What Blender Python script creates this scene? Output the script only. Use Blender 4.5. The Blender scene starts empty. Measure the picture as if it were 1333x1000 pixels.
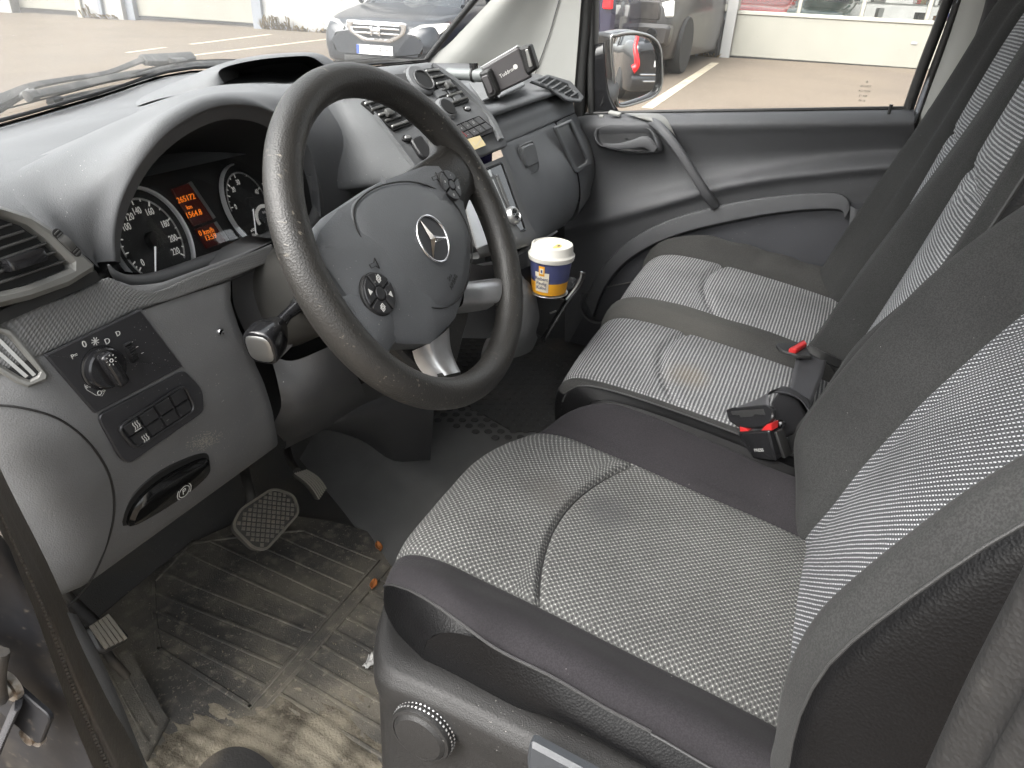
import bpy, bmesh, math, random
from math import sin, cos, pi, radians, sqrt, floor, exp
from mathutils import Vector as V, Matrix
random.seed(7)
sc = bpy.context.scene
COL = sc.collection

# ---------------------------------------------------------------- camera
CAM = V((-0.677157, -0.420370, 0.979634)); FPX = 906.77
RX = V((0.41657827, -0.90794715, 0.0457658)); RD = V((-0.42795845, -0.24027041, -0.8712759)); RF = V((0.80206864, 0.34336875, -0.48865509))
cd = bpy.data.cameras.new('camera'); cam = bpy.data.objects.new('camera', cd); COL.objects.link(cam)
cd.sensor_width = 36; cd.lens = 36 * FPX / 1333; cd.clip_start = 0.02; cd.clip_end = 2000
cam.matrix_world = Matrix(((RX.x, -RD.x, -RF.x, CAM.x), (RX.y, -RD.y, -RF.y, CAM.y), (RX.z, -RD.z, -RF.z, CAM.z), (0, 0, 0, 1)))
sc.camera = cam
# ---------------------------------------------------------------- sky, sun, exposure (overcast day)
SUN_EL, SUN_AZ = radians(48), radians(300)     # azimuth measured clockwise from +Y
w = bpy.data.worlds.new('World'); sc.world = w; w.use_nodes = True
nt = w.node_tree; nt.nodes.clear()
sky = nt.nodes.new('ShaderNodeTexSky'); sky.sky_type = 'NISHITA'; sky.sun_disc = False
sky.sun_elevation = SUN_EL; sky.sun_rotation = SUN_AZ; sky.dust_density = 5; sky.air_density = 1.5
hs = nt.nodes.new('ShaderNodeHueSaturation'); hs.inputs['Saturation'].default_value = 0.18
bg = nt.nodes.new('ShaderNodeBackground'); bg.inputs['Strength'].default_value = 0.15
wo = nt.nodes.new('ShaderNodeOutputWorld')
nt.links.new(sky.outputs[0], hs.inputs['Color']); nt.links.new(hs.outputs[0], bg.inputs[0]); nt.links.new(bg.outputs[0], wo.inputs[0])
sl = bpy.data.lights.new('sun', 'SUN'); sl.energy = 1.0; sl.angle = radians(60); sl.color = (1, .965, .91)
sun = bpy.data.objects.new('sun', sl); COL.objects.link(sun)
sdir = V((sin(SUN_AZ) * cos(SUN_EL), cos(SUN_AZ) * cos(SUN_EL), sin(SUN_EL)))
sun.rotation_euler = sdir.to_track_quat('Z', 'Y').to_euler(); sun.location = (0, 0, 30)
vs = sc.view_settings; vs.view_transform = 'Standard'; vs.look = 'None'; vs.gamma = 1; vs.use_curve_mapping = False
vs.exposure = 2.2
sc.cycles.use_denoising = True; sc.cycles.max_bounces = 7; sc.cycles.diffuse_bounces = 4; sc.cycles.glossy_bounces = 3; sc.cycles.use_adaptive_sampling = True; sc.cycles.adaptive_threshold = .04; sc.cycles.transparent_max_bounces = 12
sc.cycles.caustics_reflective = False; sc.cycles.caustics_refractive = False; sc.cycles.sample_clamp_indirect = 6

# ---------------------------------------------------------------- points from the survey of the photograph
def ray(px, py):
    return RX * ((px - 666.5) / FPX) + RD * ((py - 500) / FPX) + RF
def ux(px, py, v): d = ray(px, py); return CAM + d * ((v - CAM.x) / d.x)
def uy(px, py, v): d = ray(px, py); return CAM + d * ((v - CAM.y) / d.y)
def uz(px, py, v): d = ray(px, py); return CAM + d * ((v - CAM.z) / d.z)
def up(px, py, p, n): d = ray(px, py); return CAM + d * ((V(p) - CAM).dot(n) / d.dot(n))
def hit(px, py, F, t0=.25, t1=3.5, n=400):
    """first crossing of the implicit surface F(P)=0 along the line of sight"""
    d = ray(px, py); a = t0; fa = F(CAM + d * a)
    for i in range(1, n + 1):
        b = t0 + (t1 - t0) * i / n; fb = F(CAM + d * b)
        if fa * fb <= 0:
            for _ in range(40):
                m = (a + b) / 2; fm = F(CAM + d * m)
                if fa * fm <= 0: b = m
                else: a, fa = m, fm
            return CAM + d * ((a + b) / 2)
        a, fa = b, fb
    return CAM + d * t1
def lerp_table(t, x):
    if x <= t[0][0]: return t[0][1]
    for (a, b), (c, d) in zip(t, t[1:]):
        if x <= c:
            k = (x - a) / (c - a); k = k * k * (3 - 2 * k) if False else k
            return b + (d - b) * k
    return t[-1][1]
def sm(a, b, x):
    t = max(0., min(1., (x - a) / (b - a))); return t * t * (3 - 2 * t)

# ---------------------------------------------------------------- materials
MATS = {}
def mat(name, col=(.1, .1, .1), rough=.5, metal=0, spec=.5, grain=None, var=None, dust=0, dustcol=(.34, .33, .31), emit=None, coat=0, dirt=None, sheen=0, scratch=None):
    if name in MATS: return MATS[name]
    m = bpy.data.materials.new(name); m.use_nodes = True; MATS[name] = m
    N = m.node_tree.nodes; L = m.node_tree.links; b = N['Principled BSDF']
    b.inputs['Base Color'].default_value = (*col, 1); b.inputs['Roughness'].default_value = rough
    b.inputs['Metallic'].default_value = metal; b.inputs['Specular IOR Level'].default_value = spec
    b.inputs['Coat Weight'].default_value = coat; b.inputs['Sheen Weight'].default_value = sheen
    tc = N.new('ShaderNodeTexCoord'); out = None
    def noise(scale, detail=2, vec=None, kind='ShaderNodeTexNoise'):
        n = N.new(kind); n.inputs['Scale'].default_value = scale
        if kind == 'ShaderNodeTexNoise': n.inputs['Detail'].default_value = detail
        L.new(vec or tc.outputs['Object'], n.inputs['Vector']); return n
    def ramp(src, a, b_, lo=0, hi=1):
        r = N.new('ShaderNodeMapRange'); r.interpolation_type = 'SMOOTHSTEP'; L.new(src, r.inputs[0])
        for i, v in zip((1, 2, 3, 4), (a, b_, lo, hi)): r.inputs[i].default_value = v
        return r.outputs[0]
    def mix(fac, A, B, mode='MIX'):
        x = N.new('ShaderNodeMix'); x.data_type = 'RGBA'; x.blend_type = mode
        if isinstance(fac, float) or isinstance(fac, int): x.inputs[0].default_value = fac
        else: L.new(fac, x.inputs[0])
        for s, v in ((6, A), (7, B)):
            if isinstance(v, tuple): x.inputs[s].default_value = (*v, 1)
            else: L.new(v, x.inputs[s])
        return x.outputs[2]
    c = col
    if var:   # (scale, amount)
        n = noise(var[0], 4); f = ramp(n.outputs[0], .3, .7, 1 - var[1], 1 + var[1])
        cm = N.new('ShaderNodeCombineColor')
        for i in range(3): L.new(f, cm.inputs[i])
        c = mix(1., c, cm.outputs[0], 'MULTIPLY')
        rr = ramp(n.outputs[0], .3, .7, rough * (1 - var[1] * .5), min(1, rough * (1 + var[1] * .5))); L.new(rr, b.inputs['Roughness'])
    if dirt:  # list of (scale, lo, hi, colour, strength)
        for k, (s, lo, hi, dc, st) in enumerate(dirt):
            n = noise(s, 5); c = mix(ramp(n.outputs[0], lo, hi, 0, st), c, dc)
    if dust:
        n = noise(420, 1); n2 = noise(9, 2)
        a = ramp(n.outputs[0], .775 - dust * .03, .80 - dust * .03); a2 = ramp(n2.outputs[0], .35, .75)
        mm = N.new('ShaderNodeMath'); mm.operation = 'MULTIPLY'; L.new(a, mm.inputs[0]); L.new(a2, mm.inputs[1])
        c = mix(mm.outputs[0], c, dustcol)
    if scratch:
        mp = N.new('ShaderNodeMapping'); L.new(tc.outputs['Object'], mp.inputs[0]); mp.inputs['Scale'].default_value = (1, .12, 1); mp.inputs['Rotation'].default_value = (.6, .5, .8)
        n = noise(260, 2, mp.outputs[0]); n2 = noise(22, 2)
        mm = N.new('ShaderNodeMath'); mm.operation = 'MULTIPLY'; L.new(ramp(n.outputs[0], .64, .70), mm.inputs[0]); L.new(ramp(n2.outputs[0], .42, .62), mm.inputs[1])
        c = mix(mm.outputs[0], c, scratch)
    if not isinstance(c, tuple): L.new(c, b.inputs['Base Color'])
    if grain:  # (scale, strength, kind)
        kind = grain[2] if len(grain) > 2 else 'vor'
        bm = N.new('ShaderNodeBump'); bm.inputs['Strength'].default_value = grain[1]; bm.inputs['Distance'].default_value = .4 / grain[0]
        if kind == 'vor':
            n = noise(grain[0], kind='ShaderNodeTexVoronoi'); L.new(n.outputs['Distance'], bm.inputs['Height'])
        else:
            n = noise(grain[0], 3); L.new(n.outputs[0], bm.inputs['Height'])
        L.new(bm.outputs[0], b.inputs['Normal'])
    if emit:
        b.inputs['Emission Color'].default_value = (*emit[0], 1); b.inputs['Emission Strength'].default_value = emit[1]
    return m
def fabric(name, ground, dark, light, kind, pu, pv, bump=.25, stain=0):
    """woven cloth driven by the UV map, which is laid out in metres"""
    m = bpy.data.materials.new(name); m.use_nodes = True; MATS[name] = m
    N = m.node_tree.nodes; L = m.node_tree.links; b = N['Principled BSDF']
    b.inputs['Roughness'].default_value = .9; b.inputs['Specular IOR Level'].default_value = .25; b.inputs['Sheen Weight'].default_value = .02
    tc = N.new('ShaderNodeTexCoord'); sp = N.new('ShaderNodeSeparateXYZ')
    nz = N.new('ShaderNodeTexNoise'); nz.inputs['Scale'].default_value = 60; L.new(tc.outputs['UV'], nz.inputs['Vector'])
    wv = N.new('ShaderNodeVectorMath'); wv.operation = 'MULTIPLY_ADD'; wv.inputs[1].default_value = (.0014, .0014, 0); L.new(nz.outputs['Color'], wv.inputs[0]); L.new(tc.outputs['UV'], wv.inputs[2])
    L.new(wv.outputs[0], sp.inputs[0])
    def M(op, a, bb=None, cc=None):
        n = N.new('ShaderNodeMath'); n.operation = op
        for i, v in enumerate((a, bb, cc)):
            if v is None: continue
            if isinstance(v, (int, float)): n.inputs[i].default_value = v
            else: L.new(v, n.inputs[i])
        return n.outputs[0]
    def R(src, a, c, lo=0, hi=1):
        r = N.new('ShaderNodeMapRange'); r.interpolation_type = 'SMOOTHSTEP'; L.new(src, r.inputs[0])
        for i, v in zip((1, 2, 3, 4), (a, c, lo, hi)): r.inputs[i].default_value = v
        return r.outputs[0]
    def mix(f, A, B):
        x = N.new('ShaderNodeMix'); x.data_type = 'RGBA'; L.new(f, x.inputs[0])
        for s, v in ((6, A), (7, B)):
            if isinstance(v, tuple): x.inputs[s].default_value = (*v, 1)
            else: L.new(v, x.inputs[s])
        return x.outputs[2]
    U = M('DIVIDE', sp.outputs[0], pu); W = M('DIVIDE', sp.outputs[1], pv)
    row = M('FLOOR', W); par = M('MULTIPLY', M('MODULO', M('ABSOLUTE', row), 2), .5)
    fu = M('SUBTRACT', M('FRACT', M('ADD', U, par)), .5); fv = M('SUBTRACT', M('FRACT', W), .5)
    au, av = M('ABSOLUTE', fu), M('ABSOLUTE', fv)
    if kind == 'lattice':
        rect = M('MULTIPLY', R(au, .22, .30, 1, 0), R(av, .30, .42, 1, 0))
        du = M('SUBTRACT', .5, au); dot = M('MULTIPLY', R(du, .05, .12, 1, 0), R(av, .14, .28, 1, 0))
        c = mix(rect, ground, dark); c = mix(dot, c, light); h = M('SUBTRACT', dot, rect)
    elif kind == 'dots':
        sk = M('ABSOLUTE', M('ADD', fu, M('MULTIPLY', fv, .6))); dot = M('MULTIPLY', R(sk, .09, .19, 1, 0), R(av, .20, .36, 1, 0))
        rect = M('MULTIPLY', R(M('SUBTRACT', .5, au), .1, .2, 1, 0), R(av, .25, .4, 1, 0))
        c = mix(rect, ground, dark); c = mix(dot, c, light); h = dot
    elif kind == 'stripe':
        st = R(av, .15, .30, 1, 0); tw = R(M('SUBTRACT', .5, M('ABSOLUTE', M('SUBTRACT', M('FRACT', U), .5))), .1, .32, .45, 1)
        s2 = M('MULTIPLY', st, tw); c = mix(s2, dark, light); h = s2
        g2 = M('MULTIPLY', R(M('SUBTRACT', .5, av), .02, .12, 1, 0), .6); c = mix(g2, c, ground)
    else:
        tw = N.new('ShaderNodeTexWave'); tw.inputs['Scale'].default_value = 1 / pu; tw.inputs['Distortion'].default_value = .3; tw.bands_direction = 'DIAGONAL'
        L.new(tc.outputs['UV'], tw.inputs['Vector']); c = mix(tw.outputs[0], dark, ground); h = tw.outputs[0]
    n1 = N.new('ShaderNodeTexNoise'); n1.inputs['Scale'].default_value = 7; n1.inputs['Detail'].default_value = 4; L.new(tc.outputs['Object'], n1.inputs['Vector'])
    v = R(n1.outputs[0], .3, .7, .84, 1.12); cc = N.new('ShaderNodeCombineColor')
    for i in range(3): L.new(v, cc.inputs[i])
    x = N.new('ShaderNodeMix'); x.data_type = 'RGBA'; x.blend_type = 'MULTIPLY'; x.inputs[0].default_value = 1; L.new(c, x.inputs[6]); L.new(cc.outputs[0], x.inputs[7]); c = x.outputs[2]
    n4 = N.new('ShaderNodeTexNoise'); n4.inputs['Scale'].default_value = 620; n4.inputs['Detail'].default_value = 1; L.new(tc.outputs['Object'], n4.inputs['Vector'])
    v4 = R(n4.outputs[0], .3, .7, .74, 1.26); c4 = N.new('ShaderNodeCombineColor')
    for i in range(3): L.new(v4, c4.inputs[i])
    x = N.new('ShaderNodeMix'); x.data_type = 'RGBA'; x.blend_type = 'MULTIPLY'; x.inputs[0].default_value = 1; L.new(c, x.inputs[6]); L.new(c4.outputs[0], x.inputs[7]); c = x.outputs[2]
    n3 = N.new('ShaderNodeTexNoise'); n3.inputs['Scale'].default_value = 340; L.new(tc.outputs['Object'], n3.inputs['Vector'])
    c = mix(R(n3.outputs[0], .785, .81), c, (.22, .21, .2))
    if stain:
        for (sx, sy, sz, r, col, st) in stain:
            dn = N.new('ShaderNodeVectorMath'); dn.operation = 'DISTANCE'; L.new(tc.outputs['Object'], dn.inputs[0]); dn.inputs[1].default_value = (sx, sy, sz)
            d2 = M('ADD', dn.outputs['Value'], M('MULTIPLY', M('SUBTRACT', n1.outputs[0], .5), r * .9)); c = mix(R(d2, r * .2, r, st, 0), c, col)
    L.new(c, b.inputs['Base Color'])
    bm = N.new('ShaderNodeBump'); bm.inputs['Strength'].default_value = bump; bm.inputs['Distance'].default_value = .0012; L.new(h, bm.inputs['Height']); L.new(bm.outputs[0], b.inputs['Normal'])
    return m
def glass(name, tint=(.97, .98, .98), haze=.04, hazecol=(.8, .8, .78)):
    m = bpy.data.materials.new(name); m.use_nodes = True; MATS[name] = m
    N = m.node_tree.nodes; L = m.node_tree.links; N.clear(); o = N.new('ShaderNodeOutputMaterial')
    t = N.new('ShaderNodeBsdfTransparent'); t.inputs[0].default_value = (*tint, 1); g = N.new('ShaderNodeBsdfGlossy'); g.inputs['Roughness'].default_value = .01
    fr = N.new('ShaderNodeFresnel'); fr.inputs[0].default_value = 1.45; geo = N.new('ShaderNodeNewGeometry')
    fm = N.new('ShaderNodeMath'); fm.operation = 'MULTIPLY'; fm.inputs[1].default_value = .3; L.new(fr.outputs[0], fm.inputs[0])
    a = N.new('ShaderNodeMixShader'); L.new(fm.outputs[0], a.inputs[0]); L.new(t.outputs[0], a.inputs[1]); L.new(g.outputs[0], a.inputs[2])
    d = N.new('ShaderNodeBsdfTranslucent'); d.inputs[0].default_value = (*hazecol, 1); d2 = N.new('ShaderNodeBsdfDiffuse'); d2.inputs[0].default_value = (*hazecol, 1)
    dd = N.new('ShaderNodeMixShader'); dd.inputs[0].default_value = .5; L.new(d.outputs[0], dd.inputs[1]); L.new(d2.outputs[0], dd.inputs[2])
    tc = N.new('ShaderNodeTexCoord'); nz = N.new('ShaderNodeTexNoise'); nz.inputs['Scale'].default_value = 5; nz.inputs['Detail'].default_value = 6; L.new(tc.outputs['Object'], nz.inputs['Vector'])
    r = N.new('ShaderNodeMapRange'); L.new(nz.outputs[0], r.inputs[0]); r.inputs[1].default_value = .3; r.inputs[2].default_value = .75; r.inputs[3].default_value = haze * .5; r.inputs[4].default_value = haze * 1.6
    n2 = N.new('ShaderNodeTexNoise'); n2.inputs['Scale'].default_value = 150; L.new(tc.outputs['Object'], n2.inputs['Vector'])
    r2 = N.new('ShaderNodeMapRange'); L.new(n2.outputs[0], r2.inputs[0]); r2.inputs[1].default_value = .74; r2.inputs[2].default_value = .78; r2.inputs[4].default_value = haze * 5
    ad = N.new('ShaderNodeMath'); ad.operation = 'ADD'; L.new(r.outputs[0], ad.inputs[0]); L.new(r2.outputs[0], ad.inputs[1])
    x = N.new('ShaderNodeMixShader'); L.new(ad.outputs[0], x.inputs[0]); L.new(a.outputs[0], x.inputs[1]); L.new(dd.outputs[0], x.inputs[2])
    L.new(x.outputs[0], o.inputs[0]); return m

# ---------------------------------------------------------------- mesh helpers
def thing(name, label, cat, loc=(0, 0, 0), group=None):
    o = bpy.data.objects.new(name, None); COL.objects.link(o); o.location = loc; o.empty_display_size = .05
    o['label'] = label; o['category'] = cat; o['kind'] = 'thing'
    if group: o['group'] = group
    return o
def tag(o, label, cat, group=None, kind=None):
    o['label'] = label; o['category'] = cat
    if group: o['group'] = group
    if kind: o['kind'] = kind
    return o
def attach(o, parent):
    """children keep world-space coordinates"""
    if parent is None: return o
    o.parent = parent
    off = V((0, 0, 0)); p = parent
    while p: off = off + p.location; p = p.parent
    o.matrix_parent_inverse = Matrix.Translation(-off) if parent.parent is None else Matrix()
    return o
def mesh_obj(name, verts, faces, m, parent=None, smooth=True, uvs=None, sharp=None):
    me = bpy.data.meshes.new(name); me.from_pydata([tuple(v) for v in verts], [], faces)
    if uvs:
        ul = me.uv_layers.new(name='UVMap')
        for lp in me.loops: ul.data[lp.index].uv = uvs[lp.vertex_index]
    bm = bmesh.new(); bm.from_mesh(me); bmesh.ops.recalc_face_normals(bm, faces=bm.faces); bm.to_mesh(me); bm.free()
    return finish(name, me, m, parent, smooth, sharp)
def finish(name, me, m, parent, smooth=True, sharp=None):
    if smooth:
        me.shade_smooth()
        if sharp:
            try: me.set_sharp_from_angle(angle=radians(sharp))
            except Exception: pass
    me.materials.append(MATS[m] if isinstance(m, str) else m)
    o = bpy.data.objects.new(name, me); COL.objects.link(o); attach(o, parent); return o
def bm_obj(name, bm, m, parent=None, smooth=True, sharp=40):
    me = bpy.data.meshes.new(name); bmesh.ops.recalc_face_normals(bm, faces=bm.faces); bm.to_mesh(me); bm.free()
    return finish(name, me, m, parent, smooth, sharp)
def cr(P, sub, closed=False):
    """Catmull-Rom resampling of a polyline"""
    P = [V(p) for p in P]; n = len(P); out = []
    if sub <= 1 or n < 3 and not closed:
        if n == 2 and sub > 1: return [P[0].lerp(P[1], i / sub) for i in range(sub)] + [P[1]]
        return P
    rng = range(n if closed else n - 1)
    for i in rng:
        if closed: a, b, c, d = P[i - 1], P[i], P[(i + 1) % n], P[(i + 2) % n]
        else:
            b, c = P[i], P[i + 1]; a = P[i - 1] if i else b * 2 - c; d = P[i + 2] if i + 2 < n else c * 2 - b
        for k in range(sub):
            t = k / sub; t2 = t * t; t3 = t2 * t
            out.append(.5 * ((2 * b) + (c - a) * t + (2 * a - 5 * b + 4 * c - d) * t2 + (3 * b - a - 3 * c + d) * t3))
    if not closed: out.append(P[-1])
    return out
def surf(name, rows, m, parent=None, su=4, sv=4, cu=False, cv=False, thick=0, off=0, sharp=None, offset_dir=None):
    """smooth sheet through a grid of points; UV in metres; thick makes it a real slab"""
    R1 = [cr(r, su, cu) for r in rows]; nc = len(R1[0])
    cols = [cr([r[j] for r in R1], sv, cv) for j in range(nc)]; nr = len(cols[0])
    vs_, fs = [], []
    G = [[cols[j][i] for j in range(nc)] for i in range(nr)]
    midr, midc = G[nr // 2], [G[i][nc // 2] for i in range(nr)]
    U = [0.]; W = [0.]
    for j in range(1, nc): U.append(U[-1] + (midr[j] - midr[j - 1]).length)
    for i in range(1, nr): W.append(W[-1] + (midc[i] - midc[i - 1]).length)
    uv = []
    for i in range(nr):
        for j in range(nc): vs_.append(G[i][j]); uv.append((U[j], W[i]))
    for i in range(nr - (0 if cv else 1)):
        for j in range(nc - (0 if cu else 1)):
            a = i * nc + j; b = i * nc + (j + 1) % nc; c = ((i + 1) % nr) * nc + (j + 1) % nc; d = ((i + 1) % nr) * nc + j
            fs.append((a, b, c, d))
    o = mesh_obj(name, vs_, fs, m, parent, True, uv, sharp)
    if thick:
        md = o.modifiers.new('slab', 'SOLIDIFY'); md.thickness = abs(thick); md.offset = 1 if thick > 0 else -1
    return o
def tube(name, path, rad, m, parent=None, seg=12, sub=4, closed=False, flat=None, caps=True, upv=None):
    """round (or, with flat=(a,b), elliptic) tube along a smoothed path; rad a number or one per path point"""
    P = cr(path, sub, closed); n = len(P)
    rr = [rad] * len(path) if isinstance(rad, (int, float)) else list(rad)
    Rr = [V((x, 0, 0)) for x in rr]; Rr = [v.x for v in cr(Rr, sub, closed)]
    vs_, fs = [], []; prev = None
    for i in range(n):
        if closed: t = P[(i + 1) % n] - P[i - 1]
        else: t = P[min(i + 1, n - 1)] - P[max(i - 1, 0)]
        t.normalize()
        if upv is not None: nn = (V(upv) - t * t.dot(V(upv))).normalized()
        elif prev is None:
            nn = t.orthogonal().normalized()
        else: nn = (prev - t * t.dot(prev)).normalized()
        prev = nn; bn = t.cross(nn)
        for k in range(seg):
            a = 2 * pi * k / seg; fa, fb = flat or (1, 1)
            ca, sa = cos(a), sin(a)
            if flat: ca = math.copysign(abs(ca) ** .6, ca); sa = math.copysign(abs(sa) ** .6, sa)
            vs_.append(P[i] + nn * (ca * Rr[i] * fa) + bn * (sa * Rr[i] * fb))
    for i in range(n - (0 if closed else 1)):
        for k in range(seg):
            j = (i + 1) % n; fs.append((i * seg + k, i * seg + (k + 1) % seg, j * seg + (k + 1) % seg, j * seg + k))
    if caps and not closed:
        fs.append(tuple(range(seg - 1, -1, -1))); fs.append(tuple((n - 1) * seg + k for k in range(seg)))
    return mesh_obj(name, vs_, fs, m, parent, True, None, 50)
class Frame:
    """local axes: p + x*a + y*b + n*c"""
    def __init__(s, p, x, y=None, n=None):
        s.p = V(p); s.x = V(x).normalized()
        if n is None: s.n = s.x.cross(V(y)).normalized()
        else: s.n = (V(n) - s.x * s.x.dot(V(n))).normalized()
        s.y = s.n.cross(s.x)
    def __call__(s, a, b, c=0): return s.p + s.x * a + s.y * b + s.n * c
    def inv(s, P): d = V(P) - s.p; return (d.dot(s.x), d.dot(s.y))
    def px(s, px, py): return s.inv(up(px, py, s.p, s.n))
def rrect(w, h, r, n=4, cx=0, cy=0):
    pts = []
    for sx, sy, a0 in ((1, 1, 0), (-1, 1, pi / 2), (-1, -1, pi), (1, -1, 1.5 * pi)):
        for k in range(n + 1):
            a = a0 + pi / 2 * k / n; pts.append((cx + sx * (w / 2 - r) + r * cos(a), cy + sy * (h / 2 - r) + r * sin(a)))
    return pts
def circle(r, n=32, cx=0, cy=0): return [(cx + r * cos(2 * pi * k / n), cy + r * sin(2 * pi * k / n)) for k in range(n)]
def roundpoly(P, r, n=4):
    """round the corners of a 2-D polygon"""
    out = []; m_ = len(P)
    for i in range(m_):
        a, b, c = V((*P[i - 1], 0)), V((*P[i], 0)), V((*P[(i + 1) % m_], 0))
        l1, l2 = (a - b).length, (c - b).length; q = min(r, l1 * .45, l2 * .45)
        p0 = b + (a - b) * (q / l1); p2 = b + (c - b) * (q / l2)
        for k in range(n + 1):
            t = k / n; w_ = p0 * (1 - t) ** 2 + b * 2 * t * (1 - t) + p2 * t * t; out.append((w_.x, w_.y))
    return out
def plate(name, pts, fr, m, parent=None, h=.004, base=0, bev=.001, dome=0, smooth=True, inner=None):
    """solid plate of outline pts (2-D) in frame fr from base to base+h, edge bevelled; inner = smaller outline leaves a hole"""
    n = len(pts); cx = sum(p[0] for p in pts) / n; cy = sum(p[1] for p in pts) / n
    bev = min(bev, abs(h) * .45)
    def ins(P, d):
        o = []
        for i in range(len(P)):
            a, b, c = P[i - 1], P[i], P[(i + 1) % len(P)]
            t = V((c[0] - a[0], c[1] - a[1])); 
            if t.length < 1e-9: o.append(b); continue
            t.normalize(); nn = V((-t.y, t.x)); s_ = 1 if area > 0 else -1
            o.append((b[0] + nn.x * d * s_, b[1] + nn.y * d * s_))
        return o
    area = sum(pts[i - 1][0] * pts[i][1] - pts[i][0] * pts[i - 1][1] for i in range(n))
    loops = [(pts, base), (pts, base + h - bev), (ins(pts, bev), base + h)]
    vs_, fs = [], []
    for P, z in loops:
        for p in P: vs_.append(fr(p[0], p[1], z))
    if inner is None:
        for l in range(2):
            for i in range(n): fs.append((l * n + i, l * n + (i + 1) % n, (l + 1) * n + (i + 1) % n, (l + 1) * n + i))
        if dome:
            rings = 5; prev = 2 * n
            for r_ in range(1, rings):
                k = 1 - r_ / rings
                for p in loops[2][0]: vs_.append(fr(cx + (p[0] - cx) * k, cy + (p[1] - cy) * k, base + h + dome * (1 - k * k)))
                cur = len(vs_) - n
                for i in range(n): fs.append((prev + i, prev + (i + 1) % n, cur + (i + 1) % n, cur + i))
                prev = cur
            vs_.append(fr(cx, cy, base + h + dome)); t = len(vs_) - 1
            for i in range(n): fs.append((prev + i, prev + (i + 1) % n, t))
        else: fs.append(tuple(2 * n + i for i in range(n)))
        fs.append(tuple(range(n - 1, -1, -1)))
    else:
        k = len(inner); assert k == n
        for P, z in ((ins(inner, -bev), base + h), (inner, base + h - bev), (inner, base)):
            for p in P: vs_.append(fr(p[0], p[1], z))
        for l in range(6):
            for i in range(n): fs.append((l * n + i, l * n + (i + 1) % n, ((l + 1) % 6) * n + (i + 1) % n, ((l + 1) % 6) * n + i))
    return mesh_obj(name, vs_, fs, m, parent, smooth, None, 35)
def box(name, fr, a, b, c, m, parent=None, bev=.002, seg=2):
    """box spanning a=(x0,x1), b=(y0,y1), c=(z0,z1) of a frame, bevelled"""
    bm = bmesh.new(); vv = [bm.verts.new(fr(x, y, z)) for x in a for y in b for z in c]
    for q in ((0, 1, 3, 2), (4, 6, 7, 5), (0, 4, 5, 1), (2, 3, 7, 6), (0, 2, 6, 4), (1, 5, 7, 3)): bm.faces.new([vv[i] for i in q])
    bmesh.ops.recalc_face_normals(bm, faces=bm.faces)
    if bev: bmesh.ops.bevel(bm, geom=bm.edges[:], offset=bev, segments=seg, affect='EDGES', profile=.5)
    return bm_obj(name, bm, m, parent)
WF = Frame((0, 0, 0), (1, 0, 0), (0, 1, 0))
def lathe(name, prof, fr, m, parent=None, seg=40, sharp=35):
    """profile (radius, height) about the frame's n axis"""
    vs_, fs = [], []; n = len(prof)
    for r_, z in prof:
        for k in range(seg): a = 2 * pi * k / seg; vs_.append(fr(r_ * cos(a), r_ * sin(a), z))
    for i in range(n - 1):
        for k in range(seg): fs.append((i * seg + k, i * seg + (k + 1) % seg, (i + 1) * seg + (k + 1) % seg, (i + 1) * seg + k))
    fs.append(tuple(range(seg - 1, -1, -1))); fs.append(tuple((n - 1) * seg + k for k in range(seg)))
    return mesh_obj(name, vs_, fs, m, parent, True, None, sharp)
def text(name, s, size, fr, m, parent=None, at=(0, 0, 0), rot=0, ext=.0002, align='CENTER', sx=1):
    c = bpy.data.curves.new(name, 'FONT'); c.body = s; c.size = size; c.align_x = align; c.align_y = 'CENTER'; c.extrude = ext; c.resolution_u = 3
    o = bpy.data.objects.new(name, c); COL.objects.link(o)
    me = bpy.data.meshes.new_from_object(o); bpy.data.objects.remove(o)
    for v in me.vertices:
        x, y = v.co.x * sx, v.co.y; v.co = fr(at[0] + x * cos(rot) - y * sin(rot), at[1] + x * sin(rot) + y * cos(rot), at[2] + v.co.z)
    me.materials.clear(); me.name = name
    return finish(name, me, m, parent, False)
def strip(name, pts, wid, fr, m, parent=None, h=.0004, base=0, closed=False):
    """thin printed or moulded line along 2-D points"""
    n = len(pts); vs_, fs = [], []
    for i in range(n):
        a = pts[i - 1] if (i or closed) else pts[i]; c = pts[(i + 1) % n] if (i < n - 1 or closed) else pts[i]
        t = V((c[0] - a[0], c[1] - a[1])); t.normalize(); q = V((-t.y, t.x)) * (wid / 2)
        for s_ in (1, -1):
            for z in (base, base + h): vs_.append(fr(pts[i][0] + q.x * s_, pts[i][1] + q.y * s_, z))
    for i in range(n if closed else n - 1):
        a = i * 4; b = ((i + 1) % n) * 4
        fs += [(a, a + 1, b + 1, b), (a + 1, a + 3, b + 3, b + 1), (a + 3, a + 2, b + 2, b + 3), (a + 2, a, b, b + 2)]
    return mesh_obj(name, vs_, fs, m, parent, False)
def copy_obj(o, parent=None):
    c = o.copy(); COL.objects.link(c)
    if parent is not None: c.parent = parent
    return c
def struct(o): o['kind'] = 'structure'; return o
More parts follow.
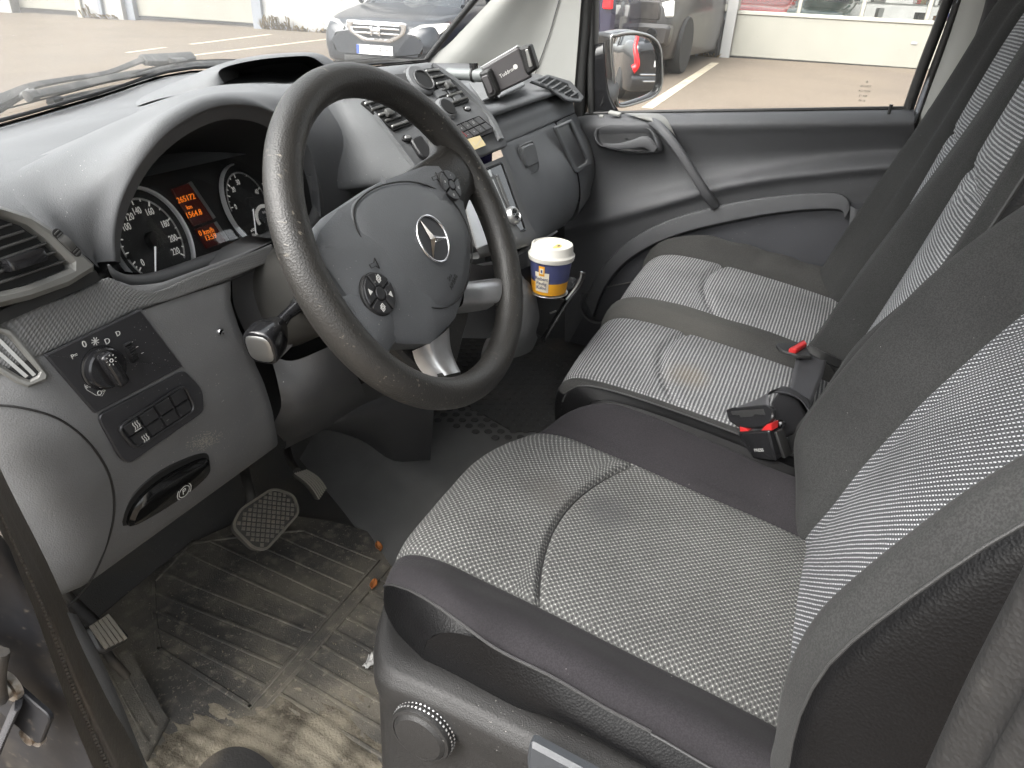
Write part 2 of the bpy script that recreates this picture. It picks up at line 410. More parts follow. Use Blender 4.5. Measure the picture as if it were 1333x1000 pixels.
# ---------------------------------------------------------------- material library
mat('dash_plastic', (.11, .113, .117), .68, spec=.35, grain=(700, .35), var=(14, .07), dust=.5)
mat('dash_lower', (.115, .116, .117), .64, spec=.4, grain=(650, .35), var=(12, .08), dust=1)
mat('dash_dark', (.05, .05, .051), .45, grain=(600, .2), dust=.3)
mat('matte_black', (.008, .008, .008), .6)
mat('gloss_black', (.012, .012, .013), .16, dust=.4)
mat('piano_black', (.006, .006, .006), .1)
mat('vent_grey', (.108, .108, .101), .42, grain=(900, .15), var=(20, .06))
mat('slat', (.06, .06, .058), .4, dust=.6)
mat('panel_black', (.022, .022, .024), .38, grain=(900, .15), dust=1.6)
mat('button_black', (.016, .016, .017), .4, dust=1.2)
mat('silver', (.55, .55, .54), .3, metal=1)
mat('satin', (.42, .42, .42), .36, metal=.8, var=(30, .1))
mat('chrome', (.75, .75, .76), .12, metal=1)
mat('dim_metal', (.34, .34, .33), .4, metal=.9)
mat('white_print', (.5, .5, .48), .6)
mat('grey_print', (.35, .35, .34), .6)
mat('wheel_leather', (.0175, .0165, .015), .46, grain=(520, .4), var=(9, .15), scratch=(.11, .098, .08))
mat('airbag', (.085, .089, .094), .52, grain=(620, .35), var=(10, .06), dust=.4)
mat('column', (.038, .037, .034), .5, grain=(800, .2), var=(12, .1))
mat('leather', (.0035, .0035, .0038), .48, spec=.17, grain=(420, .35), var=(10, .1))
mat('seat_plastic', (.0135, .0132, .013), .55, spec=.35, grain=(600, .4), dust=.7)
mat('seat_shell', (.012, .0125, .014), .5, grain=(500, .3))
mat('piping', (.022, .022, .022), .6, grain=(900, .3))
mat('trim_cream', (.262, .263, .25), .65, grain=(700, .2), var=(6, .04))
mat('trim_grey', (.08, .08, .08), .6)
mat('rubber', (.022, .021, .02), .6, grain=(300, .3, 'noise'), dirt=[(9, .5, .72, (.12, .1, .075), .5)])
mat('rubber_clean', (.012, .012, .012), .5)
mat('door_plastic', (.066, .067, .071), .66, spec=.36, grain=(640, .35), var=(8, .06), dust=.5)
mat('door_dark', (.030, .031, .036), .62, grain=(420, .3, 'noise'), var=(9, .1), dust=.3)
mat('carpet', (.055, .053, .05), .95, grain=(420, 1., 'noise'), dirt=[(6, .45, .75, (.09, .078, .06), .6)], dust=.6)
mat('carpet_grey', (.12, .119, .115), .9, grain=(500, .6, 'noise'), var=(10, .1), dust=.5)
mat('mat_rubber', (.06, .057, .052), .85, grain=(420, .9, 'noise'), dirt=[(5, .38, .66, (.20, .178, .138), .8), (38, .5, .75, (.26, .23, .18), .5), (150, .6, .72, (.32, .28, .22), .5)], dust=1.5, dustcol=(.5, .44, .34))
mat('mat_sand', (.25, .22, .165), .95, grain=(260, 1., 'noise'), dirt=[(14, .42, .66, (.065, .055, .04), .85), (90, .55, .7, (.27, .235, .18), .6)])
mat('mat_coin', (.032, .031, .029), .6, grain=(300, .4, 'noise'), dirt=[(8, .5, .75, (.07, .06, .045), .6)])
mat('pedal', (.15, .138, .115), .7, grain=(300, .5, 'noise'), dirt=[(30, .45, .7, (.22, .19, .145), .6)])
mat('pedal_dark', (.055, .051, .045), .75)
mat('sill_paint', (.0035, .004, .006), .6, dirt=[(18, .5, .75, (.05, .043, .034), .5), (90, .6, .72, (.10, .085, .065), .4)], var=(15, .2))
mat('seal_rubber', (.085, .075, .064), .55, grain=(200, .4, 'noise'), dirt=[(18, .46, .66, (.075, .06, .045), .6), (70, .55, .7, (.1, .085, .065), .4)])
mat('pillar_rubber', (.009, .009, .0092), .6, grain=(500, .3), dirt=[(30, .55, .75, (.06, .058, .054), .4)])
mat('wiper', (.035, .035, .034), .5, dirt=[(20, .45, .7, (.16, .15, .14), .6)])
mat('bolt', (.35, .33, .3), .5, metal=.8, dirt=[(120, .45, .65, (.15, .1, .06), .8)])
mat('buckle_red', (.38, .02, .02), .35)
mat('belt', (.028, .028, .031), .65, grain=(520, .5))
mat('paper_cream', (.45, .37, .21), .8)
mat('cup_lid', (.52, .505, .465), .4)
mat('cup_blue', (.045, .052, .13), .5)
mat('cup_yellow', (.6, .28, .015), .5)
mat('cup_cream', (.55, .50, .39), .6)
mat('coffee', (.55, .38, .12), .4)
mat('leaf', (.34, .12, .03), .7, var=(80, .3))
mat('tissue', (.42, .415, .40), .9, grain=(90, 1., 'noise'))
mat('lcd', (.02, .002, .0015), .3, emit=((.35, .016, .008), .007))
mat('lcd_text', (.9, .3, .02), .5, emit=((1, .22, .02), .15))
mat('dial_print', (.7, .7, .68), .5, emit=((1, .97, .9), .05))
mat('gauge_face', (.014, .0145, .015), .45)
mat('gauge_hub', (.008, .008, .008), .5)
mat('needle', (.8, .8, .79), .4, emit=((1, 1, 1), .08))
mat('pedal_lit', (.3, .28, .24), .7, grain=(300, .5, 'noise'))  # paler copy of pedal, brightness painted in for the dark footwell
mat('phone_case', (.045, .042, .044), .5)
mat('asphalt', (.12, .094, .069), .9, grain=(60, .5, 'noise'), dirt=[(.9, .4, .7, (.098, .077, .056), .7), (25, .45, .7, (.16, .13, .10), .5), (.25, .5, .7, (.095, .075, .06), .6)])
mat('road_paint', (.42, .365, .27), .8, dirt=[(6, .5, .7, (.22, .18, .14), .8)])
mat('facade_white', (.31, .307, .298), .7, var=(1.5, .05), dirt=[(.8, .5, .75, (.25, .243, .23), .4)])
mat('facade_grey', (.19, .205, .23), .6, var=(3, .05))
mat('door_sectional', (.255, .247, .212), .55, var=(2, .03))
mat('mullion', (.32, .31, .27), .5)
mat('plinth', (.22, .21, .185), .9, var=(4, .2))
mat('weed', (.17, .12, .05), .9)
mat('tyre', (.02, .02, .02), .8)
mat('car_blue', (.012, .015, .021), .3, coat=.3)
mat('car_taupe', (.026, .023, .022), .35, coat=.3, dirt=[(3, .45, .7, (.075, .066, .058), .4)])
mat('car_navy', (.012, .011, .03), .2, coat=.8)
mat('car_black', (.012, .013, .015), .2, coat=.8)
mat('car_red', (.45, .03, .02), .25, coat=.6)
mat('car_green', (.02, .05, .035), .25, coat=.6)
mat('car_glass', (.03, .035, .04), .08)
mat('headlamp', (.75, .75, .72), .15)
mat('lamp_red', (.55, .01, .015), .2, emit=((.6, .01, .01), .25))
mat('plate_white', (.8, .8, .78), .5)
mat('plate_blue', (.03, .08, .4), .5)
mat('ink', (.03, .03, .03), .6)
mat('headliner', (.55, .54, .50), .9)
mat('arm_grey', (.13, .14, .14), .5)
mat('lever', (.028, .031, .035), .5, grain=(800, .2))
mat('dial_ring_lit', (.85, .85, .85), .4, metal=.3)  # near-white, mostly non-metal: highlights of the chrome ring put into its colour
m_ = mat('mirror', (.9, .9, .9), .02, metal=1)
glass('windscreen', (.96, .975, .97), .048, (.85, .84, .8))
glass('door_glass', (.95, .965, .96), .03, (.85, .84, .8))
glass('clear_lens', (.985, .985, .985), .004)
fabric('cloth_driver', (.08, .081, .078), (.035, .035, .035), (.27, .27, .256), 'lattice', .0074, .0037, .45,
       stain=[(.02, -.185, .40, .055, (.05, .046, .042), .4), (.03, -.262, .39, .04, (.035, .035, .037), .5)])
fabric('cloth_driver_back', (.052, .054, .058), (.03, .031, .033), (.42, .425, .435), 'dots', .0074, .0037, .4)
fabric('cloth_bench', (.088, .09, .094), (.054, .055, .058), (.29, .29, .29), 'stripe', .0042, .0063, .5, stain=[(.45, -.28, .40, .06, (.17, .135, .085), .3)])
fabric('cloth_bench_back', (.07, .072, .077), (.05, .052, .056), (.30, .305, .31), 'stripe', .0046, .0054, .5)
fabric('cloth_plain', (.0175, .0158, .0178), (.0105, .0095, .0108), (.1, .1, .1), 'twill', .0011, .0011, .15)
fabric('cloth_grey', (.026, .0265, .026), (.015, .015, .015), (.1, .1, .1), 'twill', .0010, .0010, .15)
fabric('cloth_worn', (.036, .0355, .034), (.027, .0265, .0255), (.1, .1, .1), 'twill', .0012, .0012, .15, stain=[(.66, -.2, .42, .2, (.065, .063, .057), .5)])
# ================================================================ outside: yard, garages, cars
KG = .04
def ground_z(x): return -.5 + KG * max(-3, min(x, 24))
def GF(P): return P.z - ground_z(P.x)
def gp(px, py): return hit(px, py, GF, 2, 80, 3000)
gx = [-300, -60, -20, -3, 0, 3, 6, 9, 12, 16, 20, 24, 60, 400]; gy = [-400, -60, -20, -5, 0, 5, 10, 15, 20, 40, 80, 400]
vs_ = [V((x, y, ground_z(x))) for y in gy for x in gx]; nx = len(gx)
yard = struct(mesh_obj('parking_lot', vs_, [(j * nx + i, j * nx + i + 1, (j + 1) * nx + i + 1, (j + 1) * nx + i) for j in range(len(gy) - 1) for i in range(nx - 1)], 'asphalt', None, False))
def line_on_ground(a, b, wd=.12):
    a, b = V(a), V(b); t = (b - a); n = max(2, int(t.length / 1.5)); q = V((-t.y, t.x, 0)).normalized() * wd / 2
    vv, ff = [], []
    for i in range(n + 1):
        p = a.lerp(b, i / n)
        for s_ in (1, -1):
            c = p + q * s_; c.z = ground_z(c.x) + .004; vv.append(c)
    for i in range(n): ff.append((2 * i, 2 * i + 1, 2 * i + 3, 2 * i + 2))
    return mesh_obj('painted_line', vv, ff, 'road_paint', yard, False)
line_on_ground(gp(842, 141), gp(931, 82), .14)
line_on_ground(gp(248, 58), gp(352, 45), .12); line_on_ground(gp(165, 69), gp(215, 62), .1)
line_on_ground(V((8.2, 9.6, 0)), V((12.4, 9.6, 0)), .12); line_on_ground(V((8.4, -3.2, 0)), V((14.2, -3.2, 0)), .14)

# garage building: facade frame (x to the right along the wall, y up, n towards the van)
FB = Frame((14.6, 1.87, ground_z(14.6)), (.1474, -.9891, 0), y=(0, 0, 1))
if FB.n.x > 0: FB.n = -FB.n
fp = FB.px
bld = thing('garage_building', 'long white garage building with sectional doors across the yard', 'building', FB.p)
def wall(name, x0, x1, y0, y1, m, parent, n0=-.25, n1=0., bev=.01): return box(name, FB, (x0, x1), (y0, y1), (n0, n1), m, parent, bev, 1)
TOP = 4.6
xp = lambda px, py: fp(px, py)[0]
xA, xB = xp(952, 60), xp(1041.6, 20)
pan_w = xp(1124.5, 22) - xp(1041.6, 20)
yw = fp(965, 19)[1]; 
# big sectional door on the right with a row of windows
dr = wall('garage_door', xA, xA + pan_w * 5, .03, yw, 'door_sectional', bld, -.16, -.10)
tag_y = yw + .85
wall('door_rail', xA, xA + pan_w * 5, yw, yw + .07, 'mullion', dr, -.15, -.08)
wall('door_rail', xA, xA + pan_w * 5, tag_y, tag_y + .1, 'mullion', dr, -.15, -.08)
for i in range(6): wall('mullion', xA + pan_w * i - .035, xA + pan_w * i + .035, yw + .071, tag_y - .001, 'mullion', dr, -.15, -.085)
for i in range(5): wall('pane', xA + pan_w * i + .036, xA + pan_w * (i + 1) - .036, yw + .071, tag_y, 'door_glass', dr, -.13, -.124, 0)
wall('door_panel', xA, xA + pan_w * 5, tag_y + .1, 3.4, 'door_sectional', dr, -.16, -.10)
box('handle', FB, (xp(1186, 75) - .05, xp(1186, 75) + .05), (.42, .46), (-.10, -.085), 'grey_print', dr, .004)
box('door_seal', FB, (xA, xA + pan_w * 5), (-.02, .03), (-.15, -.09), 'rubber_clean', dr, 0)
wall('apron', xA, xA + pan_w * 5, -.3, -.005, 'plinth', bld, -.6, .15)
wall('wall', xA - .05, xA + pan_w * 5.2, 3.4, TOP, 'facade_white', bld)
pL, pR = xp(938, 60), xA
wall('post', pL, pR, -.2, 3.4, 'facade_white', bld, -.25, .04)
gL = xp(904, 60); yb = fp(925, 14)[1]
wall('grey_panel', gL, (gL + pL) / 2 - .01, -.2, yb, 'facade_grey', bld, -.25, .0); wall('grey_panel', (gL + pL) / 2 + .01, pL, -.2, yb, 'facade_grey', bld, -.25, .0)
wall('band', gL - 6, pL, yb, yb + .12, 'mullion', bld, -.25, .05); wall('wall', gL - 6, pL, yb + .12, 3.4, 'facade_white', bld)
wall('grey_panel', gL - 3, gL - .02, -.2, yb, 'facade_grey', bld, -.25, .0)
xl = [xp(14, 8), xp(103, 20), xp(111, 24), xp(162, 27), xp(172, 23), xp(332, 33), xp(345, 36)]
wall('garage_door', xl[0], xl[1], .02, 3.2, 'door_sectional', bld, -.3, -.24); wall('post', xl[1], xl[2], -.2, 3.4, 'mullion', bld, -.3, .06)
wall('wall', xl[2], xl[3], -.2, TOP, 'facade_white', bld); wall('pipe', xl[2] + (xl[3] - xl[2]) * .45, xl[2] + (xl[3] - xl[2]) * .55, -.2, 3.2, 'facade_grey', bld, 0, .08)
wall('post', xl[3], xl[4], -.2, 3.4, 'facade_grey', bld, -.3, -.1); d2 = wall('garage_door', xl[4], xl[5], .02, 3.2, 'door_sectional', bld, -.3, -.22)
for k in range(1, 5): wall('door_joint', xl[4], xl[5], .02 + k * .62, .035 + k * .62, 'grey_print', d2, -.23, -.216, 0)
wall('door_seal', xl[4], xl[5], -.02, .02, 'rubber_clean', d2, -.28, -.21, 0)
wall('wall', xl[5], gL - 6, -.2, TOP, 'facade_white', bld); wall('wall', xl[0] - 14, xl[0], -.2, TOP, 'facade_white', bld); wall('wall', xl[0], xl[2], 3.4, TOP, 'facade_white', bld); wall('wall', xl[3], xl[5], 3.2, TOP, 'facade_white', bld)
wall('post', xl[5], xl[6], -.2, 3.3, 'facade_grey', bld, 0, .07)
wall('back_wall', xA - 4, xA + pan_w * 6, -.3, TOP, 'facade_white', bld, -7.2, -7.)
wall('roof', xl[0] - 14, xA + pan_w * 6, TOP, TOP + .25, 'plinth', bld, -1.2, .4)  # stops short behind the front, leaving the hall open so daylight brightens it
wall('floor', xA - 4, xA + pan_w * 6, -.4, -.01, 'plinth', bld, -7, -.6)
# weeds along the wall foot
vv, ff = [], []
for (x0, x1, n) in ((xl[5] + .2, xl[6] + 4.5, 260), (gL - .4, pL, 60), (xl[2], xl[3], 50)):
    for _ in range(n):
        x = random.uniform(x0, x1); h = random.uniform(.08, .32) * (1 if sin(x * 2.3) > -.2 else .4); a = random.uniform(-.1, .1); i = len(vv); z0 = ground_z(FB(x, 0, .1).x) - FB.p.z
        for p in ((x - .02, z0, .05), (x + .02, z0, .08), (x + a + .015, z0 + h, .1 + random.uniform(-.05, .15)), (x + a - .005, z0 + h * .9, .1)): vv.append(FB(*p))
        ff.append((i, i + 1, i + 2, i + 3))
o = mesh_obj('weeds', vv, ff, 'weed', None, False); o['kind'] = 'stuff'; o['label'] = 'dry brown weeds along the foot of the garage wall'; o['category'] = 'weeds'

def car(name, label, loc, heading, body, L=4.6, W=1.8, H=1.45, hood=.78, kind='sedan', wheel_r=.33, detail=True):
    t = thing(name, label, 'car', loc); fr = Frame(loc, heading, n=(0, 0, 1))
    h2 = W / 2; tail = hood + .1 if kind == 'sedan' else hood + .22
    st = [(-L / 2, .78, .42, tail - .12), (-L / 2 + .08, .90, .30, tail), (-L / 2 + .7, 1, .24, tail + .06), (-L * .2, 1, .22, hood + .16), (L * .12, 1, .22, hood + .13), (L * .22, 1, .22, hood + .08), (L / 2 - .55, .97, .22, hood - .03), (L / 2 - .12, .88, .22, hood - .12), (L / 2, .72, .34, hood - .24)]
    rows = []
    for x, k, zb, zt in st:
        a = h2 * k
        rows.append([fr(x, y, z) for y, z in ((0, zb), (-a * .85, zb), (-a * .98, zb + .12), (-a, zb + (zt - zb) * .55), (-a * .95, zt - .07), (-a * .8, zt), (0, zt + .03), (a * .8, zt), (a * .95, zt - .07), (a, zb + (zt - zb) * .55), (a * .98, zb + .12), (a * .85, zb))])
    b = surf('body', rows, body, t, su=3, sv=3, cu=True)
    f0, f1 = rows[0], rows[-1]
    mesh_obj('bumper_end', f1, [tuple(range(12))], body, t, False); mesh_obj('bumper_end', f0, [tuple(range(12))], body, t, False)
    cs = [(-L * .45 if kind != 'sedan' else -L * .36, .8, tail + .02), (-L * .36 if kind != 'sedan' else -L * .22, .72, H - .06), (-L * .1, .7, H), (L * .06, .7, H - .03), (L * .235, .84, hood + .06)]
    rr = []
    for x, k, zt in cs:
        a = h2 * k; zb = hood + .02; aw = h2 * .92
        rr.append([fr(x, y, z) for y, z in ((-aw, min(zb, zt)), (-(aw + a) / 2, (zb + zt) / 2), (-a * .96, zt - .04), (-a * .7, zt), (0, zt + .015), (a * .7, zt), (a * .96, zt - .04), ((aw + a) / 2, (zb + zt) / 2), (aw, min(zb, zt)))])
    surf('window_glass', rr, 'car_glass', t, su=3, sv=3)
    rf = [[fr(x, h2 * k * s_, z + .022) for s_ in (-.98, -.7, -.3, .3, .7, .98)] for x, k, z in ((-L * .34 if kind != 'sedan' else -L * .24, .72, H - .05), (-L * .1, .7, H), (L * .07, .7, H - .03))]
    surf('roof', rf, body, t, su=2, sv=3, thick=.03)
    for s_ in (1, -1):
        tube('pillar', [fr(L * .07, h2 * .68 * s_, H - .02), fr(L * .16, h2 * .78 * s_, (H + hood) / 2 + .06), fr(L * .24, h2 * .86 * s_, hood + .1)], .035, body, t, 8, 2)
        tube('pillar', [fr(-L * .04, h2 * .7 * s_, H), fr(-L * .05, h2 * .86 * s_, (H + hood) / 2 + .03), fr(-L * .05, h2 * .93 * s_, hood + .08)], .035, body, t, 8, 2)
    for sx in (-1, 1):
        for s_ in (1, -1):
            wf = Frame(fr(sx * L * .31 + .05, s_ * (h2 - .11), wheel_r), fr.x, n=fr.y * s_)
            ty = lathe('wheel', [(wheel_r * .66, .13), (wheel_r * .95, .128), (wheel_r, .08), (wheel_r, -.08), (wheel_r * .9, -.12)], wf, 'tyre', t, 28)
            lathe('rim', [(wheel_r * .66, .10), (wheel_r * .64, .125), (wheel_r * .5, .11), (.05, .125)], wf, 'dim_metal', ty, 20)
    for s_ in (1, -1):
        pass
    return t, fr
def poly_on(name, pts, fr, m, parent, n=.02, base=0): return plate(name, pts, fr, m, parent, n, base, .004)
# saloon facing the van
hc = gp(503, 106); hc.z = ground_z(hc.x)
head = V((-.985, -.17, 0)).normalized()
cloc = hc - head * 2.1; cloc.z = ground_z(hc.x) + .01
t, fr = car('parked_saloon', 'dark blue-grey saloon car with chrome grille facing the windscreen', cloc, head, 'car_blue', 4.7, 1.84, 1.44, .84)
FF = Frame(fr(2.36, 0, 0), -fr.y, y=(0, 0, 1))      # front face: x to the viewer's right... seen from ahead
if FF.n.dot(head) < 0: FF = Frame(fr(2.36, 0, 0), fr.y, y=(0, 0, 1))
gpts = roundpoly([(-.44, .74), (.44, .74), (.40, .60), (.2, .49), (-.2, .49), (-.40, .60)], .05); gin = roundpoly([(-.36, .69), (.36, .69), (.33, .61), (.16, .54), (-.16, .54), (-.33, .61)], .04)
g = plate('grille', gpts, FF, 'chrome', t, .06, -.04, .015, inner=gin); plate('grille_mesh', gin, FF, 'matte_black', t, .02, -.03)
for z in (.585, .645): box('grille_bar', FF, (-.33, .33), (z, z + .022), (-.01, .02), 'chrome', g, .004)
em = thing if False else None
for dx in (-.055, .055): box('emblem_bar', FF, (dx - .016, dx + .016), (.57, .68), (.02, .045), 'chrome', g, .006)
box('emblem_bar', FF, (-.055, .055), (.615, .64), (.02, .04), 'chrome', g, .004)
for s_ in (1, -1):
    hp = [(s_ * .46, .66), (s_ * .56, .55), (s_ * .78, .60), (s_ * .90, .70), (s_ * .9, .76), (s_ * .6, .73)]
    if s_ > 0: hp = hp
    q = []
    for (a, z) in roundpoly(hp, .03): q.append(FF(a, z, .02 - .42 * max(0, abs(a) - .42) ** 1.15 * 1.5))
    k = len(q); back = [p - FF.n * .12 for p in q]
    lamp = mesh_obj('headlight', q + back, [tuple(range(k))] + [(i, (i + 1) % k, k + (i + 1) % k, k + i) for i in range(k)], 'headlamp', t, False)
    lathe('lens', [(.05, 0), (.045, .02), (.0, .03)], Frame(FF(s_ * .62, .635, -.09), FF.x, n=FF.n), 'chrome', lamp, 16)
pf = Frame(FF(-.02, .40, .03), FF.x, n=FF.n)
pl_ = plate('number_plate', rrect(.52, .115, .01), pf, 'plate_white', t, .012); box('country_band', pf, (-.26, -.215), (-.055, .055), (.012, .0135), 'plate_blue', pl_, 0)
text('lettering', 'UHP-478', .1, pf, 'ink', pl_, (.02, -.002, .013), sx=.95)
box('lower_grille', FF, (-.5, .5), (.22, .32), (-.1, -.0), 'matte_black', t, .02)
# dark taupe pickup, its end towards the van
sp = gp(872, 99); Lp = 4.9; pw = 1.92
ploc = V((sp.x + Lp / 2 - .45, sp.y + pw / 2 - .12, ground_z(sp.x) + .01))
t, fr = car('parked_pickup', 'dark taupe pickup with dusty bumper behind the side mirror', ploc, (-1, .02, 0), 'car_taupe', Lp, pw, 1.82, 1.12, 'suv', .42)
FP = Frame(fr(Lp / 2, 0, 0), fr.y, y=(0, 0, 1))
if FP.n.x > 0: FP = Frame(fr(Lp / 2, 0, 0), -fr.y, y=(0, 0, 1))
plate('bumper', roundpoly([(-.9, .42), (.9, .42), (.93, .72), (-.93, .72)], .08), FP, 'car_taupe', t, .22, -.1, .05)
plate('panel', roundpoly([(-.72, .76), (.72, .76), (.70, 1.02), (-.70, 1.02)], .05), FP, 'car_taupe', t, .06, -.05, .02)
for s_ in (1, -1):
    plate('fog_lamp', circle(.085, 20, s_ * .66, .58), FP, 'gloss_black', t, .03, .11, .01); plate('headlight', roundpoly([(s_ * .72, .8), (s_ * .9, .82), (s_ * .88, 1.04), (s_ * .70, 1.0)], .03), FP, 'headlamp', t, .06, -.12, .02)
    box('tow_bar', FP, (s_ * .3 - .03, s_ * .3 + .03), (.44, .56), (.12, .16), 'dim_metal', t, .01)
box('skid_plate', FP, (-.6, .6), (.3, .42), (-.1, .1), 'dim_metal', t, .03)
# dark navy people carrier, tail towards the van; its lamps show either side of the pillar
nc = up(708, 60, (9.4, 0, 0), (1, 0, 0)); nl = V((9.4 + 2.2, nc.y, ground_z(9.4)))
t, fr = car('parked_people_carrier', 'dark navy people carrier with tall red tail lamp, mostly hidden by the pillar', nl, (1, .03, 0), 'car_navy', 4.4, 1.86, 1.72, 1.0, 'suv', .33)
NF = Frame(fr(-2.2, 0, 0), fr.y, y=(0, 0, 1))
if NF.n.x > 0: NF = Frame(fr(-2.2, 0, 0), -fr.y, y=(0, 0, 1))
plate('tailgate', roundpoly([(-.90, .5), (.90, .5), (.91, 1.0), (.80, 1.62), (-.80, 1.62), (-.91, 1.0)], .1), NF, 'car_navy', t, .3, -.3, .05)
plate('rear_window', roundpoly([(-.66, 1.08), (.66, 1.08), (.58, 1.5), (-.58, 1.5)], .06), NF, 'car_glass', t, .02, .0, .005)
for s_ in (1, -1): plate('tail_lamp', roundpoly([(s_ * .74, .98), (s_ * .88, .98), (s_ * .84, 1.5), (s_ * .75, 1.5)], .03), NF, 'lamp_red', t, .04, 0, .01)
box('bumper', NF, (-.88, .88), (.3, .55), (-.1, .10), 'matte_black', t, .04)
# cars inside the hall, behind the door windows
for px, colr, lab in ((1000, 'car_red', 'red car parked inside the hall behind the door windows'), (1082, 'car_green', 'dark green car parked inside the hall behind the door windows')):
    p = FB(xp(px, 20), 0, -3.2); car('indoor_car', lab, V((p.x, p.y, FB.p.z)), FB.n + V((0, .2, 0)), colr, 4.3, 1.75, 1.5, .95, 'suv')
sh = thing('storage_rack', 'metal rack of coloured boxes inside the hall on the right', 'rack', FB(xp(1165, 20), 0, -2.6))
for k in range(4): box('shelf', FB, (xp(1165, 20) - 1.4, xp(1165, 20) + 2.2), (.6 + k * .45, .63 + k * .45), (-2.9, -2.4), 'dim_metal', sh, 0)
for k in range(30):
    x = xp(1165, 20) - 1.3 + random.random() * 3.3; l = random.randrange(4); mm = random.choice(['car_red', 'paper_cream', 'tyre', 'facade_grey', 'plate_blue', 'dim_metal', 'leaf'])
    box('box', FB, (x, x + random.uniform(.1, .3)), (.631 + l * .45, .631 + l * .45 + random.uniform(.12, .38)), (-2.85, -2.45), mm, sh, .01, 1)
# ================================================================ seats
def para(name, f, us, vs2, m, parent, sharp=None, thick=0, flip=False):
    """sheet f(u, v); UV = (u, arc length along v)"""
    nu, nv = len(us), len(vs2); P = [[f(u, v) for u in us] for v in vs2]
    mid = nu // 2; A = [0.]
    for i in range(1, nv): A.append(A[-1] + (P[i][mid] - P[i - 1][mid]).length)
    vv = [p for r in P for p in r]; uv = [(us[j], A[i]) for i in range(nv) for j in range(nu)]
    ff = [(i * nu + j, i * nu + j + 1, (i + 1) * nu + j + 1, (i + 1) * nu + j) for i in range(nv - 1) for j in range(nu - 1)]
    o = mesh_obj(name, vv, ff, m, parent, True, uv, sharp)
    if thick: md = o.modifiers.new('slab', 'SOLIDIFY'); md.thickness = thick; md.offset = -1
    return o
def lin(a, b, n): return [a + (b - a) * i / (n - 1) for i in range(n)]
def curve_fn(pts, sub=12):
    """point and normal on a smoothed (y, z) profile by parameter 0..1 of arc length"""
    C = cr([V((0, y, z)) for y, z in pts], sub); A = [0.]
    for a, b in zip(C, C[1:]): A.append(A[-1] + (b - a).length)
    T = A[-1]
    def f(t):
        s_ = max(0, min(1, t)) * T; lo, hi = 0, len(A) - 1
        while hi - lo > 1:
            m = (lo + hi) // 2
            if A[m] <= s_: lo = m
            else: hi = m
        k = (s_ - A[lo]) / max(1e-9, A[hi] - A[lo]); p = C[lo].lerp(C[hi], k)
        a = C[max(0, lo - 2)]; b = C[min(len(C) - 1, hi + 2)]; tg = (b - a).normalized()
        return p, tg
    f.T = T; return f
# ---------------------------------------------------------------- driver seat
ds = thing('driver_chair', 'driver seat with dotted grey cloth centre and adjuster knob, nearest the camera', 'seat', (0, -.3, 0))
pc = curve_fn([(-.062, .285), (-.048, .33), (-.046, .368), (-.066, .400), (-.11, .411), (-.17, .405), (-.25, .395), (-.35, .380), (-.45, .366), (-.53, .350), (-.58, .33)])
YR = -.58
def cushion(x, t):
    p, tg = pc(t); ax = abs(x); n = V((0, tg.z, -tg.y));  n = n if n.z > 0 or abs(n.z) < .3 and n.y > 0 else -n
    d = .115 * max(0, (ax - .10) / .155) ** 2.6 if x < 0 else .155 * max(0, (ax - .02) / .235) ** 2.1
    y = YR + (p.y - YR) * (1 - d / .55)
    fr_ = sm(.05, .28, t)
    h = .034 * sm(.150, .222, ax) * (.25 + .75 * fr_) - (.012 if x < 0 else .040) * sm(.222 if x > 0 else .228, .256, ax)
    h -= .005 * exp(-((ax - .155) / .005) ** 2)
    if ax < .155:
        yc = -.236 + .058 * (max(0, (x + .15)) / .30) ** .0 * (1 - ((x + .02) / .16) ** 2) * .75 - .02
        h -= .009 * exp(-((y - yc) / .0038) ** 2) * (1 - sm(.13, .155, ax) * .3)
        h += .005 * (1 - (x / .155) ** 2) * fr_
    wr = .0012 * sin(y * 60 + x * 23) * sm(.16, .2, ax)
    return V((x, y, p.z)) + n * (h + wr)
TS = lin(0, 1, 90)
para('seat_panel', cushion, lin(-.1555, .1555, 90), lin(0, 1, 240), 'cloth_driver', ds)
def seam_pt(x):
    yc = -.256 + .0435 * (1 - ((x + .02) / .16) ** 2); a, b = .15, .9
    for _ in range(30):
        m = (a + b) / 2
        if cushion(x, m).y > yc: a = m
        else: b = m
    return cushion(x, a)
tube('seat_seam', [seam_pt(x) + V((0, 0, .0012)) for x in lin(-.152, .152, 24)], .0014, 'matte_black', ds, 6, 2)
def bound(t): return .1560 + .0995 * sm(.07, .31, t) ** .6
for sgn in (-1, 1):
    para('seat_bolster', lambda k, t: cushion(sgn * (.1555 + (bound(t) - .1555) * k), t), lin(0, 1, 24), TS, 'cloth_plain', ds)
    para('seat_corner', lambda k, t: cushion(sgn * (bound(t) + (.2562 - bound(t)) * k), t), lin(0, 1, 18), lin(.02, .62, 50), 'leather', ds)
    if sgn < 0: tube('piping', [cushion(sgn * bound(t), t) + V((0, 0, .001)) for t in lin(.09, .62, 30)], .0016, 'piping', ds, 6, 1)
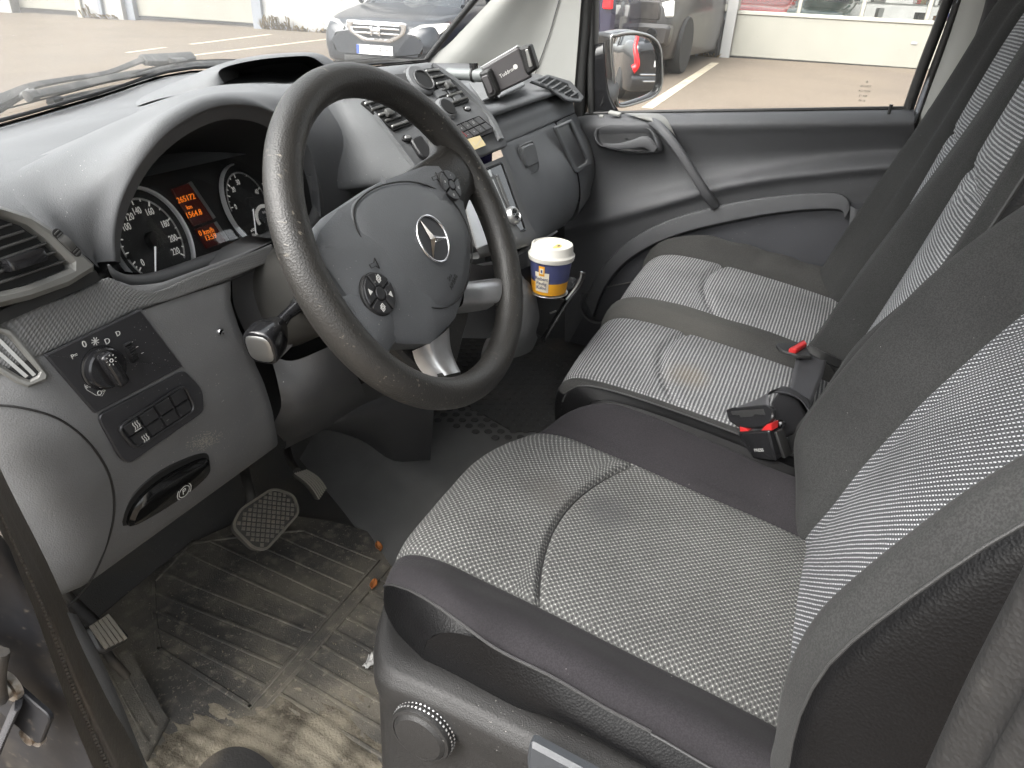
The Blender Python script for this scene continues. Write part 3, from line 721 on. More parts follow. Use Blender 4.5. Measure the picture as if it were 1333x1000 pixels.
# piping and leather skirt round the cushion edge
for sgn in (-1, 1):
    edge = [cushion(sgn * .256, t) for t in lin(.15, 1, 30)]
    if sgn < 0: tube('piping', [p + V((sgn * .001, 0, .0005)) for p in edge[16:]], .0014, 'piping', ds, 6, 1)
    rows = []
    for f_ in (0, .2, .45, .7, 1):
        rows.append([p + V((sgn * (.013 * sin(pi * f_ * .75)) * sm(-.02, .45, i / 29), 0, -f_ * (.095 - .06 * sm(0, .45, i / 29)))) for i, p in enumerate(edge)])
    surf('seat_skirt', rows, 'leather', ds, su=1, sv=3)
front = [cushion(x, .10) for x in lin(-.256, .256, 30)]
surf('seat_skirt', [[p + V((0, oy, dz)) for p in front] for oy, dz in ((0, 0), (.006, -.02), (.004, -.07), (-.01, -.12))], 'leather', ds, su=1, sv=3)
# plastic valance at the side, with ridge
def valance(u, v):   # u along y, v down
    y = -.065 - u * .56; z0 = .372 - .03 * u - .012 * sm(.25, 0, u)
    prof = [(-.215, -.006), (-.262, .008), (-.281, .004), (-.291, -.008), (-.292, -.028), (-.285, -.06), (-.288, -.16), (-.292, -.30)]
    k = v * (len(prof) - 1); i = min(int(k), len(prof) - 2); q = k - i
    x = prof[i][0] + (prof[i + 1][0] - prof[i][0]) * q; z = prof[i][1] + (prof[i + 1][1] - prof[i][1]) * q
    inn = .10 * max(0, (.13 - u) / .13) ** 2.2
    return V((x + inn, y + .0, z0 + z))
va = para('side_valance', valance, lin(0, 1, 40), lin(0, 1, 25), 'seat_plastic', ds, sharp=60)
kf = Frame(ux(556, 944, -.288), (0, -1, 0), n=(-1, 0, .04))
kb = lathe('recline_knob', [(.033, -.004), (.0345, 0), (.0345, .013), (.0335, .0155), (.0305, .0165), (.030, .0155), (.026, .019), (.012, .0205), (.0, .0208)], kf, 'seat_plastic', ds, 48)
for k in range(40):
    for l in range(2):
        a = 2 * pi * (k + .5 * l) / 40; q = Frame(kf(.0345 * cos(a), .0345 * sin(a), .004 + l * .005), kf.x * -sin(a) + kf.y * cos(a), n=kf.x * cos(a) + kf.y * sin(a))
        pass
knb_v, knb_f = [], []
for k in range(44):
    for l in range(2):
        a = 2 * pi * (k + .5 * l) / 44; q = Frame(kf(.0344 * cos(a), .0344 * sin(a), .0042 + l * .0052), kf.x * -sin(a) + kf.y * cos(a), n=kf.x * cos(a) + kf.y * sin(a)); i = len(knb_v)
        for (aa, bb, cc) in ((-.0012, -.0012, 0), (.0012, -.0012, 0), (.0012, .0012, 0), (-.0012, .0012, 0), (0, 0, .0013)): knb_v.append(q(aa, bb, cc))
        knb_f += [(i, i + 1, i + 4), (i + 1, i + 2, i + 4), (i + 2, i + 3, i + 4), (i + 3, i, i + 4)]
mesh_obj('grip_studs', knb_v, knb_f, 'satin', kb, False)
lf = Frame(ux(766, 1008, -.292), (0, -1, -.09), n=(-1, 0, .1))
plate('height_lever', roundpoly([(-.058, .016), (.09, .013), (.09, -.03), (-.05, -.03), (-.056, -.01)], .006), lf, 'lever', ds, .012, 0, .004)
# backrest
pb = curve_fn([(-.485, .30), (-.505, .345), (-.527, .41), (-.548, .49), (-.575, .57), (-.604, .64), (-.640, .715), (-.695, .82), (-.755, .93), (-.79, 1.0), (-.815, 1.04), (-.85, 1.055)])
def back(x, t):
    p, tg = pb(t); ax = abs(x); n = V((0, tg.z, -tg.y)); n = n if n.y > 0 else -n
    wd = 1 - .16 * sm(.55, 1, t)
    low = 1 - sm(0, .10, t)
    h = .078 * sm(.130, .222, ax) * (1 - .75 * sm(.45, .95, t)) * (sm(-.02, .33, t) if x < 0 else 1) - .014 * sm(.228, .258, ax) - .012 * low
    h -= .0055 * exp(-((ax - .150) / .005) ** 2)
    if ax < .15: h += .006 * (1 - (x / .15) ** 2)
    if x > 0: h -= .07 * (1 - sm(.03, .20, t)) * sm(.15, .23, ax)
    q = V((x * wd, p.y, p.z)) + n * h
    return q
TB = lin(0.03, 1, 80)
para('back_panel', back, lin(-.1505, .1505, 50), TB, 'cloth_driver_back', ds)
para('back_bolster', back, lin(-.258, -.1505, 26), TB, 'cloth_grey', ds); para('back_bolster', back, lin(.1505, .258, 26), TB, 'cloth_grey', ds)
for sgn in (-1, 1):
    edge = [back(sgn * .258, t) for t in lin(.03, 1, 30)]
    tube('piping', edge, .0014, 'piping', ds, 6, 1)
    # soft leather cheek round the bolster, then the plastic shell
    rows = []
    for ox, dn in ((0, 0), (.012, .010), (.020, .04), (.021, .08), (.014, .12)):
        rows.append([p + V((sgn * ox, -dn * .93, -dn * .36)) for p in edge])
    surf('back_cheek', rows, 'leather', ds, su=1, sv=4)
    rows = []
    for ox, dn, up_ in ((.017, .113, 0), (.022, .118, 0), (.022, .16, 0), (.0, .185, 0), (-.10, .19, 0), (-.258, .19, 0)):
        rows.append([p + V((sgn * ox, -dn * .93, -dn * .36)) for p in edge])
    surf('back_shell', rows, 'seat_shell', ds, su=1, sv=3)
    ed = [p + V((sgn * .0225, -.117 * .93, -.117 * .36)) for p in edge]
    tube('shell_rim', ed, .003, 'trim_grey', ds, 6, 1)
for sx in (-.06, .06): tube('headrest_post', [V((sx, -.80, 1.03)), V((sx, -.82, 1.12))], .006, 'chrome', ds, 8, 1)
surf('headrest', [[V((x * 1.0, -.80 - .06 * k + .03 * (1 - abs(x) / .14), 1.10 + z)) for x in (-.14, -.08, 0, .08, .14)] for k, z in ((.2, 0), (-.4, .03), (-.5, .12), (-.1, .2), (.9, .2), (1.5, .12), (1.2, .02), (.6, -.005))], 'cloth_grey', ds, su=3, sv=4, cv=True)
# seat base on the floor
box('seat_base', WF, (-.235, .235), (-.58, -.10), (.02, .20), 'dash_dark', ds, .02)
box('seat_rail', WF, (-.21, -.17), (-.62, -.06), (.005, .02), 'dim_metal', ds, .003); box('seat_rail', WF, (.17, .21), (-.62, -.06), (.005, .02), 'dim_metal', ds, .003)
box('cushion_pan', WF, (-.235, .235), (-.57, -.10), (.20, .30), 'seat_shell', ds, .02)

# ---------------------------------------------------------------- passenger double seat
bs = thing('passenger_bench', 'two-place passenger bench seat with striped grey cloth beside the far door', 'seat', (.7, -.3, 0))
qc = curve_fn([(-.085, .27), (-.072, .31), (-.068, .35), (-.078, .385), (-.105, .401), (-.16, .404), (-.25, .398), (-.35, .387), (-.45, .373), (-.53, .358), (-.58, .34)])
def bench(x, t):
    p, tg = qc(t); n = V((0, tg.z, -tg.y)); n = n if n.z > 0 or abs(n.z) < .3 and n.y > 0 else -n
    d = .07 * max(0, (.36 - x) / .06) ** 2.4 + .07 * max(0, (x - 1.05) / .08) ** 2.4
    y = -.58 + (p.y + .58) * (1 - d / .5); fr_ = sm(.05, .3, t)
    h = .03 * (x - .355) / .66
    h += .020 * exp(-((x - .67) / .036) ** 4) * fr_ + .030 * sm(1.02, 1.09, x) * fr_ - .02 * sm(1.10, 1.135, x) + .006 * sm(.356, .33, x) - .008 * sm(.318, .303, x)
    for s_ in (.355, .62, .72, 1.02): h -= .005 * exp(-((x - s_) / .005) ** 2)
    for (c, hw) in ((.4875, .1325), (.87, .15)):
        if abs(x - c) < hw:
            k = (x - c) / hw; yc = -.258 + .04 * (1 - k * k) + .02 * k
            h -= .011 * exp(-((y - yc) / .006) ** 2) * (1 - .3 * k * k); h += .006 * (1 - k * k) * fr_
    if x > 1.02: h += .002 * sin(y * 70 + 30 * x) * sm(1.03, 1.06, x)
    if .62 < x < .72: h += .0012 * sin(y * 40 + 60 * x)
    return V((x, y, p.z)) + n * h
for nm, a, b, mm, n in (('seat_bolster', .321, .3555, 'cloth_worn', 16), ('seat_panel', .3555, .6195, 'cloth_bench', 44), ('seat_bolster', .6195, .7205, 'cloth_worn', 24), ('seat_panel', .7205, 1.0195, 'cloth_bench', 44), ('seat_bolster', 1.0195, 1.135, 'cloth_worn', 24)):
    para(nm, bench, lin(a, b, n), lin(0 if a > .33 else .17, 1, 84), mm, bs)
para('seat_corner', bench, lin(.321, .3555, 16), lin(0, .172, 24), 'leather', bs); para('seat_edge', bench, lin(.303, .321, 10), lin(0, 1, 84), 'leather', bs)
tube('piping', [bench(.321, t) for t in lin(.15, 1, 26)], .0018, 'piping', bs, 6, 1); edge = [bench(.303, t) for t in lin(.10, 1, 26)]
surf('seat_skirt', [[p + V((ox, 0, dz)) for p in edge] for ox, dz in ((0, 0), (-.010, -.015), (-.012, -.04), (-.008, -.075), (.01, -.10))], 'leather', bs, su=1, sv=3)
edge = [bench(1.135, t) for t in lin(.10, 1, 26)]
surf('seat_skirt', [[p + V((ox, 0, dz)) for p in edge] for ox, dz in ((0, 0), (.006, -.03), (.004, -.09))], 'leather', bs, su=1, sv=3)
front = [bench(x, .0) for x in lin(.303, 1.135, 40)]
surf('seat_skirt', [[p + V((0, oy, dz)) for p in front] for oy, dz in ((0, 0.02), (0.004, 0), (-.01, -.05), (-.03, -.1))], 'leather', bs, su=1, sv=3)
box('seat_base', WF, (.33, 1.10), (-.57, -.16), (.02, .29), 'dash_dark', bs, .02)
qb = curve_fn([(-.49, .30), (-.512, .36), (-.532, .42), (-.552, .49), (-.573, .58), (-.592, .67), (-.613, .77), (-.636, .88), (-.655, .96), (-.672, 1.005), (-.71, 1.03), (-.75, 1.02)])
def bback(x, t):
    p, tg = qb(t); n = V((0, tg.z, -tg.y)); n = n if n.y > 0 else -n
    low = 1 - sm(.2, .8, t)
    low2 = 1 - sm(.28, .52, t)
    h = (.012 + .045 * low2) * sm(.425, .365, x) - .014 * sm(.352, .325, x)
    h += (.016 + .02 * low) * sm(.98, 1.02, x) + (.024 + .02 * low) * sm(1.02, 1.08, x) - .02 * sm(1.09, 1.12, x)
    h += (.014 + .046 * low) * exp(-((x - .70) / .052) ** 4)
    for s_ in (.425, .635, .768, .99): h -= .006 * exp(-((x - s_) / .005) ** 2)
    for (c, hw, zt) in ((.53, .105, .770), (.879, .111, .775)):
        if abs(x - c) < hw:
            k = (x - c) / hw; h += .010 * (1 - k * k)
            h -= .012 * exp(-((p.z - zt - .012 * k) / .009) ** 2) * (1 - .5 * k * k)
            h += .0022 * sin(p.z * 300 + 9 * k) * exp(-((p.z - zt) / .04) ** 2) * (1 - k * k)
    wx = 1 - .06 * sm(.7, 1, t); q = V((.72 + (x - .72) * wx, p.y, p.z)) + n * h
    return q
for nm, a, b, mm, n in (('back_bolster', .325, .4255, 'cloth_grey', 24), ('back_panel', .4255, .6345, 'cloth_bench_back', 44), ('back_bolster', .6345, .7685, 'cloth_grey', 30), ('back_panel', .7685, .9895, 'cloth_bench_back', 44), ('back_bolster', .9895, 1.12, 'cloth_grey', 28)):
    para(nm, bback, lin(a, b, n), lin(.03, 1, 96), mm, bs)
edge = [bback(.325, t) for t in lin(.03, 1, 30)]; tube('piping', edge, .0028, 'piping', bs, 6, 1)
surf('back_cheek', [[p + V((ox, -dn * .97, -dn * .2)) for p in edge] for ox, dn in ((0, 0), (-.010, .015), (-.013, .06), (-.010, .12), (.02, .16))], 'leather', bs, su=1, sv=4)
edge = [bback(1.12, t) for t in lin(.03, 1, 30)]
surf('back_cheek', [[p + V((ox, -dn * .97, -dn * .2)) for p in edge] for ox, dn in ((0, 0), (.008, .02), (.004, .10), (-.02, .16))], 'leather', bs, su=1, sv=4)
e0 = [bback(x, .98) for x in (.325, .7, 1.12)]
surf('back_shell', [[V((x, -.75, 1.02)), V((x, -.755, .7)), V((x, -.70, .3))] for x in (.34, .7, 1.1)], 'seat_shell', bs, su=2, sv=2)
for cx in (.52, .90):
    surf('headrest', [[V((cx + x, -.675 - .06 * k + .02 * (1 - abs(x) / .13), 1.075 + z)) for x in (-.13, -.08, 0, .08, .13)] for k, z in ((.2, 0), (-.4, .03), (-.5, .12), (-.1, .2), (.9, .2), (1.5, .12), (1.2, .02), (.6, -.005))], 'cloth_grey', bs, su=3, sv=4, cv=True)
    for dx in (-.05, .05): tube('headrest_post', [V((cx + dx, -.70, 1.02)), V((cx + dx, -.705, 1.10))], .006, 'chrome', bs, 8, 1)
# ================================================================ van body shell
vb = thing('van_body', 'cab shell of the van: floor, sill, pillars, roof and windscreen', 'van', (.36, 0, -.05))
# floor pan, toe board, side wall and an added bounce wall
surf('floor_pan', [[V((x, y, z)) for x in (-.46, 0, .4, .8, 1.2)] for y, z in ((-1.1, -.012), (-.4, -.012), (.2, -.012), (.50, -.010), (.60, .05), (.72, .30), (.76, .62), (.77, .76))], 'carpet', vb, su=2, sv=3)
wall_r = box('side_wall', WF, (1.20, 1.23), (-1.1, .74), (-.2, .40), 'matte_black', vb, .005)
box('bounce_wall', WF, (-.46, 1.22), (-1.12, -1.09), (-.05, 1.40), 'headliner', vb, .005)  # added unseen behind the seats, pale to bounce light into the cab
surf('roof', [[V((x, y + k_ * (1 - ((x - .36) / .8) ** 2), z - .04 * ((x - .36) / .82) ** 4)) for x in (-.46, -.3, .0, .36, .72, 1.02, 1.16)] for y, z, k_ in ((-1.1, 1.40, 0), (-.6, 1.42, 0), (-.25, 1.415, .02), (-.02, 1.385, .06), (.035, 1.355, .07))], 'headliner', vb, su=3, sv=3, thick=.03)
# windscreen
ws_base = [V((-.47, .50, .775)), V((-.25, .62, .778)), uy(0, 156, .72), uy(130, 120, .785), uy(250, 88, .80), uy(415, 88, .785), uy(490, 83, .74), uy(556, 77, .625)]
top = []
tr = ux(629, 0, 1.085); slope = (tr - ws_base[-1])
for i, p in enumerate(ws_base):
    k = i / 7; t_ = slope * 1.0; q = p + V((-.02 - .0 if i == 7 else 0, -.56 + (.0), .42)); top.append(q)
d_edge = (tr - ws_base[-1]).normalized()
top[-1] = ws_base[-1] + d_edge * .80
for i in range(7): top[i] = V((ws_base[i].x * .94 + .02, top[-1].y + .07 * (1 - ((ws_base[i].x - .36) / .8) ** 2), top[-1].z))
gl = surf('windscreen_glass', [[a.lerp(b, t_) + V((0, .012, .02)) * sin(pi * t_) for a, b in zip(ws_base, top)] for t_ in (0, .33, .66, 1)], 'windscreen', vb, su=5, sv=4)
tube('windscreen_seal', [p + V((0, -.004, .0)) for p in ws_base], .003, 'rubber_clean', vb, 8, 4)
tube('windscreen_seal', [ws_base[-1].lerp(top[-1], t_) + V((0, .012, .02)) * sin(pi * t_) for t_ in lin(0, 1, 6)], .008, 'rubber_clean', vb, 8, 3)
# dotted frit band as a narrow printed strip along the foot of the glass
fr_rows = []
for t_ in (.010, .016): fr_rows.append([a.lerp(b, t_) + V((0, .004, .006)) for a, b in zip(ws_base, top)])
surf('frit_band', fr_rows, 'rubber_clean', vb, su=5, sv=1)
# cream trim of the far front pillar
colL = [uy(557, 79, .622), uy(580, 56, .58), uy(605, 28, .535), uy(632, -2, .49), uy(690, -62, .38)]
colL = [ws_base[-1] + d_edge * s_ + V((.004, -.012, -.006)) for s_ in (-.02, .08, .2, .32, .62)]
colR = [ux(744, 152, 1.165), ux(748, 110, 1.163), ux(752, 60, 1.155), ux(757, -5, 1.14), ux(765, -90, 1.10)]
rows = []
for a, b in zip(colL, colR):
    rows.append([a, a.lerp(b, .12) + V((-.012, -.012, 0)), a.lerp(b, .35) + V((.006, -.004, 0)), a.lerp(b, .6) + V((.022, 0, 0)), a.lerp(b, .82) + V((.012, .0, 0)), b])
rows.insert(0, [p + V((0, .02, -.14)) for p in rows[0]])
surf('front_pillar_trim', rows, 'trim_cream', vb, su=4, sv=4)
tube('pillar_seam', [r[3].lerp(r[4], .3) + V((-.0015, -.0015, 0)) for r in rows[1:]], .0012, 'trim_grey', vb, 6, 4)
# far centre pillar
bl = [ux(1188, 182, 1.175), ux(1203, 140, 1.172), ux(1232, 60, 1.165), ux(1254, -5, 1.15), ux(1300, -140, 1.11)]
rows = []
for p in bl: rows.append([p + V((.03, .012, 0)), p, p + V((-.03, -.03, 0)), p + V((-.042, -.10, 0)), p + V((-.04, -.17, 0)), p + V((-.02, -.26, 0))])
surf('centre_pillar_trim', rows, 'trim_cream', vb, su=3, sv=3)
low = [[p + V((.004, 0, dz)) for p in rows[0]] for dz in (-.003, -.10, -.3)]
surf('lower_pillar_trim', low, 'trim_grey', vb, su=3, sv=1)
tube('door_seal', [ux(1176, 210, 1.18), ux(1192, 160, 1.182), ux(1218, 85, 1.175), ux(1248, 0, 1.16), ux(1290, -120, 1.12)], .008, 'rubber_clean', vb, 8, 3)
# near door opening: A-post face, seal, kick panel
L0 = [ux(-30, 620, -.475), ux(0, 692, -.475), ux(45, 800, -.475), ux(88, 925, -.475), ux(122, 1010, -.475), ux(170, 1120, -.475)]
R0 = [ux(-30, 560, -.425), ux(0, 640, -.425), ux(62, 762, -.425), ux(112, 870, -.425), ux(176, 1000, -.425), ux(240, 1120, -.425)]
rows = []
for a, b in zip(L0, R0):
    rows.append([a + V((-.0, .03, -.0)), a, a.lerp(b, .18) + V((-.008, -.012, 0)), a.lerp(b, .36) + V((-.002, -.004, 0)), a.lerp(b, .46) + V((0, -.002, 0)), a.lerp(b, .66) + V((-.006, -.012, 0)), a.lerp(b, .88) + V((-.002, -.006, 0)), b, b + V((.02, .03, 0))])
ds_ = surf('door_opening_seal', rows, 'seal_rubber', vb, su=4, sv=8)
seam = cr([a.lerp(b, .40) + V((-.004, -.007, 0)) for a, b in zip(L0, R0)], 24)
for i in range(1, len(seam) - 1):
    if True:
        p = seam[i]; t_ = (seam[i + 1] - seam[i - 1]).normalized(); f_ = Frame(p, t_, n=(-.6, -.8, 0)); box('stitch', f_, (-.0018, .0018), (-.0022, .0022), (-.002, .0012), 'seal_rubber', ds_, .0006, 1)
# A-post outer face with bolts and check strap
ap = [[ux(px, py, -.485 + dx) for px, py in row] for dx, row in ((-.03, ((-60, 640), (-60, 760), (-60, 880), (-60, 1010), (-60, 1100))), (-.01, ((-5, 690), (0, 760), (5, 860), (20, 960), (60, 1060))), (0, ((12, 712), (52, 815), (92, 930), (128, 1015), (170, 1100))))]
surf('front_post', ap, 'sill_paint', vb, su=3, sv=3)
def post_pt(px, py): return ux(px, py, -.503)
for px, py in ((17, 890), (47, 950)):
    f_ = Frame(post_pt(px, py) + V((-.004, 0, 0)), (0, 1, 0), n=(-1, -.25, .1)); b_ = lathe('bolt', [(.0125, -.004), (.0125, .0012), (.008, .0018), (.0075, .005), (.003, .006), (0, .005)], f_, 'bolt', vb, 20)
f_ = Frame(post_pt(35, 920) + V((-.003, 0, 0)), (0, -.9, -.42), n=(-1, -.25, .1)); plate('strap_plate', rrect(.052, .042, .006), f_, 'sill_paint', vb, .004, -.002, .001)
pth = [post_pt(32, 905) + V((-.004, 0, 0)), post_pt(22, 935) + V((-.02, -.01, 0)), post_pt(12, 965) + V((-.03, -.02, 0)), post_pt(18, 1010) + V((-.05, -.03, -.01))]
tube('check_strap', pth, .010, 'belt', vb, 10, 4, flat=(1.1, .25))
bel = [post_pt(-12, 815), post_pt(-10, 850), post_pt(-12, 890)]
for k in range(6): tube('hose_fold', [post_pt(-22 + k * 9, 818 + k * 3) + V((-.012, 0, 0)), post_pt(-16 + k * 9, 850 + k * 2) + V((-.018, 0, 0)), post_pt(-24 + k * 9, 884 + k * 2) + V((-.012, 0, 0))], .0055, 'rubber', vb, 8, 3)
kp = [[ux(60, 790, -.424), ux(95, 860, -.424), ux(132, 930, -.424), ux(174, 1006, -.424), ux(215, 1080, -.424)], [ux(91, 798, -.408), ux(120, 850, -.406), ux(150, 915, -.404), ux(183, 993, -.402), ux(220, 1070, -.40)], [ux(100, 800, -.385), ux(128, 850, -.385), ux(158, 915, -.385), ux(190, 993, -.385), ux(228, 1070, -.385)]]
surf('kick_panel', kp, 'dash_lower', vb, su=4, sv=3)
# near centre pillar, close to the camera in the corner of the picture
p0 = [ux(1385, 660, -.46), ux(1330, 765, -.46), ux(1274, 874, -.46), ux(1216, 1000, -.46), ux(1160, 1130, -.46)]
rows = [[p + V((.0, .0, 0)), p + V((-.012, .006, 0)), p + V((-.022, -.004, 0)), p + V((-.030, -.004, 0)), p + V((-.040, -.03, 0)), p + V((-.042, -.14, 0))] for p in p0]
surf('near_pillar_seal', rows, 'pillar_rubber', vb, su=4, sv=4)
tube('belt_guide', [ux(1262, 903, -.325), ux(1283, 862, -.335), ux(1305, 820, -.345), ux(1340, 757, -.36), ux(1420, 620, -.41), ux(1500, 480, -.45)], .0028, 'trim_cream', vb, 8, 2)

# ================================================================ far door
pd = bpy.data.objects.new('passenger_door', None); COL.objects.link(pd); attach(pd, vb); pd['label'] = 'closed passenger door with dark grey panel, diagonal grab handle and map pocket'
pd.matrix_parent_inverse = Matrix.Translation(-vb.location)
cx_ = [735, 770, 800, 860, 930, 1000, 1070, 1130, 1190]
def drow(pys, x, dx=None): return [ux(px, py, x) for px, py in zip(cx_, pys)]
rowsD = [
 drow([152, 149.5, 148.5, 147, 146, 145, 144, 143, 142], 1.185),
 drow([156, 153, 152, 151, 150, 149, 148, 147, 147], 1.156),
 drow([164, 161, 160, 159, 158, 157, 156, 156, 155], 1.132),
 drow([174, 170, 168, 167, 166, 165, 164, 163, 162], 1.128),
 drow([190, 186, 184, 182, 180, 178, 176, 174, 173], 1.142),
 drow([225, 222, 218, 212, 208, 203, 198, 194, 192], 1.164),
 drow([275, 262, 254, 243, 230, 218, 209, 203, 200], 1.156),
 drow([296, 284, 275, 259, 241, 228, 220, 214, 211], 1.126),
 drow([304, 293, 284, 268, 248, 235, 227, 221, 218], 1.120),
 drow([330, 310, 298, 276, 256, 243, 236, 231, 229], 1.132),
 drow([430, 375, 322, 285, 263, 251, 247, 249, 252], 1.138),
 drow([470, 400, 350, 312, 290, 275, 272, 272, 275], 1.150)]
surf('door_panel', rowsD, 'door_plastic', pd, su=5, sv=5)
surf('lower_panel', [drow([440, 385, 335, 298, 275, 262, 258, 262, 264], 1.146), drow([520, 470, 430, 400, 380, 370, 362, 350, 340], 1.142), drow([640, 640, 620, 560, 540, 520, 500, 480, 460], 1.15)], 'door_dark', pd, su=4, sv=4)
# map pocket: arched band, recess and rim
pk = [(762, 392), (775, 362), (800, 330), (835, 303), (880, 283), (930, 269), (985, 258), (1040, 252), (1085, 251), (1102, 257), (1107, 270)]
pk2 = [(772, 412), (786, 376), (808, 347), (840, 324), (884, 305), (934, 292), (988, 281), (1040, 274), (1080, 272), (1096, 275), (1100, 284)]
rows = [[ux(*p, 1.140) for p in pk], [ux(p[0], p[1] + 1, 1.128) for p in pk], [ux(p[0] + (q[0] - p[0]) * .15, p[1] + (q[1] - p[1]) * .15, 1.1255) for p, q in zip(pk, pk2)], [ux(p[0] + (q[0] - p[0]) * .9, p[1] + (q[1] - p[1]) * .9, 1.1235) for p, q in zip(pk, pk2)], [ux(*q, 1.127) for q in pk2], [ux(q[0] + 2, q[1] + 3, 1.150) for q in pk2]]
pocket = surf('map_pocket', rows, 'door_plastic', pd, su=4, sv=3)
rec = [[ux(q[0] + 1, q[1] + 1, 1.150) for q in pk2], [ux(q[0] + (930 - q[0]) * .25, q[1] + 45, 1.143) for q in pk2], [ux(q[0] + (960 - q[0]) * .4, q[1] + 140, 1.14) for q in pk2]]
surf('pocket_back', rec, 'door_dark', pocket, su=3, sv=3)
surf('pocket_edge', [[ux(1107, 268, 1.119), ux(1104, 300, 1.119), ux(1093, 335, 1.119), ux(1078, 362, 1.122)], [ux(1116, 272, 1.113), ux(1112, 305, 1.113), ux(1101, 340, 1.113), ux(1085, 370, 1.116)], [ux(1136, 268, 1.140), ux(1130, 310, 1.140), ux(1120, 350, 1.140), ux(1105, 380, 1.140)]], 'door_plastic', pocket, su=3, sv=4)
tube('pocket_rim', [ux(758, 382, 1.12), ux(756, 400, 1.12), ux(766, 416, 1.12), ux(785, 420, 1.12), ux(820, 405, 1.13)], .004, 'door_plastic', pd, 8, 4)
tube('seam', [ux(755, 385, 1.137), ux(785, 375, 1.141), ux(830, 366, 1.141)], .0022, 'trim_grey', pd, 6, 3)
tube('seam', [ux(px, py + 1.5, 1.1365) for px, py in pk[1:9]], .0016, 'matte_black', pd, 6, 3)
# window frame, glass, seals
tube('window_seal', [ux(px, py, 1.186) for px, py in zip(cx_, [150, 148, 147, 145.5, 144.5, 143.5, 142.5, 141.5, 141])], .0045, 'rubber_clean', pd, 8, 3)
surf('window_glass', [[ux(762, 149, 1.20), ux(960, 146, 1.20), ux(1186, 143, 1.20)], [ux(768, 70, 1.193), ux(975, 70, 1.193), ux(1215, 70, 1.193)], [ux(775, -10, 1.18), ux(990, -10, 1.18), ux(1245, -10, 1.18)], [ux(790, -150, 1.14), ux(1010, -150, 1.14), ux(1300, -150, 1.14)]], 'door_glass', pd, su=4, sv=4)
def bar(name, pts, w_, m, x0, dep=.03):
    rows = []
    for (px, py, x) in pts:
        a = ux(px - w_ / 2, py, x); b = ux(px + w_ / 2, py, x); rows.append([a + V((dep, 0, 0)), a, a.lerp(b, .5) + V((-.006, 0, 0)), b, b + V((dep, 0, 0))])
    return surf(name, rows, m, pd, su=3, sv=4)
bar('window_frame', [(753, 152, 1.178), (755, 100, 1.176), (760, 40, 1.168), (763, -10, 1.155), (770, -140, 1.12)], 14, 'rubber_clean', 0)
bar('window_frame', [(770, 148, 1.187), (769, 100, 1.185), (770, 40, 1.178), (771, -10, 1.165), (776, -140, 1.13)], 9, 'matte_black', 0)
bar('window_frame', [(1180, 150, 1.184), (1201, 90, 1.180), (1222, 35, 1.172), (1238, -10, 1.16), (1285, -140, 1.12)], 14, 'rubber_clean', 0)
bar('window_frame', [(1189, 160, 1.178), (1213, 95, 1.176), (1237, 30, 1.168), (1251, -10, 1.155), (1297, -140, 1.12)], 7, 'facade_grey', 0)
surf('quarter_cover', [[ux(768, 149, 1.189), ux(785, 149, 1.189), ux(806, 147, 1.189)], [ux(768, 125, 1.188), ux(780, 120, 1.188), ux(792, 118, 1.188)], [ux(768, 60, 1.183), ux(775, 58, 1.183), ux(786, 55, 1.183)]], 'gloss_black', pd, su=4, sv=4, thick=.004)
# lock pin, inner handle, switch, grab handle
lp = ux(1157, 148, 1.152); tube('lock_pin', [lp + V((0, 0, -.01)), lp + V((0, 0, .012)), lp + V((0, 0, .019))], [.0035, .0035, .004], 'rubber_clean', pd, 10, 1)
lathe('pin_collar', [(.011, -.004), (.011, .001), (.007, .004), (.004, .005)], Frame(lp + V((0, 0, -.008)), (1, 0, 0), n=(-.25, 0, 1)), 'door_plastic', pd, 20)
HF = Frame(ux(818, 182, 1.127), (0, -1, .04), n=(-1, 0, .1))
hp = [HF.px(*p) for p in ((775, 178), (778, 168), (795, 163), (825, 164), (845, 168), (852, 178), (856, 192), (850, 198), (820, 198), (795, 194), (780, 188))]
hp = [(V((*a, 0))).to_2d()[:] for a in hp]; hp = [(q.x, q.y) for q in cr([V((*a, 0)) for a in hp], 3, True)]
n_ = len(hp); cx2 = sum(a[0] for a in hp) / n_; cy2 = sum(a[1] for a in hp) / n_
rows = [[HF(cx2 + (a - cx2) * k, cy2 + (b - cy2) * k, h_) for a, b in hp] for k, h_ in ((1.12, -.012), (1.06, -.001), (1.0, .003), (.95, .001), (.86, -.004), (.5, -.005), (.05, -.005))]
surf('handle_recess', rows[:4], 'door_plastic', pd, su=1, sv=3, cu=True); surf('recess_bowl', rows[3:], 'seat_shell', pd, su=1, sv=3, cu=True)  # shallow bowl in near-black, its colour standing in for shade in the recess
lev = [HF(*HF.px(786, 189), .004), HF(*HF.px(805, 190.5), .010), HF(*HF.px(825, 188), .013), HF(*HF.px(842, 185), .013), HF(*HF.px(854, 195), .008)]
tube('door_handle', lev, [.004, .006, .009, .012, .008], 'door_plastic', pd, 12, 4, flat=(1.2, .7), upv=(0, 0, 1))
sw = ux(801, 150, 1.150); box('mirror_switch', Frame(sw, (0, -1, -.1), n=(-.2, 0, 1)), (-.018, .014), (-.008, .008), (0, .008), 'trim_cream', pd, .003); box('mirror_switch', Frame(ux(783, 152, 1.155), (0, -1, 0), n=(-.2, 0, 1)), (-.006, .006), (-.005, .005), (-.002, .004), 'trim_cream', pd, .002)
gh = [ux(846, 157, 1.148), ux(856, 163, 1.122), ux(869, 177, 1.098), ux(885, 198, 1.090), ux(902, 225, 1.092), ux(918, 250, 1.104), ux(930, 266, 1.132)]
tube('grab_handle', gh, [.012, .015, .0145, .0135, .0135, .0145, .016], 'door_plastic', pd, 16, 5, flat=(1.0, .75), upv=(-1, 0, .15))
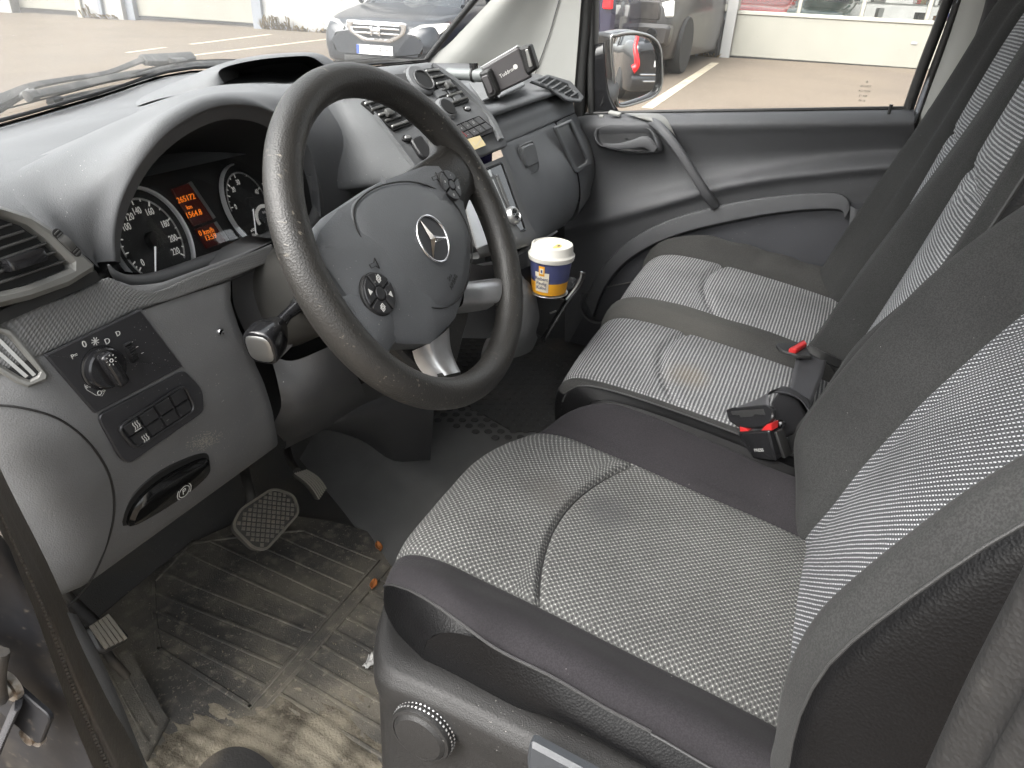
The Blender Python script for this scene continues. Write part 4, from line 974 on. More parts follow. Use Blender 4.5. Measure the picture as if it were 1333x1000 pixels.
surf('handle_lit_top', [[ux(812, 147.5, 1.160), ux(835, 147, 1.16), ux(856, 147.5, 1.160)], [ux(822, 150, 1.142), ux(842, 150, 1.138), ux(866, 153, 1.142)], [ux(838, 156, 1.128), ux(852, 158, 1.114), ux(872, 162, 1.125)], [ux(858, 163, 1.118), ux(868, 166, 1.104), ux(880, 178, 1.116)]], 'vent_grey', pd, su=4, sv=4)  # lighter grey than the door: lit top of the grab handle put into colour

# ================================================================ outside mirror and wipers
MP = ux(825, 90, 1.47)
MN = V((-.60, -.80, -.02)).normalized()
sm_ = thing('side_mirror', 'passenger door mirror with dark housing showing a parked car', 'mirror', MP)
MF = Frame(MP, V((0, 0, 1)).cross(MN), n=MN)
out = [MF.px(*p) for p in ((793, 52), (800, 46), (822, 43), (843, 48), (854, 60), (857, 80), (857, 108), (850, 122), (830, 131), (806, 137), (800, 128), (796, 95))]
out = [(q.x, q.y) for q in cr([V((*a, 0)) for a in out], 4, True)]; no = len(out); mcx = sum(a[0] for a in out) / no; mcy = sum(a[1] for a in out) / no
def ring(k, h): return [MF(mcx + (a - mcx) * k, mcy + (b - mcy) * k, h) for a, b in out]
surf('housing', [ring(.93, .000), ring(.95, .012), ring(1.0, .014), ring(1.06, .004), ring(1.08, -.03), ring(1.0, -.07), ring(.7, -.10), ring(.05, -.11)], 'gloss_black', sm_, su=1, sv=3, cu=True)
tube('housing_rim', ring(1.02, .012), .004, 'dim_metal', sm_, 8, 1, closed=True)
RC = 2.0
vv, ff = [], []
NR = 10
for r_ in range(NR + 1):
    k = .955 * r_ / NR
    for a, b in out:
        u_, v_ = (a - mcx) * k, (b - mcy) * k; vv.append(MF(mcx + u_, mcy + v_, .004 - (u_ * u_ + v_ * v_) / (2 * RC)))
for r_ in range(NR):
    for i in range(no): ff.append((r_ * no + i, r_ * no + (i + 1) % no, (r_ + 1) * no + (i + 1) % no, (r_ + 1) * no + i))
bm_ = mesh_obj('mirror_glass', vv, ff, 'mirror', sm_)
tube('mirror_arm', [MF(mcx + .0, mcy - .03, -.10), ux(792, 120, 1.40), ux(785, 128, 1.24), ux(775, 128, 1.20)], [.03, .03, .028, .03], 'matte_black', sm_, 12, 3)
# the wagon that the mirror shows
rdir = MP - CAM; rdir.normalize(); rdir = rdir - MN * (2 * rdir.dot(MN))
hw_ = V((-.28, -1, 0)).normalized(); vp = MP + rdir * 4.6; vloc = vp + hw_ * 2.3 + V((-hw_.y, hw_.x, 0)) * .75; vloc.z = ground_z(vp.x)
t, fr = car('parked_wagon', 'black wagon with red tail lamps, seen only in the side mirror', vloc, hw_, 'car_black', 4.6, 1.85, 1.5, .95, 'suv', .34)
RF_ = Frame(fr(-2.3, 0, 0), fr.y, y=(0, 0, 1))
if RF_.n.dot(fr.x) > 0: RF_ = Frame(fr(-2.3, 0, 0), -fr.y, y=(0, 0, 1))
for s_ in (1, -1):
    pts = [(s_ * .80, .72, -.0), (s_ * .72, .80, .02), (s_ * .76, .95, 0), (s_ * .80, 1.1, -.08), (s_ * .74, 1.28, -.2), (s_ * .66, 1.40, -.34)]
    tube('tail_lamp', [RF_(*p) for p in pts], [.09, .075, .06, .05, .045, .03], 'lamp_red', t, 10, 4)
plate('rear_window', roundpoly([(-.6, 1.02), (.6, 1.02), (.52, 1.36), (-.52, 1.36)], .06), Frame(RF_.p, RF_.x, n=RF_.n), 'car_glass', t, .02, -.2, .01)
npl = plate('number_plate', rrect(.5, .11, .01, cy=.82), RF_, 'plate_white', t, .02, .02, .004)
box('bumper', RF_, (-.8, .8), (.4, .62), (-.2, .06), 'car_black', t, .05); box('bumper_trim', RF_, (-.6, .6), (.62, .65), (.0, .07), 'chrome', t, .01); box('lamp', RF_, (-.5, .5), (.5, .53), (.03, .075), 'chrome', t, .01)

def ws_pt(px, py, off=.02):
    # on the outer face of the windscreen
    i = 0; best = None
    a = ws_base[2]; n_ = (ws_base[4] - ws_base[2]).cross(top[3] - ws_base[3]).normalized()
    if n_.z < 0: n_ = -n_
    return up(px, py, a + n_ * off, n_)
w1 = thing('wiper', 'upper windscreen wiper with jointed arm and hinged clip, outside the glass', 'wiper', ws_pt(10, 120), 'windscreen wipers')
tube('arm', [ws_pt(-40, 142, .04), ws_pt(0, 131, .045), ws_pt(40, 113, .045), ws_pt(85, 104, .045), ws_pt(140, 95, .045), ws_pt(180, 80, .045), ws_pt(190, 78, .045)], [.009, .009, .006, .0045, .0045, .0055, .006], 'wiper', w1, 8, 4, flat=(1, .7))
tube('arm_head', [ws_pt(186, 78, .045), ws_pt(215, 78, .045), ws_pt(250, 74, .045)], [.009, .011, .009], 'wiper', w1, 8, 3, flat=(1.1, .8)); tube('clip', [ws_pt(222, 84, .03), ws_pt(240, 83, .03)], .012, 'wiper', w1, 8, 1)
tube('blade', [ws_pt(38, 125, .02), ws_pt(90, 114, .02), ws_pt(150, 101, .02), ws_pt(210, 91, .02), ws_pt(262, 84, .02), ws_pt(330, 80, .02)], .0068, 'wiper', w1, 8, 4, flat=(1, .6)); tube('end_cap', [ws_pt(35, 126, .022), ws_pt(46, 123, .022)], .009, 'wiper', w1, 8, 1)
w2 = thing('wiper', 'lower windscreen wiper blade lying near the foot of the glass', 'wiper', ws_pt(70, 133), 'windscreen wipers')
tube('blade', [ws_pt(72, 133, .02), ws_pt(120, 122, .02), ws_pt(180, 110, .02), ws_pt(250, 101, .02), ws_pt(330, 95, .02)], .0062, 'wiper', w2, 8, 4, flat=(1, .6)); tube('end_cap', [ws_pt(66, 134, .022), ws_pt(78, 131, .022)], .009, 'wiper', w2, 8, 1)
tube('arm', [ws_pt(-40, 165, .04), ws_pt(0, 143, .04), ws_pt(18, 131, .04), ws_pt(40, 118, .035)], .005, 'wiper', w2, 8, 4)
# hairline crack in the glass
# ================================================================ near side of the body that closes the shell beside the dash
surf('near_wing', [[V((-.51, y, z)) for z in (-.42, -.1, .3, .62, .76)] for y in (.30, .5, .8, 1.15)], 'car_navy', vb, su=2, sv=2)
surf('near_wing', [[V((x, .285 + .02 * (x + .51) / .06, z)) for z in (-.42, -.1, .3, .62, .76)] for x in (-.512, -.48, -.45)], 'sill_paint', vb, su=2, sv=2)
surf('bonnet', [[V((x, y, z - .25 * ((x - .36) / .95) ** 4)) for x in (-.51, -.2, .36, .92, 1.23)] for y, z in ((.80, .755), (1.0, .70), (1.3, .60), (1.6, .42), (1.7, .1), (1.72, -.3))], 'car_navy', vb, su=3, sv=3)
surf('scuttle', [[p + V((0, .004, -.006)) for p in ws_base], [p + V((0, .05, -.02)) for p in ws_base], [V((p.x, .82, .75)) for p in ws_base]], 'wiper', vb, su=3, sv=2)
surf('far_wing', [[V((1.235, y, z)) for z in (-.42, .1, .5, .74)] for y in (.5, .8, 1.15, 1.5)], 'car_navy', vb, su=2, sv=2)
tube('near_front_pillar', [V((-.475, .535, .76)), V((-.468, .40, .95)), V((-.455, .22, 1.16)), V((-.44, .03, 1.34))], .03, 'trim_cream', vb, 12, 4, flat=(1, .7))
surf('near_sill', [[V((x, y, z)) for y in (.30, .0, -.3, -.7, -1.1)] for x, z in ((-.405, .0), (-.43, .012), (-.47, .006), (-.50, -.03), (-.51, -.25))], 'sill_paint', vb, su=2, sv=3)
surf('near_roof_rail', [[V((x, y, z)) for y in (.12, -.3, -.7, -1.1)] for x, z in ((-.44, 1.37), (-.475, 1.345), (-.49, 1.38), (-.45, 1.44))], 'seal_rubber', vb, su=3, sv=2)
# ================================================================ dashboard
db = thing('dashboard', 'grey plastic dashboard spanning the cab with instruments, vents, switches and glove box', 'dashboard', (.36, .3, .4))
# top pad up to the glass
rows = [[p + V((0, .02, -.012)) for p in ws_base], [V((p.x, p.y - .08, p.z - .004)) for p in ws_base], [V((p.x, (p.y - .1) * .5 + .20, .80 + .012 * sm(.1, .6, p.x) - .03 * sm(0, -.4, p.x))) for p in ws_base], [V((p.x, .30, .775)) for p in ws_base]]
surf('top_pad', rows, 'dash_plastic', db, su=4, sv=4)
# instrument hood
lipO = [(150, 340), (149, 300), (160, 255), (188, 205), (230, 162), (285, 137), (335, 138), (372, 156), (400, 188), (413, 230), (418, 282)]
yO = [.232, .226, .218, .21, .206, .205, .207, .212, .22, .228, .235]
lipI = [(157, 342), (158, 305), (171, 262), (199, 214), (242, 176), (290, 156), (335, 160), (366, 180), (390, 209), (402, 245), (408, 285)]
R1 = [uy(*p, y) for p, y in zip(lipO, yO)]; R0i = [uy(*p, y + .028) for p, y in zip(lipI, yO)]
cen = V((-.045, 0, .74)); R2 = []
for p in R1:
    d = V((p.x - cen.x, 0, p.z - cen.z)).normalized(); R2.append(p + d * .010 + V((0, .014, 0)))
R3 = [uy(*p, y) for p, y in zip([(128, 348), (98, 305), (92, 252), (128, 200), (200, 153), (278, 124), (345, 119), (398, 135), (428, 178), (436, 230), (440, 285)], [.238, .246, .252, .264, .275, .285, .29, .29, .262, .255, .255])]
R4 = [uy(*p, y) for p, y in zip([(96, 328), (48, 285), (14, 238), (64, 200), (165, 152), (262, 117), (352, 112), (420, 118), (452, 165), (458, 225), (455, 285)], [.238, .256, .292, .32, .37, .41, .41, .37, .29, .27, .27])]
R5 = [V((p.x - .03 * (i < 4), p.y + .12, .765)) for i, p in enumerate(R4)]
R5[0] = R4[0] + V((-.02, .05, -.03)); R5[1] = R4[1] + V((-.04, .05, -.02)); R5[2] = V((-.40, .33, .765)); R5[8] = R4[8] + V((.05, .06, -.02)); R5[9] = R4[9] + V((.03, .05, 0)); R5[10] = R4[10] + V((.03, .05, 0))
hood = surf('instrument_hood', [R0i, R0i and [a.lerp(b, .75) + V((0, .003, 0)) for a, b in zip(R0i, R1)], R1, R2, R3, R4, R5], 'dash_plastic', db, su=5, sv=5)
# dark liner running back to the dial plate
CF = Frame(uy(262, 292, .315), (1, 0, 0), n=(0, -.93, .37))
back_ring = []
for (px, py), q in zip(lipI, R0i):
    a, b = CF.inv(q); back_ring.append(CF(a * .97, b * .97 - .004, -.004))
surf('hood_liner', [R0i, [a.lerp(b, .5) for a, b in zip(R0i, back_ring)], back_ring], 'matte_black', db, su=5, sv=3)
# ---------------- instrument cluster
ic = bpy.data.objects.new('instrument_cluster', None); COL.objects.link(ic); attach(ic, db)
plate('dial_plate', [(-.20, -.06), (.19, -.06), (.19, .02), (.14, .09), (.05, .135), (-.05, .135), (-.14, .09), (-.20, .02)], CF, 'gauge_face', ic, .004, -.008, .001)
def gauge(px, py, r, labels, needle_a, kx):
    c = CF.px(px, py); f_ = Frame(CF(c[0], c[1], 0), CF.x, n=CF.n); f_.x = f_.x * kx; a0, a1 = labels[0][1] + 6, labels[-1][1] - 4
    n = 64
    plate('dial', circle(r * .985, n), f_, 'gauge_face', ic, .002, 0, .0005)
    ring = lathe('dial_ring', [(r * 1.0, -.001), (r * 1.03, .0), (r * 1.035, .006), (r * 1.015, .009), (r * .985, .007), (r * .98, 0)], f_, 'dial_ring_lit', ic, 64)
    arc = [(r * .80 * cos(radians(a0 + (a1 - a0) * k / 60)), r * .80 * sin(radians(a0 + (a1 - a0) * k / 60))) for k in range(61)]
    strip('scale_arc', arc, r * .04, f_, 'grey_print', ic, .0006, .002)
    tk = []
    for (s0, p_), (s1, q_) in zip(labels, labels[1:]): tk += [(p_, 0), ((p_ + q_) / 2, 1)]
    for aa, k in tk + [(labels[-1][1], 0)]:
        a = radians(aa); l0, l1 = (.70, .80) if k % 2 == 0 else (.75, .80)
        strip('tick', [(r * l0 * cos(a), r * l0 * sin(a)), (r * l1 * cos(a), r * l1 * sin(a))], r * .022, f_, 'dial_print', ic, .0009, .002)
    for s_, aa in labels:
        if s_ == '': continue
        a = radians(aa); text('dial_number', s_, r * .185, f_, 'dial_print', ic, (r * .58 * cos(a), r * .58 * sin(a), .0025), sx=.85)
    lathe('dial_hub', [(r * .17, .002), (r * .17, .008), (r * .14, .0105), (0, .011)], f_, 'gauge_hub', ic, 24)
    a = radians(needle_a); t_ = V((cos(a), sin(a))); q = V((-t_.y, t_.x))
    plate('needle', [tuple(t_ * (r * .03) + q * (r * .02)), tuple(t_ * (r * .03) - q * (r * .02)), tuple(t_ * (r * .80) - q * (r * .009)), tuple(t_ * (r * .80) + q * (r * .009))], f_, 'needle', ic, .0015, .0085, .0003)
    return f_
gs = gauge(196, 314, .064, [('0', 214), ('', 202), ('', 186), ('', 166), ('', 144), ('100', 142), ('120', 118), ('140', 92), ('160', 60), ('180', 22), ('200', -8), ('220', -34)], 236, .80)
gt = gauge(323, 267, .056, [('0', 176), ('', 154), ('20', 131), ('30', 98), ('40', 24), ('', -20)], 242, .76)
text('dial_unit', 'km/h', .0085, gs, 'dial_print', ic, (-.026, -.045, .0025)); text('dial_unit', 'x100\n1/min', .0065, gt, 'dial_print', ic, (-.016, -.037, .0025))
fgf = Frame(gt(.026, -.024, .001), CF.x, n=CF.n); strip('fuel_arc', [(.017 * cos(radians(200 - k * 8)), .017 * sin(radians(200 - k * 8))) for k in range(20)], .005, fgf, 'dial_print', ic, .0006, .0015)
plate('fuel_needle', [(0, -.001), (.016, -.006), (.016, -.005), (0, .001)], fgf, 'needle', ic, .001, .003, .0003); text('fuel_mark', '1/2', .005, fgf, 'dial_print', ic, (0, .008, .0018))
# red trip display between the dials
lc = [CF.px(*p) for p in ((222, 247), (244, 239), (276, 286), (251, 295))]; lc2 = [CF.px(*p) for p in ((253, 299), (277, 290), (293, 315), (268, 324))]
d1 = plate('trip_display', lc, CF, 'lcd', ic, .003, 0, .0005); d2 = plate('trip_display', lc2, CF, 'lcd', ic, .003, 0, .0005)
def lcd_text(s_, p0, p1, size, d):
    a, b = V(CF.px(*p0)), V(CF.px(*p1)); m_ = (a + b) / 2; dr = b - a; text('display_text', s_, size, CF, 'lcd_text', d, (m_.x, m_.y, .0035), math.atan2(dr.y, dr.x), sx=.92)
lcd_text('265172', (228, 263), (252, 256), .0105, d1); lcd_text('km', (238, 272), (250, 269), .008, d1); lcd_text('1564.8', (238, 283), (262, 276), .0105, d1)
lcd_text('0 km/h', (258, 305), (275, 300), .0098, d2); lcd_text('13:59', (264, 312), (280, 307), .0098, d2)
for a, b in (((245, 238), (277, 285)), ((278, 290), (294, 314))): strip('display_bar', [CF.px(*a), CF.px(*b)], .005, CF, 'dim_metal', ic, .004, .0)
for k, p in enumerate(((166, 336), (159, 343))): lathe('reset_button', [(.003, 0), (.003, .006), (0, .0065)], Frame(CF(*CF.px(*p), 0), CF.x, n=CF.n), 'matte_black', ic, 10)
plate('cluster_lens', roundpoly([(-.19, -.055), (.18, -.055), (.17, .03), (.12, .10), (0, .125), (-.12, .10), (-.18, .03)], .03), Frame(CF(0, 0, .02), CF.x, n=CF.n), 'clear_lens', ic, .001, 0, .0002)
# ---------------- driver side face (bulged in z, rounded off at the door end)
GT = [(.36, .255), (.385, .222), (.40, .206), (.42, .195), (.45, .182), (.48, .174), (.54, .165), (.60, .166), (.66, .176), (.70, .189), (.74, .212), (.76, .228)]
def gface(z): return lerp_table(GT, z)
def FFace(P): return P.y - gface(P.z) - 1.0 * max(0, -.345 - P.x) ** 1.6 * 3.5
def hf(px, py, off=0):
    p = hit(px, py, FFace, .35, 1.6, 300)
    if off:
        e = 1e-3; n = V(((FFace(p + V((e, 0, 0))) - FFace(p)) / e, 1, (FFace(p + V((0, 0, e))) - FFace(p)) / e)).normalized(); p = p - n * off
    return p
bR = [hf(*p) for p in ((352, 308), (318, 334), (300, 362), (300, 392), (312, 430), (335, 480), (352, 525), (358, 556), (345, 592))]
zs = lin(.765, .375, 40)
def right_x(z):
    best = [(p.z, p.x) for p in bR]; best.sort(); return lerp_table(best, z)
topl = sorted([(p.x, p.z) for p in [hf(*q) for q in ((-40, 425), (0, 410), (60, 396), (110, 376), (138, 360), (160, 372), (205, 370), (260, 350), (310, 332), (356, 313))]])
def top_lim(x): return lerp_table(topl, x)
rows = []
for z in zs:
    xr = right_x(z); xs = lin(-.45, xr, 26); row = []
    for x in xs:
        zc = min(z, top_lim(x)) if z > .60 else z
        row.append(V((x, gface(zc) + 1.0 * max(0, -.345 - x) ** 1.6 * 3.5, zc)))
    zc = row[-1].z; row += [V((xr + .006, row[-1].y + .008, zc)), V((xr + .008, row[-1].y + .05, zc - .004))]
    rows.append(row)
rows.append([p + V((0, .012, -.004)) for p in rows[-1]])
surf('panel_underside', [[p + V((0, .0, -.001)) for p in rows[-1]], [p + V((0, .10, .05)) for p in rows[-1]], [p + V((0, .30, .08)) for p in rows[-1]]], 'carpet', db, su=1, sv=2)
face = surf('driver_panel', rows, 'dash_lower', db, su=1, sv=1)
le = [r[0] for r in rows[::4]]
surf('near_end_cap', [le, [p + V((-.003, .06, 0)) for p in le], [V((-.456, .62, p.z)) for p in le]], 'dash_lower', db, su=1, sv=3)
surf('near_shoulder', [[R4[0], R4[1], R4[2], R4[3]], [V((-.40, .262, .725)), V((-.40, .275, .758)), V((-.41, .31, .775)), V((-.40, .42, .782))], [V((-.454, .29, .722)), V((-.456, .31, .752)), V((-.458, .36, .768)), V((-.46, .48, .772))]], 'dash_plastic', db, su=3, sv=3)
# textured decor band under the cluster
decor = mat('decor', (.10, .10, .098), .5, dust=1.2)
N = decor.node_tree.nodes; L = decor.node_tree.links; b_ = N['Principled BSDF']; tc = N.new('ShaderNodeTexCoord'); bp = N.new('ShaderNodeBump'); bp.inputs['Strength'].default_value = .9; bp.inputs['Distance'].default_value = .0012
mp = N.new('ShaderNodeMapping'); mp.inputs['Rotation'].default_value = (0, 0, .785); mp.inputs['Scale'].default_value = (300, 300, 1); ck = N.new('ShaderNodeTexVoronoi'); ck.feature = 'F1'; ck.inputs['Randomness'].default_value = 0; ck.inputs['Scale'].default_value = 1
L.new(tc.outputs['UV'], mp.inputs[0]); L.new(mp.outputs[0], ck.inputs['Vector']); L.new(ck.outputs['Distance'], bp.inputs['Height']); L.new(bp.outputs[0], b_.inputs['Normal'])
tp = [(-14, 418), (30, 402), (70, 392), (110, 376), (140, 362), (165, 374), (200, 380), (240, 364), (300, 340), (352, 318)]; bt = [(-14, 494), (20, 477), (58, 460), (100, 441), (140, 422), (180, 402), (220, 391), (260, 377), (310, 358), (356, 338)]
surf('decor_band', [[hf(a[0] + (b[0] - a[0]) * t_, a[1] + (b[1] - a[1]) * t_, .0022 if 0 < t_ < 1 else .0) for a, b in zip(tp, bt)] for t_ in (0, .04, .35, .65, .96, 1)], decor, db, su=4, sv=3)
# cluster sill: moulded roll along the lower edge of the instrument window
tube('cluster_sill', [uy(141, 345, .224), uy(150, 357, .226), uy(168, 366, .232), uy(205, 362, .238), uy(260, 343, .24), uy(310, 325, .24), uy(358, 306, .24), uy(410, 288, .245)], [.001, .004, .007, .0075, .0075, .0075, .0075, .0075], 'dash_lower', db, 10, 5)
surf('cluster_floor', [[uy(150, 352, .23), uy(205, 356, .245), uy(260, 337, .245), uy(360, 300, .245), uy(415, 283, .25)], [CF(-.20, -.05, 0), CF(-.1, -.058, 0), CF(0, -.058, 0), CF(.12, -.055, 0), CF(.18, -.05, 0)]], 'piano_black', db, su=4, sv=2)
# seam of the end panel
tube('panel_seam', [hf(*p, .0006) for p in ((-15, 526), (30, 531), (75, 545), (112, 573), (138, 610), (148, 650), (143, 695), (120, 752), (92, 786), (76, 799))], .0012, 'matte_black', db, 6, 5)
tube('panel_seam', [hf(*p, .0005) for p in ((185, 403), (240, 384), (300, 365), (330, 352))], .0009, 'matte_black', db, 6, 4)
# ---------------- near air vent with slats
VF = Frame(uy(50, 335, .195), (1, 0, .02), n=(-.25, -.92, .30))
vo = [VF.px(*p) for p in ((-40, 262), (0, 268), (40, 281), (78, 305), (122, 344), (122, 352), (90, 372), (40, 390), (0, 400), (-40, 410))]; vi = [VF.px(*p) for p in ((-40, 274), (0, 280), (34, 292), (58, 310), (92, 344), (92, 349), (70, 358), (34, 372), (0, 380), (-40, 388))]
vent = plate('air_vent', vo, VF, 'vent_grey', db, .014, -.010, .004, inner=vi)
plate('vent_throat', vo, VF, 'matte_black', vent, .004, -.014, .001); plate('vent_housing', [(a * .98, b * .98) for a, b in vo], VF, 'dash_dark', vent, .05, -.066, .004)
for k in range(6):
    b = VF.px(*((18, 291), (34, 300), (51, 307), (63, 316), (76, 327), (90, 338))[k]); a = VF.px(-40, (309, 323, 338, 353, 368, 382)[k])
    f_ = Frame(VF(*a, -.008), VF(*b) - VF(*a), n=VF.n); l = (VF(*b) - VF(*a)).length
    box('slat', f_, (0, l), (-.0012, .0012), (-.006, .006), 'slat', vent, .0008, 1)
f_ = Frame(VF(*VF.px(28, 340), .0), VF(*VF.px(48, 333)) - VF(*VF.px(10, 345)), n=VF.n); box('vent_tab', f_, (-.017, .017), (-.006, .006), (-.004, .012), 'gloss_black', vent, .003, 2)
wl = Frame(VF(*VF.px(84, 317), -.006), VF(*VF.px(95, 328)) - VF(*VF.px(72, 306)), n=VF.n)
lathe('thumbwheel', [(.012, -.004), (.013, -.0035), (.013, .0035), (.012, .004)], Frame(wl.p, wl.x, n=wl.y), 'slat', vent, 30); plate('thumbwheel_slot', rrect(.030, .009, .004), wl, 'matte_black', vent, .0015, .0088, .0003)
for k in range(9): box('wheel_rib', wl, (-.012 + k * .003 - .0005, -.012 + k * .003 + .0005), (-.003, .003), (.009, .0115), 'slat', vent, 0)
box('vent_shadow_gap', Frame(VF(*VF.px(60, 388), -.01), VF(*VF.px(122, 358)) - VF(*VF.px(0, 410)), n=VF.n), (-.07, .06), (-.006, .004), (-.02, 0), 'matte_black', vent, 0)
# demister vent below it
DF = Frame(hf(20, 465), hf(60, 488) - hf(5, 430), n=(-.3, -.95, .05))
do = [DF.px(*p) for p in ((-40, 398), (0, 424), (14, 428), (40, 458), (62, 486), (60, 494), (36, 504), (20, 498), (0, 486), (-40, 462))]; di = [DF.px(*p) for p in ((-40, 410), (0, 434), (10, 438), (32, 464), (50, 484), (48, 488), (38, 494), (26, 490), (0, 474), (-40, 450))]
dv = plate('demister_vent', do, DF, 'vent_grey', db, .007, -.001, .002, inner=di); plate('vent_throat', do, DF, 'matte_black', dv, .001, -.0005, .0002)
for k in range(2): a, b = DF.px(-10, 434 + k * 18), DF.px(44 - k * 10, 488 + k * 2); strip('slat', [a, b], .003, DF, 'dim_metal', dv, .004, .0006)
# ---------------- light switch panel
SW = Frame(hf(150, 480, .001), hf(180, 403) - hf(57, 462), n=-(hf(180, 403) - hf(57, 462)).cross(hf(155, 598) - hf(57, 462)))
if SW.n.y > 0: SW = Frame(SW.p, SW.x, n=-SW.n)
lsp = plate('light_switch_panel', roundpoly([SW.px(*p) for p in ((57, 462), (180, 403), (236, 477), (122, 538))], .0015), SW, 'panel_black', db, .004, -.001, .001)
kf2 = Frame(SW(*SW.px(130, 478), .003), SW.x, n=SW.n)
kn = lathe('light_knob', [(.0215, -.001), (.0215, .002), (.020, .0025), (.0195, .009), (.018, .0105), (0, .0108)], kf2, 'gloss_black', lsp, 40)
ga = math.radians(100)
gp_ = Frame(kf2.p, kf2.x * cos(ga) + kf2.y * sin(ga), n=kf2.n); box('knob_grip', gp_, (-.0185, .0185), (-.0065, .0065), (.009, .022), 'gloss_black', kn, .004, 3)
text('knob_icon', 'o', .008, Frame(gp_(.012, 0, .0222), kf2.x, n=kf2.n), 'white_print', kn)
for k in range(8): a = pi / 4 * k; c = gp_(.012, 0, .0221); strip('knob_icon_ray', [(.004 * cos(a), .004 * sin(a)), (.0055 * cos(a), .0055 * sin(a))], .0006, Frame(c, kf2.x, n=kf2.n), 'white_print', kn, .0003)
for s_, p, sz in (('0', (107, 448), .009), ('P=', (94, 463), .006), ('D', (137, 444), .008), ('D', (151, 434), .007), ('=D', (113, 502), .0065), ('O=', (129, 510), .0065)):
    text('switch_icon', s_, sz, SW, 'white_print', lsp, (*SW.px(*p), .0032))
c = SW.px(121, 444)
for k in range(4): a = pi / 4 * k; strip('switch_icon', [(c[0] - .004 * cos(a), c[1] - .004 * sin(a)), (c[0] + .004 * cos(a), c[1] + .004 * sin(a))], .0007, SW, 'white_print', lsp, .0003, .0031)
strip('switch_icon', [SW.px(*p) for p in ((107, 500), (110, 507), (122, 514), (130, 515), (134, 508), (131, 503))], .0006, SW, 'grey_print', lsp, .0003, .0031)
tw = Frame(SW(*SW.px(166, 458), .002), SW(*SW.px(172, 470)) - SW(*SW.px(160, 446)), n=SW.n); lathe('range_wheel', [(.011, -.004), (.0125, -.003), (.0125, .003), (.011, .004)], Frame(tw(0, 0, -.006), tw.x, n=tw.y), 'button_black', lsp, 30)
for k in range(9): box('wheel_rib', tw, (-.010 + k * .0025 - .0005, -.010 + k * .0025 + .0005), (-.0034, .0034), (.002, .0078 - .0004 * abs(k - 4)), 'button_black', lsp, 0)
for p in ((163, 447), (170, 453), (177, 461)): strip('switch_icon', [SW.px(p[0] + 4, p[1] - 1), SW.px(p[0] + 7, p[1] - 2.5)], .0007, SW, 'white_print', lsp, .0003, .0031)
lrow = plate('switch_row', roundpoly([SW.px(*p) for p in ((124, 541), (238, 481), (262, 508), (264, 536), (166, 604), (155, 596))], .008), SW, 'panel_black', db, .004, -.001, .001)
q0, q1, q2, q3 = V((*SW.px(146, 556), 0)), V((*SW.px(236, 498), 0)), V((*SW.px(252, 532), 0)), V((*SW.px(170, 586), 0))
rim_o = roundpoly([tuple(q.xy) for q in (q0 * 1.0, q1, q2, q3)], .010); ctr = (q0 + q1 + q2 + q3) / 4; rim_i = [(ctr.x + (a - ctr.x) * .93, ctr.y + (b - ctr.y) * .90) for a, b in rim_o]
plate('switch_rim', rim_o, SW, 'button_black', lrow, .004, .0028, .001, inner=rim_i)
for k in range(4):
    a, b = k / 4 + .012, (k + 1) / 4 - .012
    P = [q0.lerp(q1, a), q0.lerp(q1, b), q3.lerp(q2, b), q3.lerp(q2, a)]; P = [(ctr.x + (p.x - ctr.x) * .91, ctr.y + (p.y - ctr.y) * .86) for p in P]
    top2 = [P[0], P[1], tuple((V(P[1]) * .52 + V(P[2]) * .48)), tuple((V(P[0]) * .52 + V(P[3]) * .48))]; bot2 = [tuple((V(P[0]) * .46 + V(P[3]) * .54)), tuple((V(P[1]) * .46 + V(P[2]) * .54)), P[2], P[3]]
    s1 = plate('rocker_switch', top2, SW, 'button_black', lrow, .006, .001, .0012); plate('rocker_half', bot2, SW, 'button_black', s1, .0048, .001, .0012)
    if k == 0:
        for (pp, zz) in (((171, 552), .0072), ((184, 569), .006)):
            c = SW.px(*pp)
            for j in (-1, 0, 1):
                strip('heater_icon', [(c[0] + j * .0026 + .0007 * sin(t_ * 6), c[1] - .004 + .008 * t_) for t_ in lin(0, 1, 7)], .0007, SW, 'white_print', s1, .0003, zz)
            if zz > .007: strip('heater_icon', [(c[0] - .004, c[1] - .0055), (c[0] + .004, c[1] - .0055)], .0007, SW, 'white_print', s1, .0003, zz)
# ---------------- parking brake release, screw, worn marks
PB = Frame(hf(220, 640, .0), hf(268, 600) - hf(168, 678), n=-(hf(268, 600) - hf(168, 678)).cross(hf(180, 640) - hf(168, 678)))
if PB.n.y > 0: PB = Frame(PB.p, PB.x, n=-PB.n)
po = [PB.px(*p) for p in ((163, 682), (166, 660), (182, 637), (210, 615), (244, 598), (264, 592), (270, 597), (268, 612), (250, 632), (222, 652), (190, 671))]; po = [(q.x, q.y) for q in cr([V((*a, 0)) for a in po], 3, True)]
pcx = sum(a for a, b in po) / len(po); pcy = sum(b for a, b in po) / len(po)
ph = plate('brake_release_surround', [(pcx + (a - pcx) * 1.05, pcy + (b - pcy) * 1.12) for a, b in po], PB, 'matte_black', db, .003, -.002, .001)
h_ = plate('brake_release_handle', [(pcx + (a - pcx) * .98, pcy + (b - pcy) * .86 - .003) for a, b in po], PB, 'piano_black', db, .009, .0, .004, dome=.004)
pi_ = Frame(PB(*PB.px(228, 633), .0136), SW.x, n=PB.n); text('brake_icon', 'P', .0115, pi_, 'white_print', h_)
strip('brake_icon', circle(.0075, 28), .0009, pi_, 'white_print', h_, .0003, 0, True)
for s_ in (0, pi): strip('brake_icon', [(.0102 * cos(a + s_), .0102 * sin(a + s_)) for a in lin(-.75, .75, 10)], .0010, pi_, 'white_print', h_, .0003)
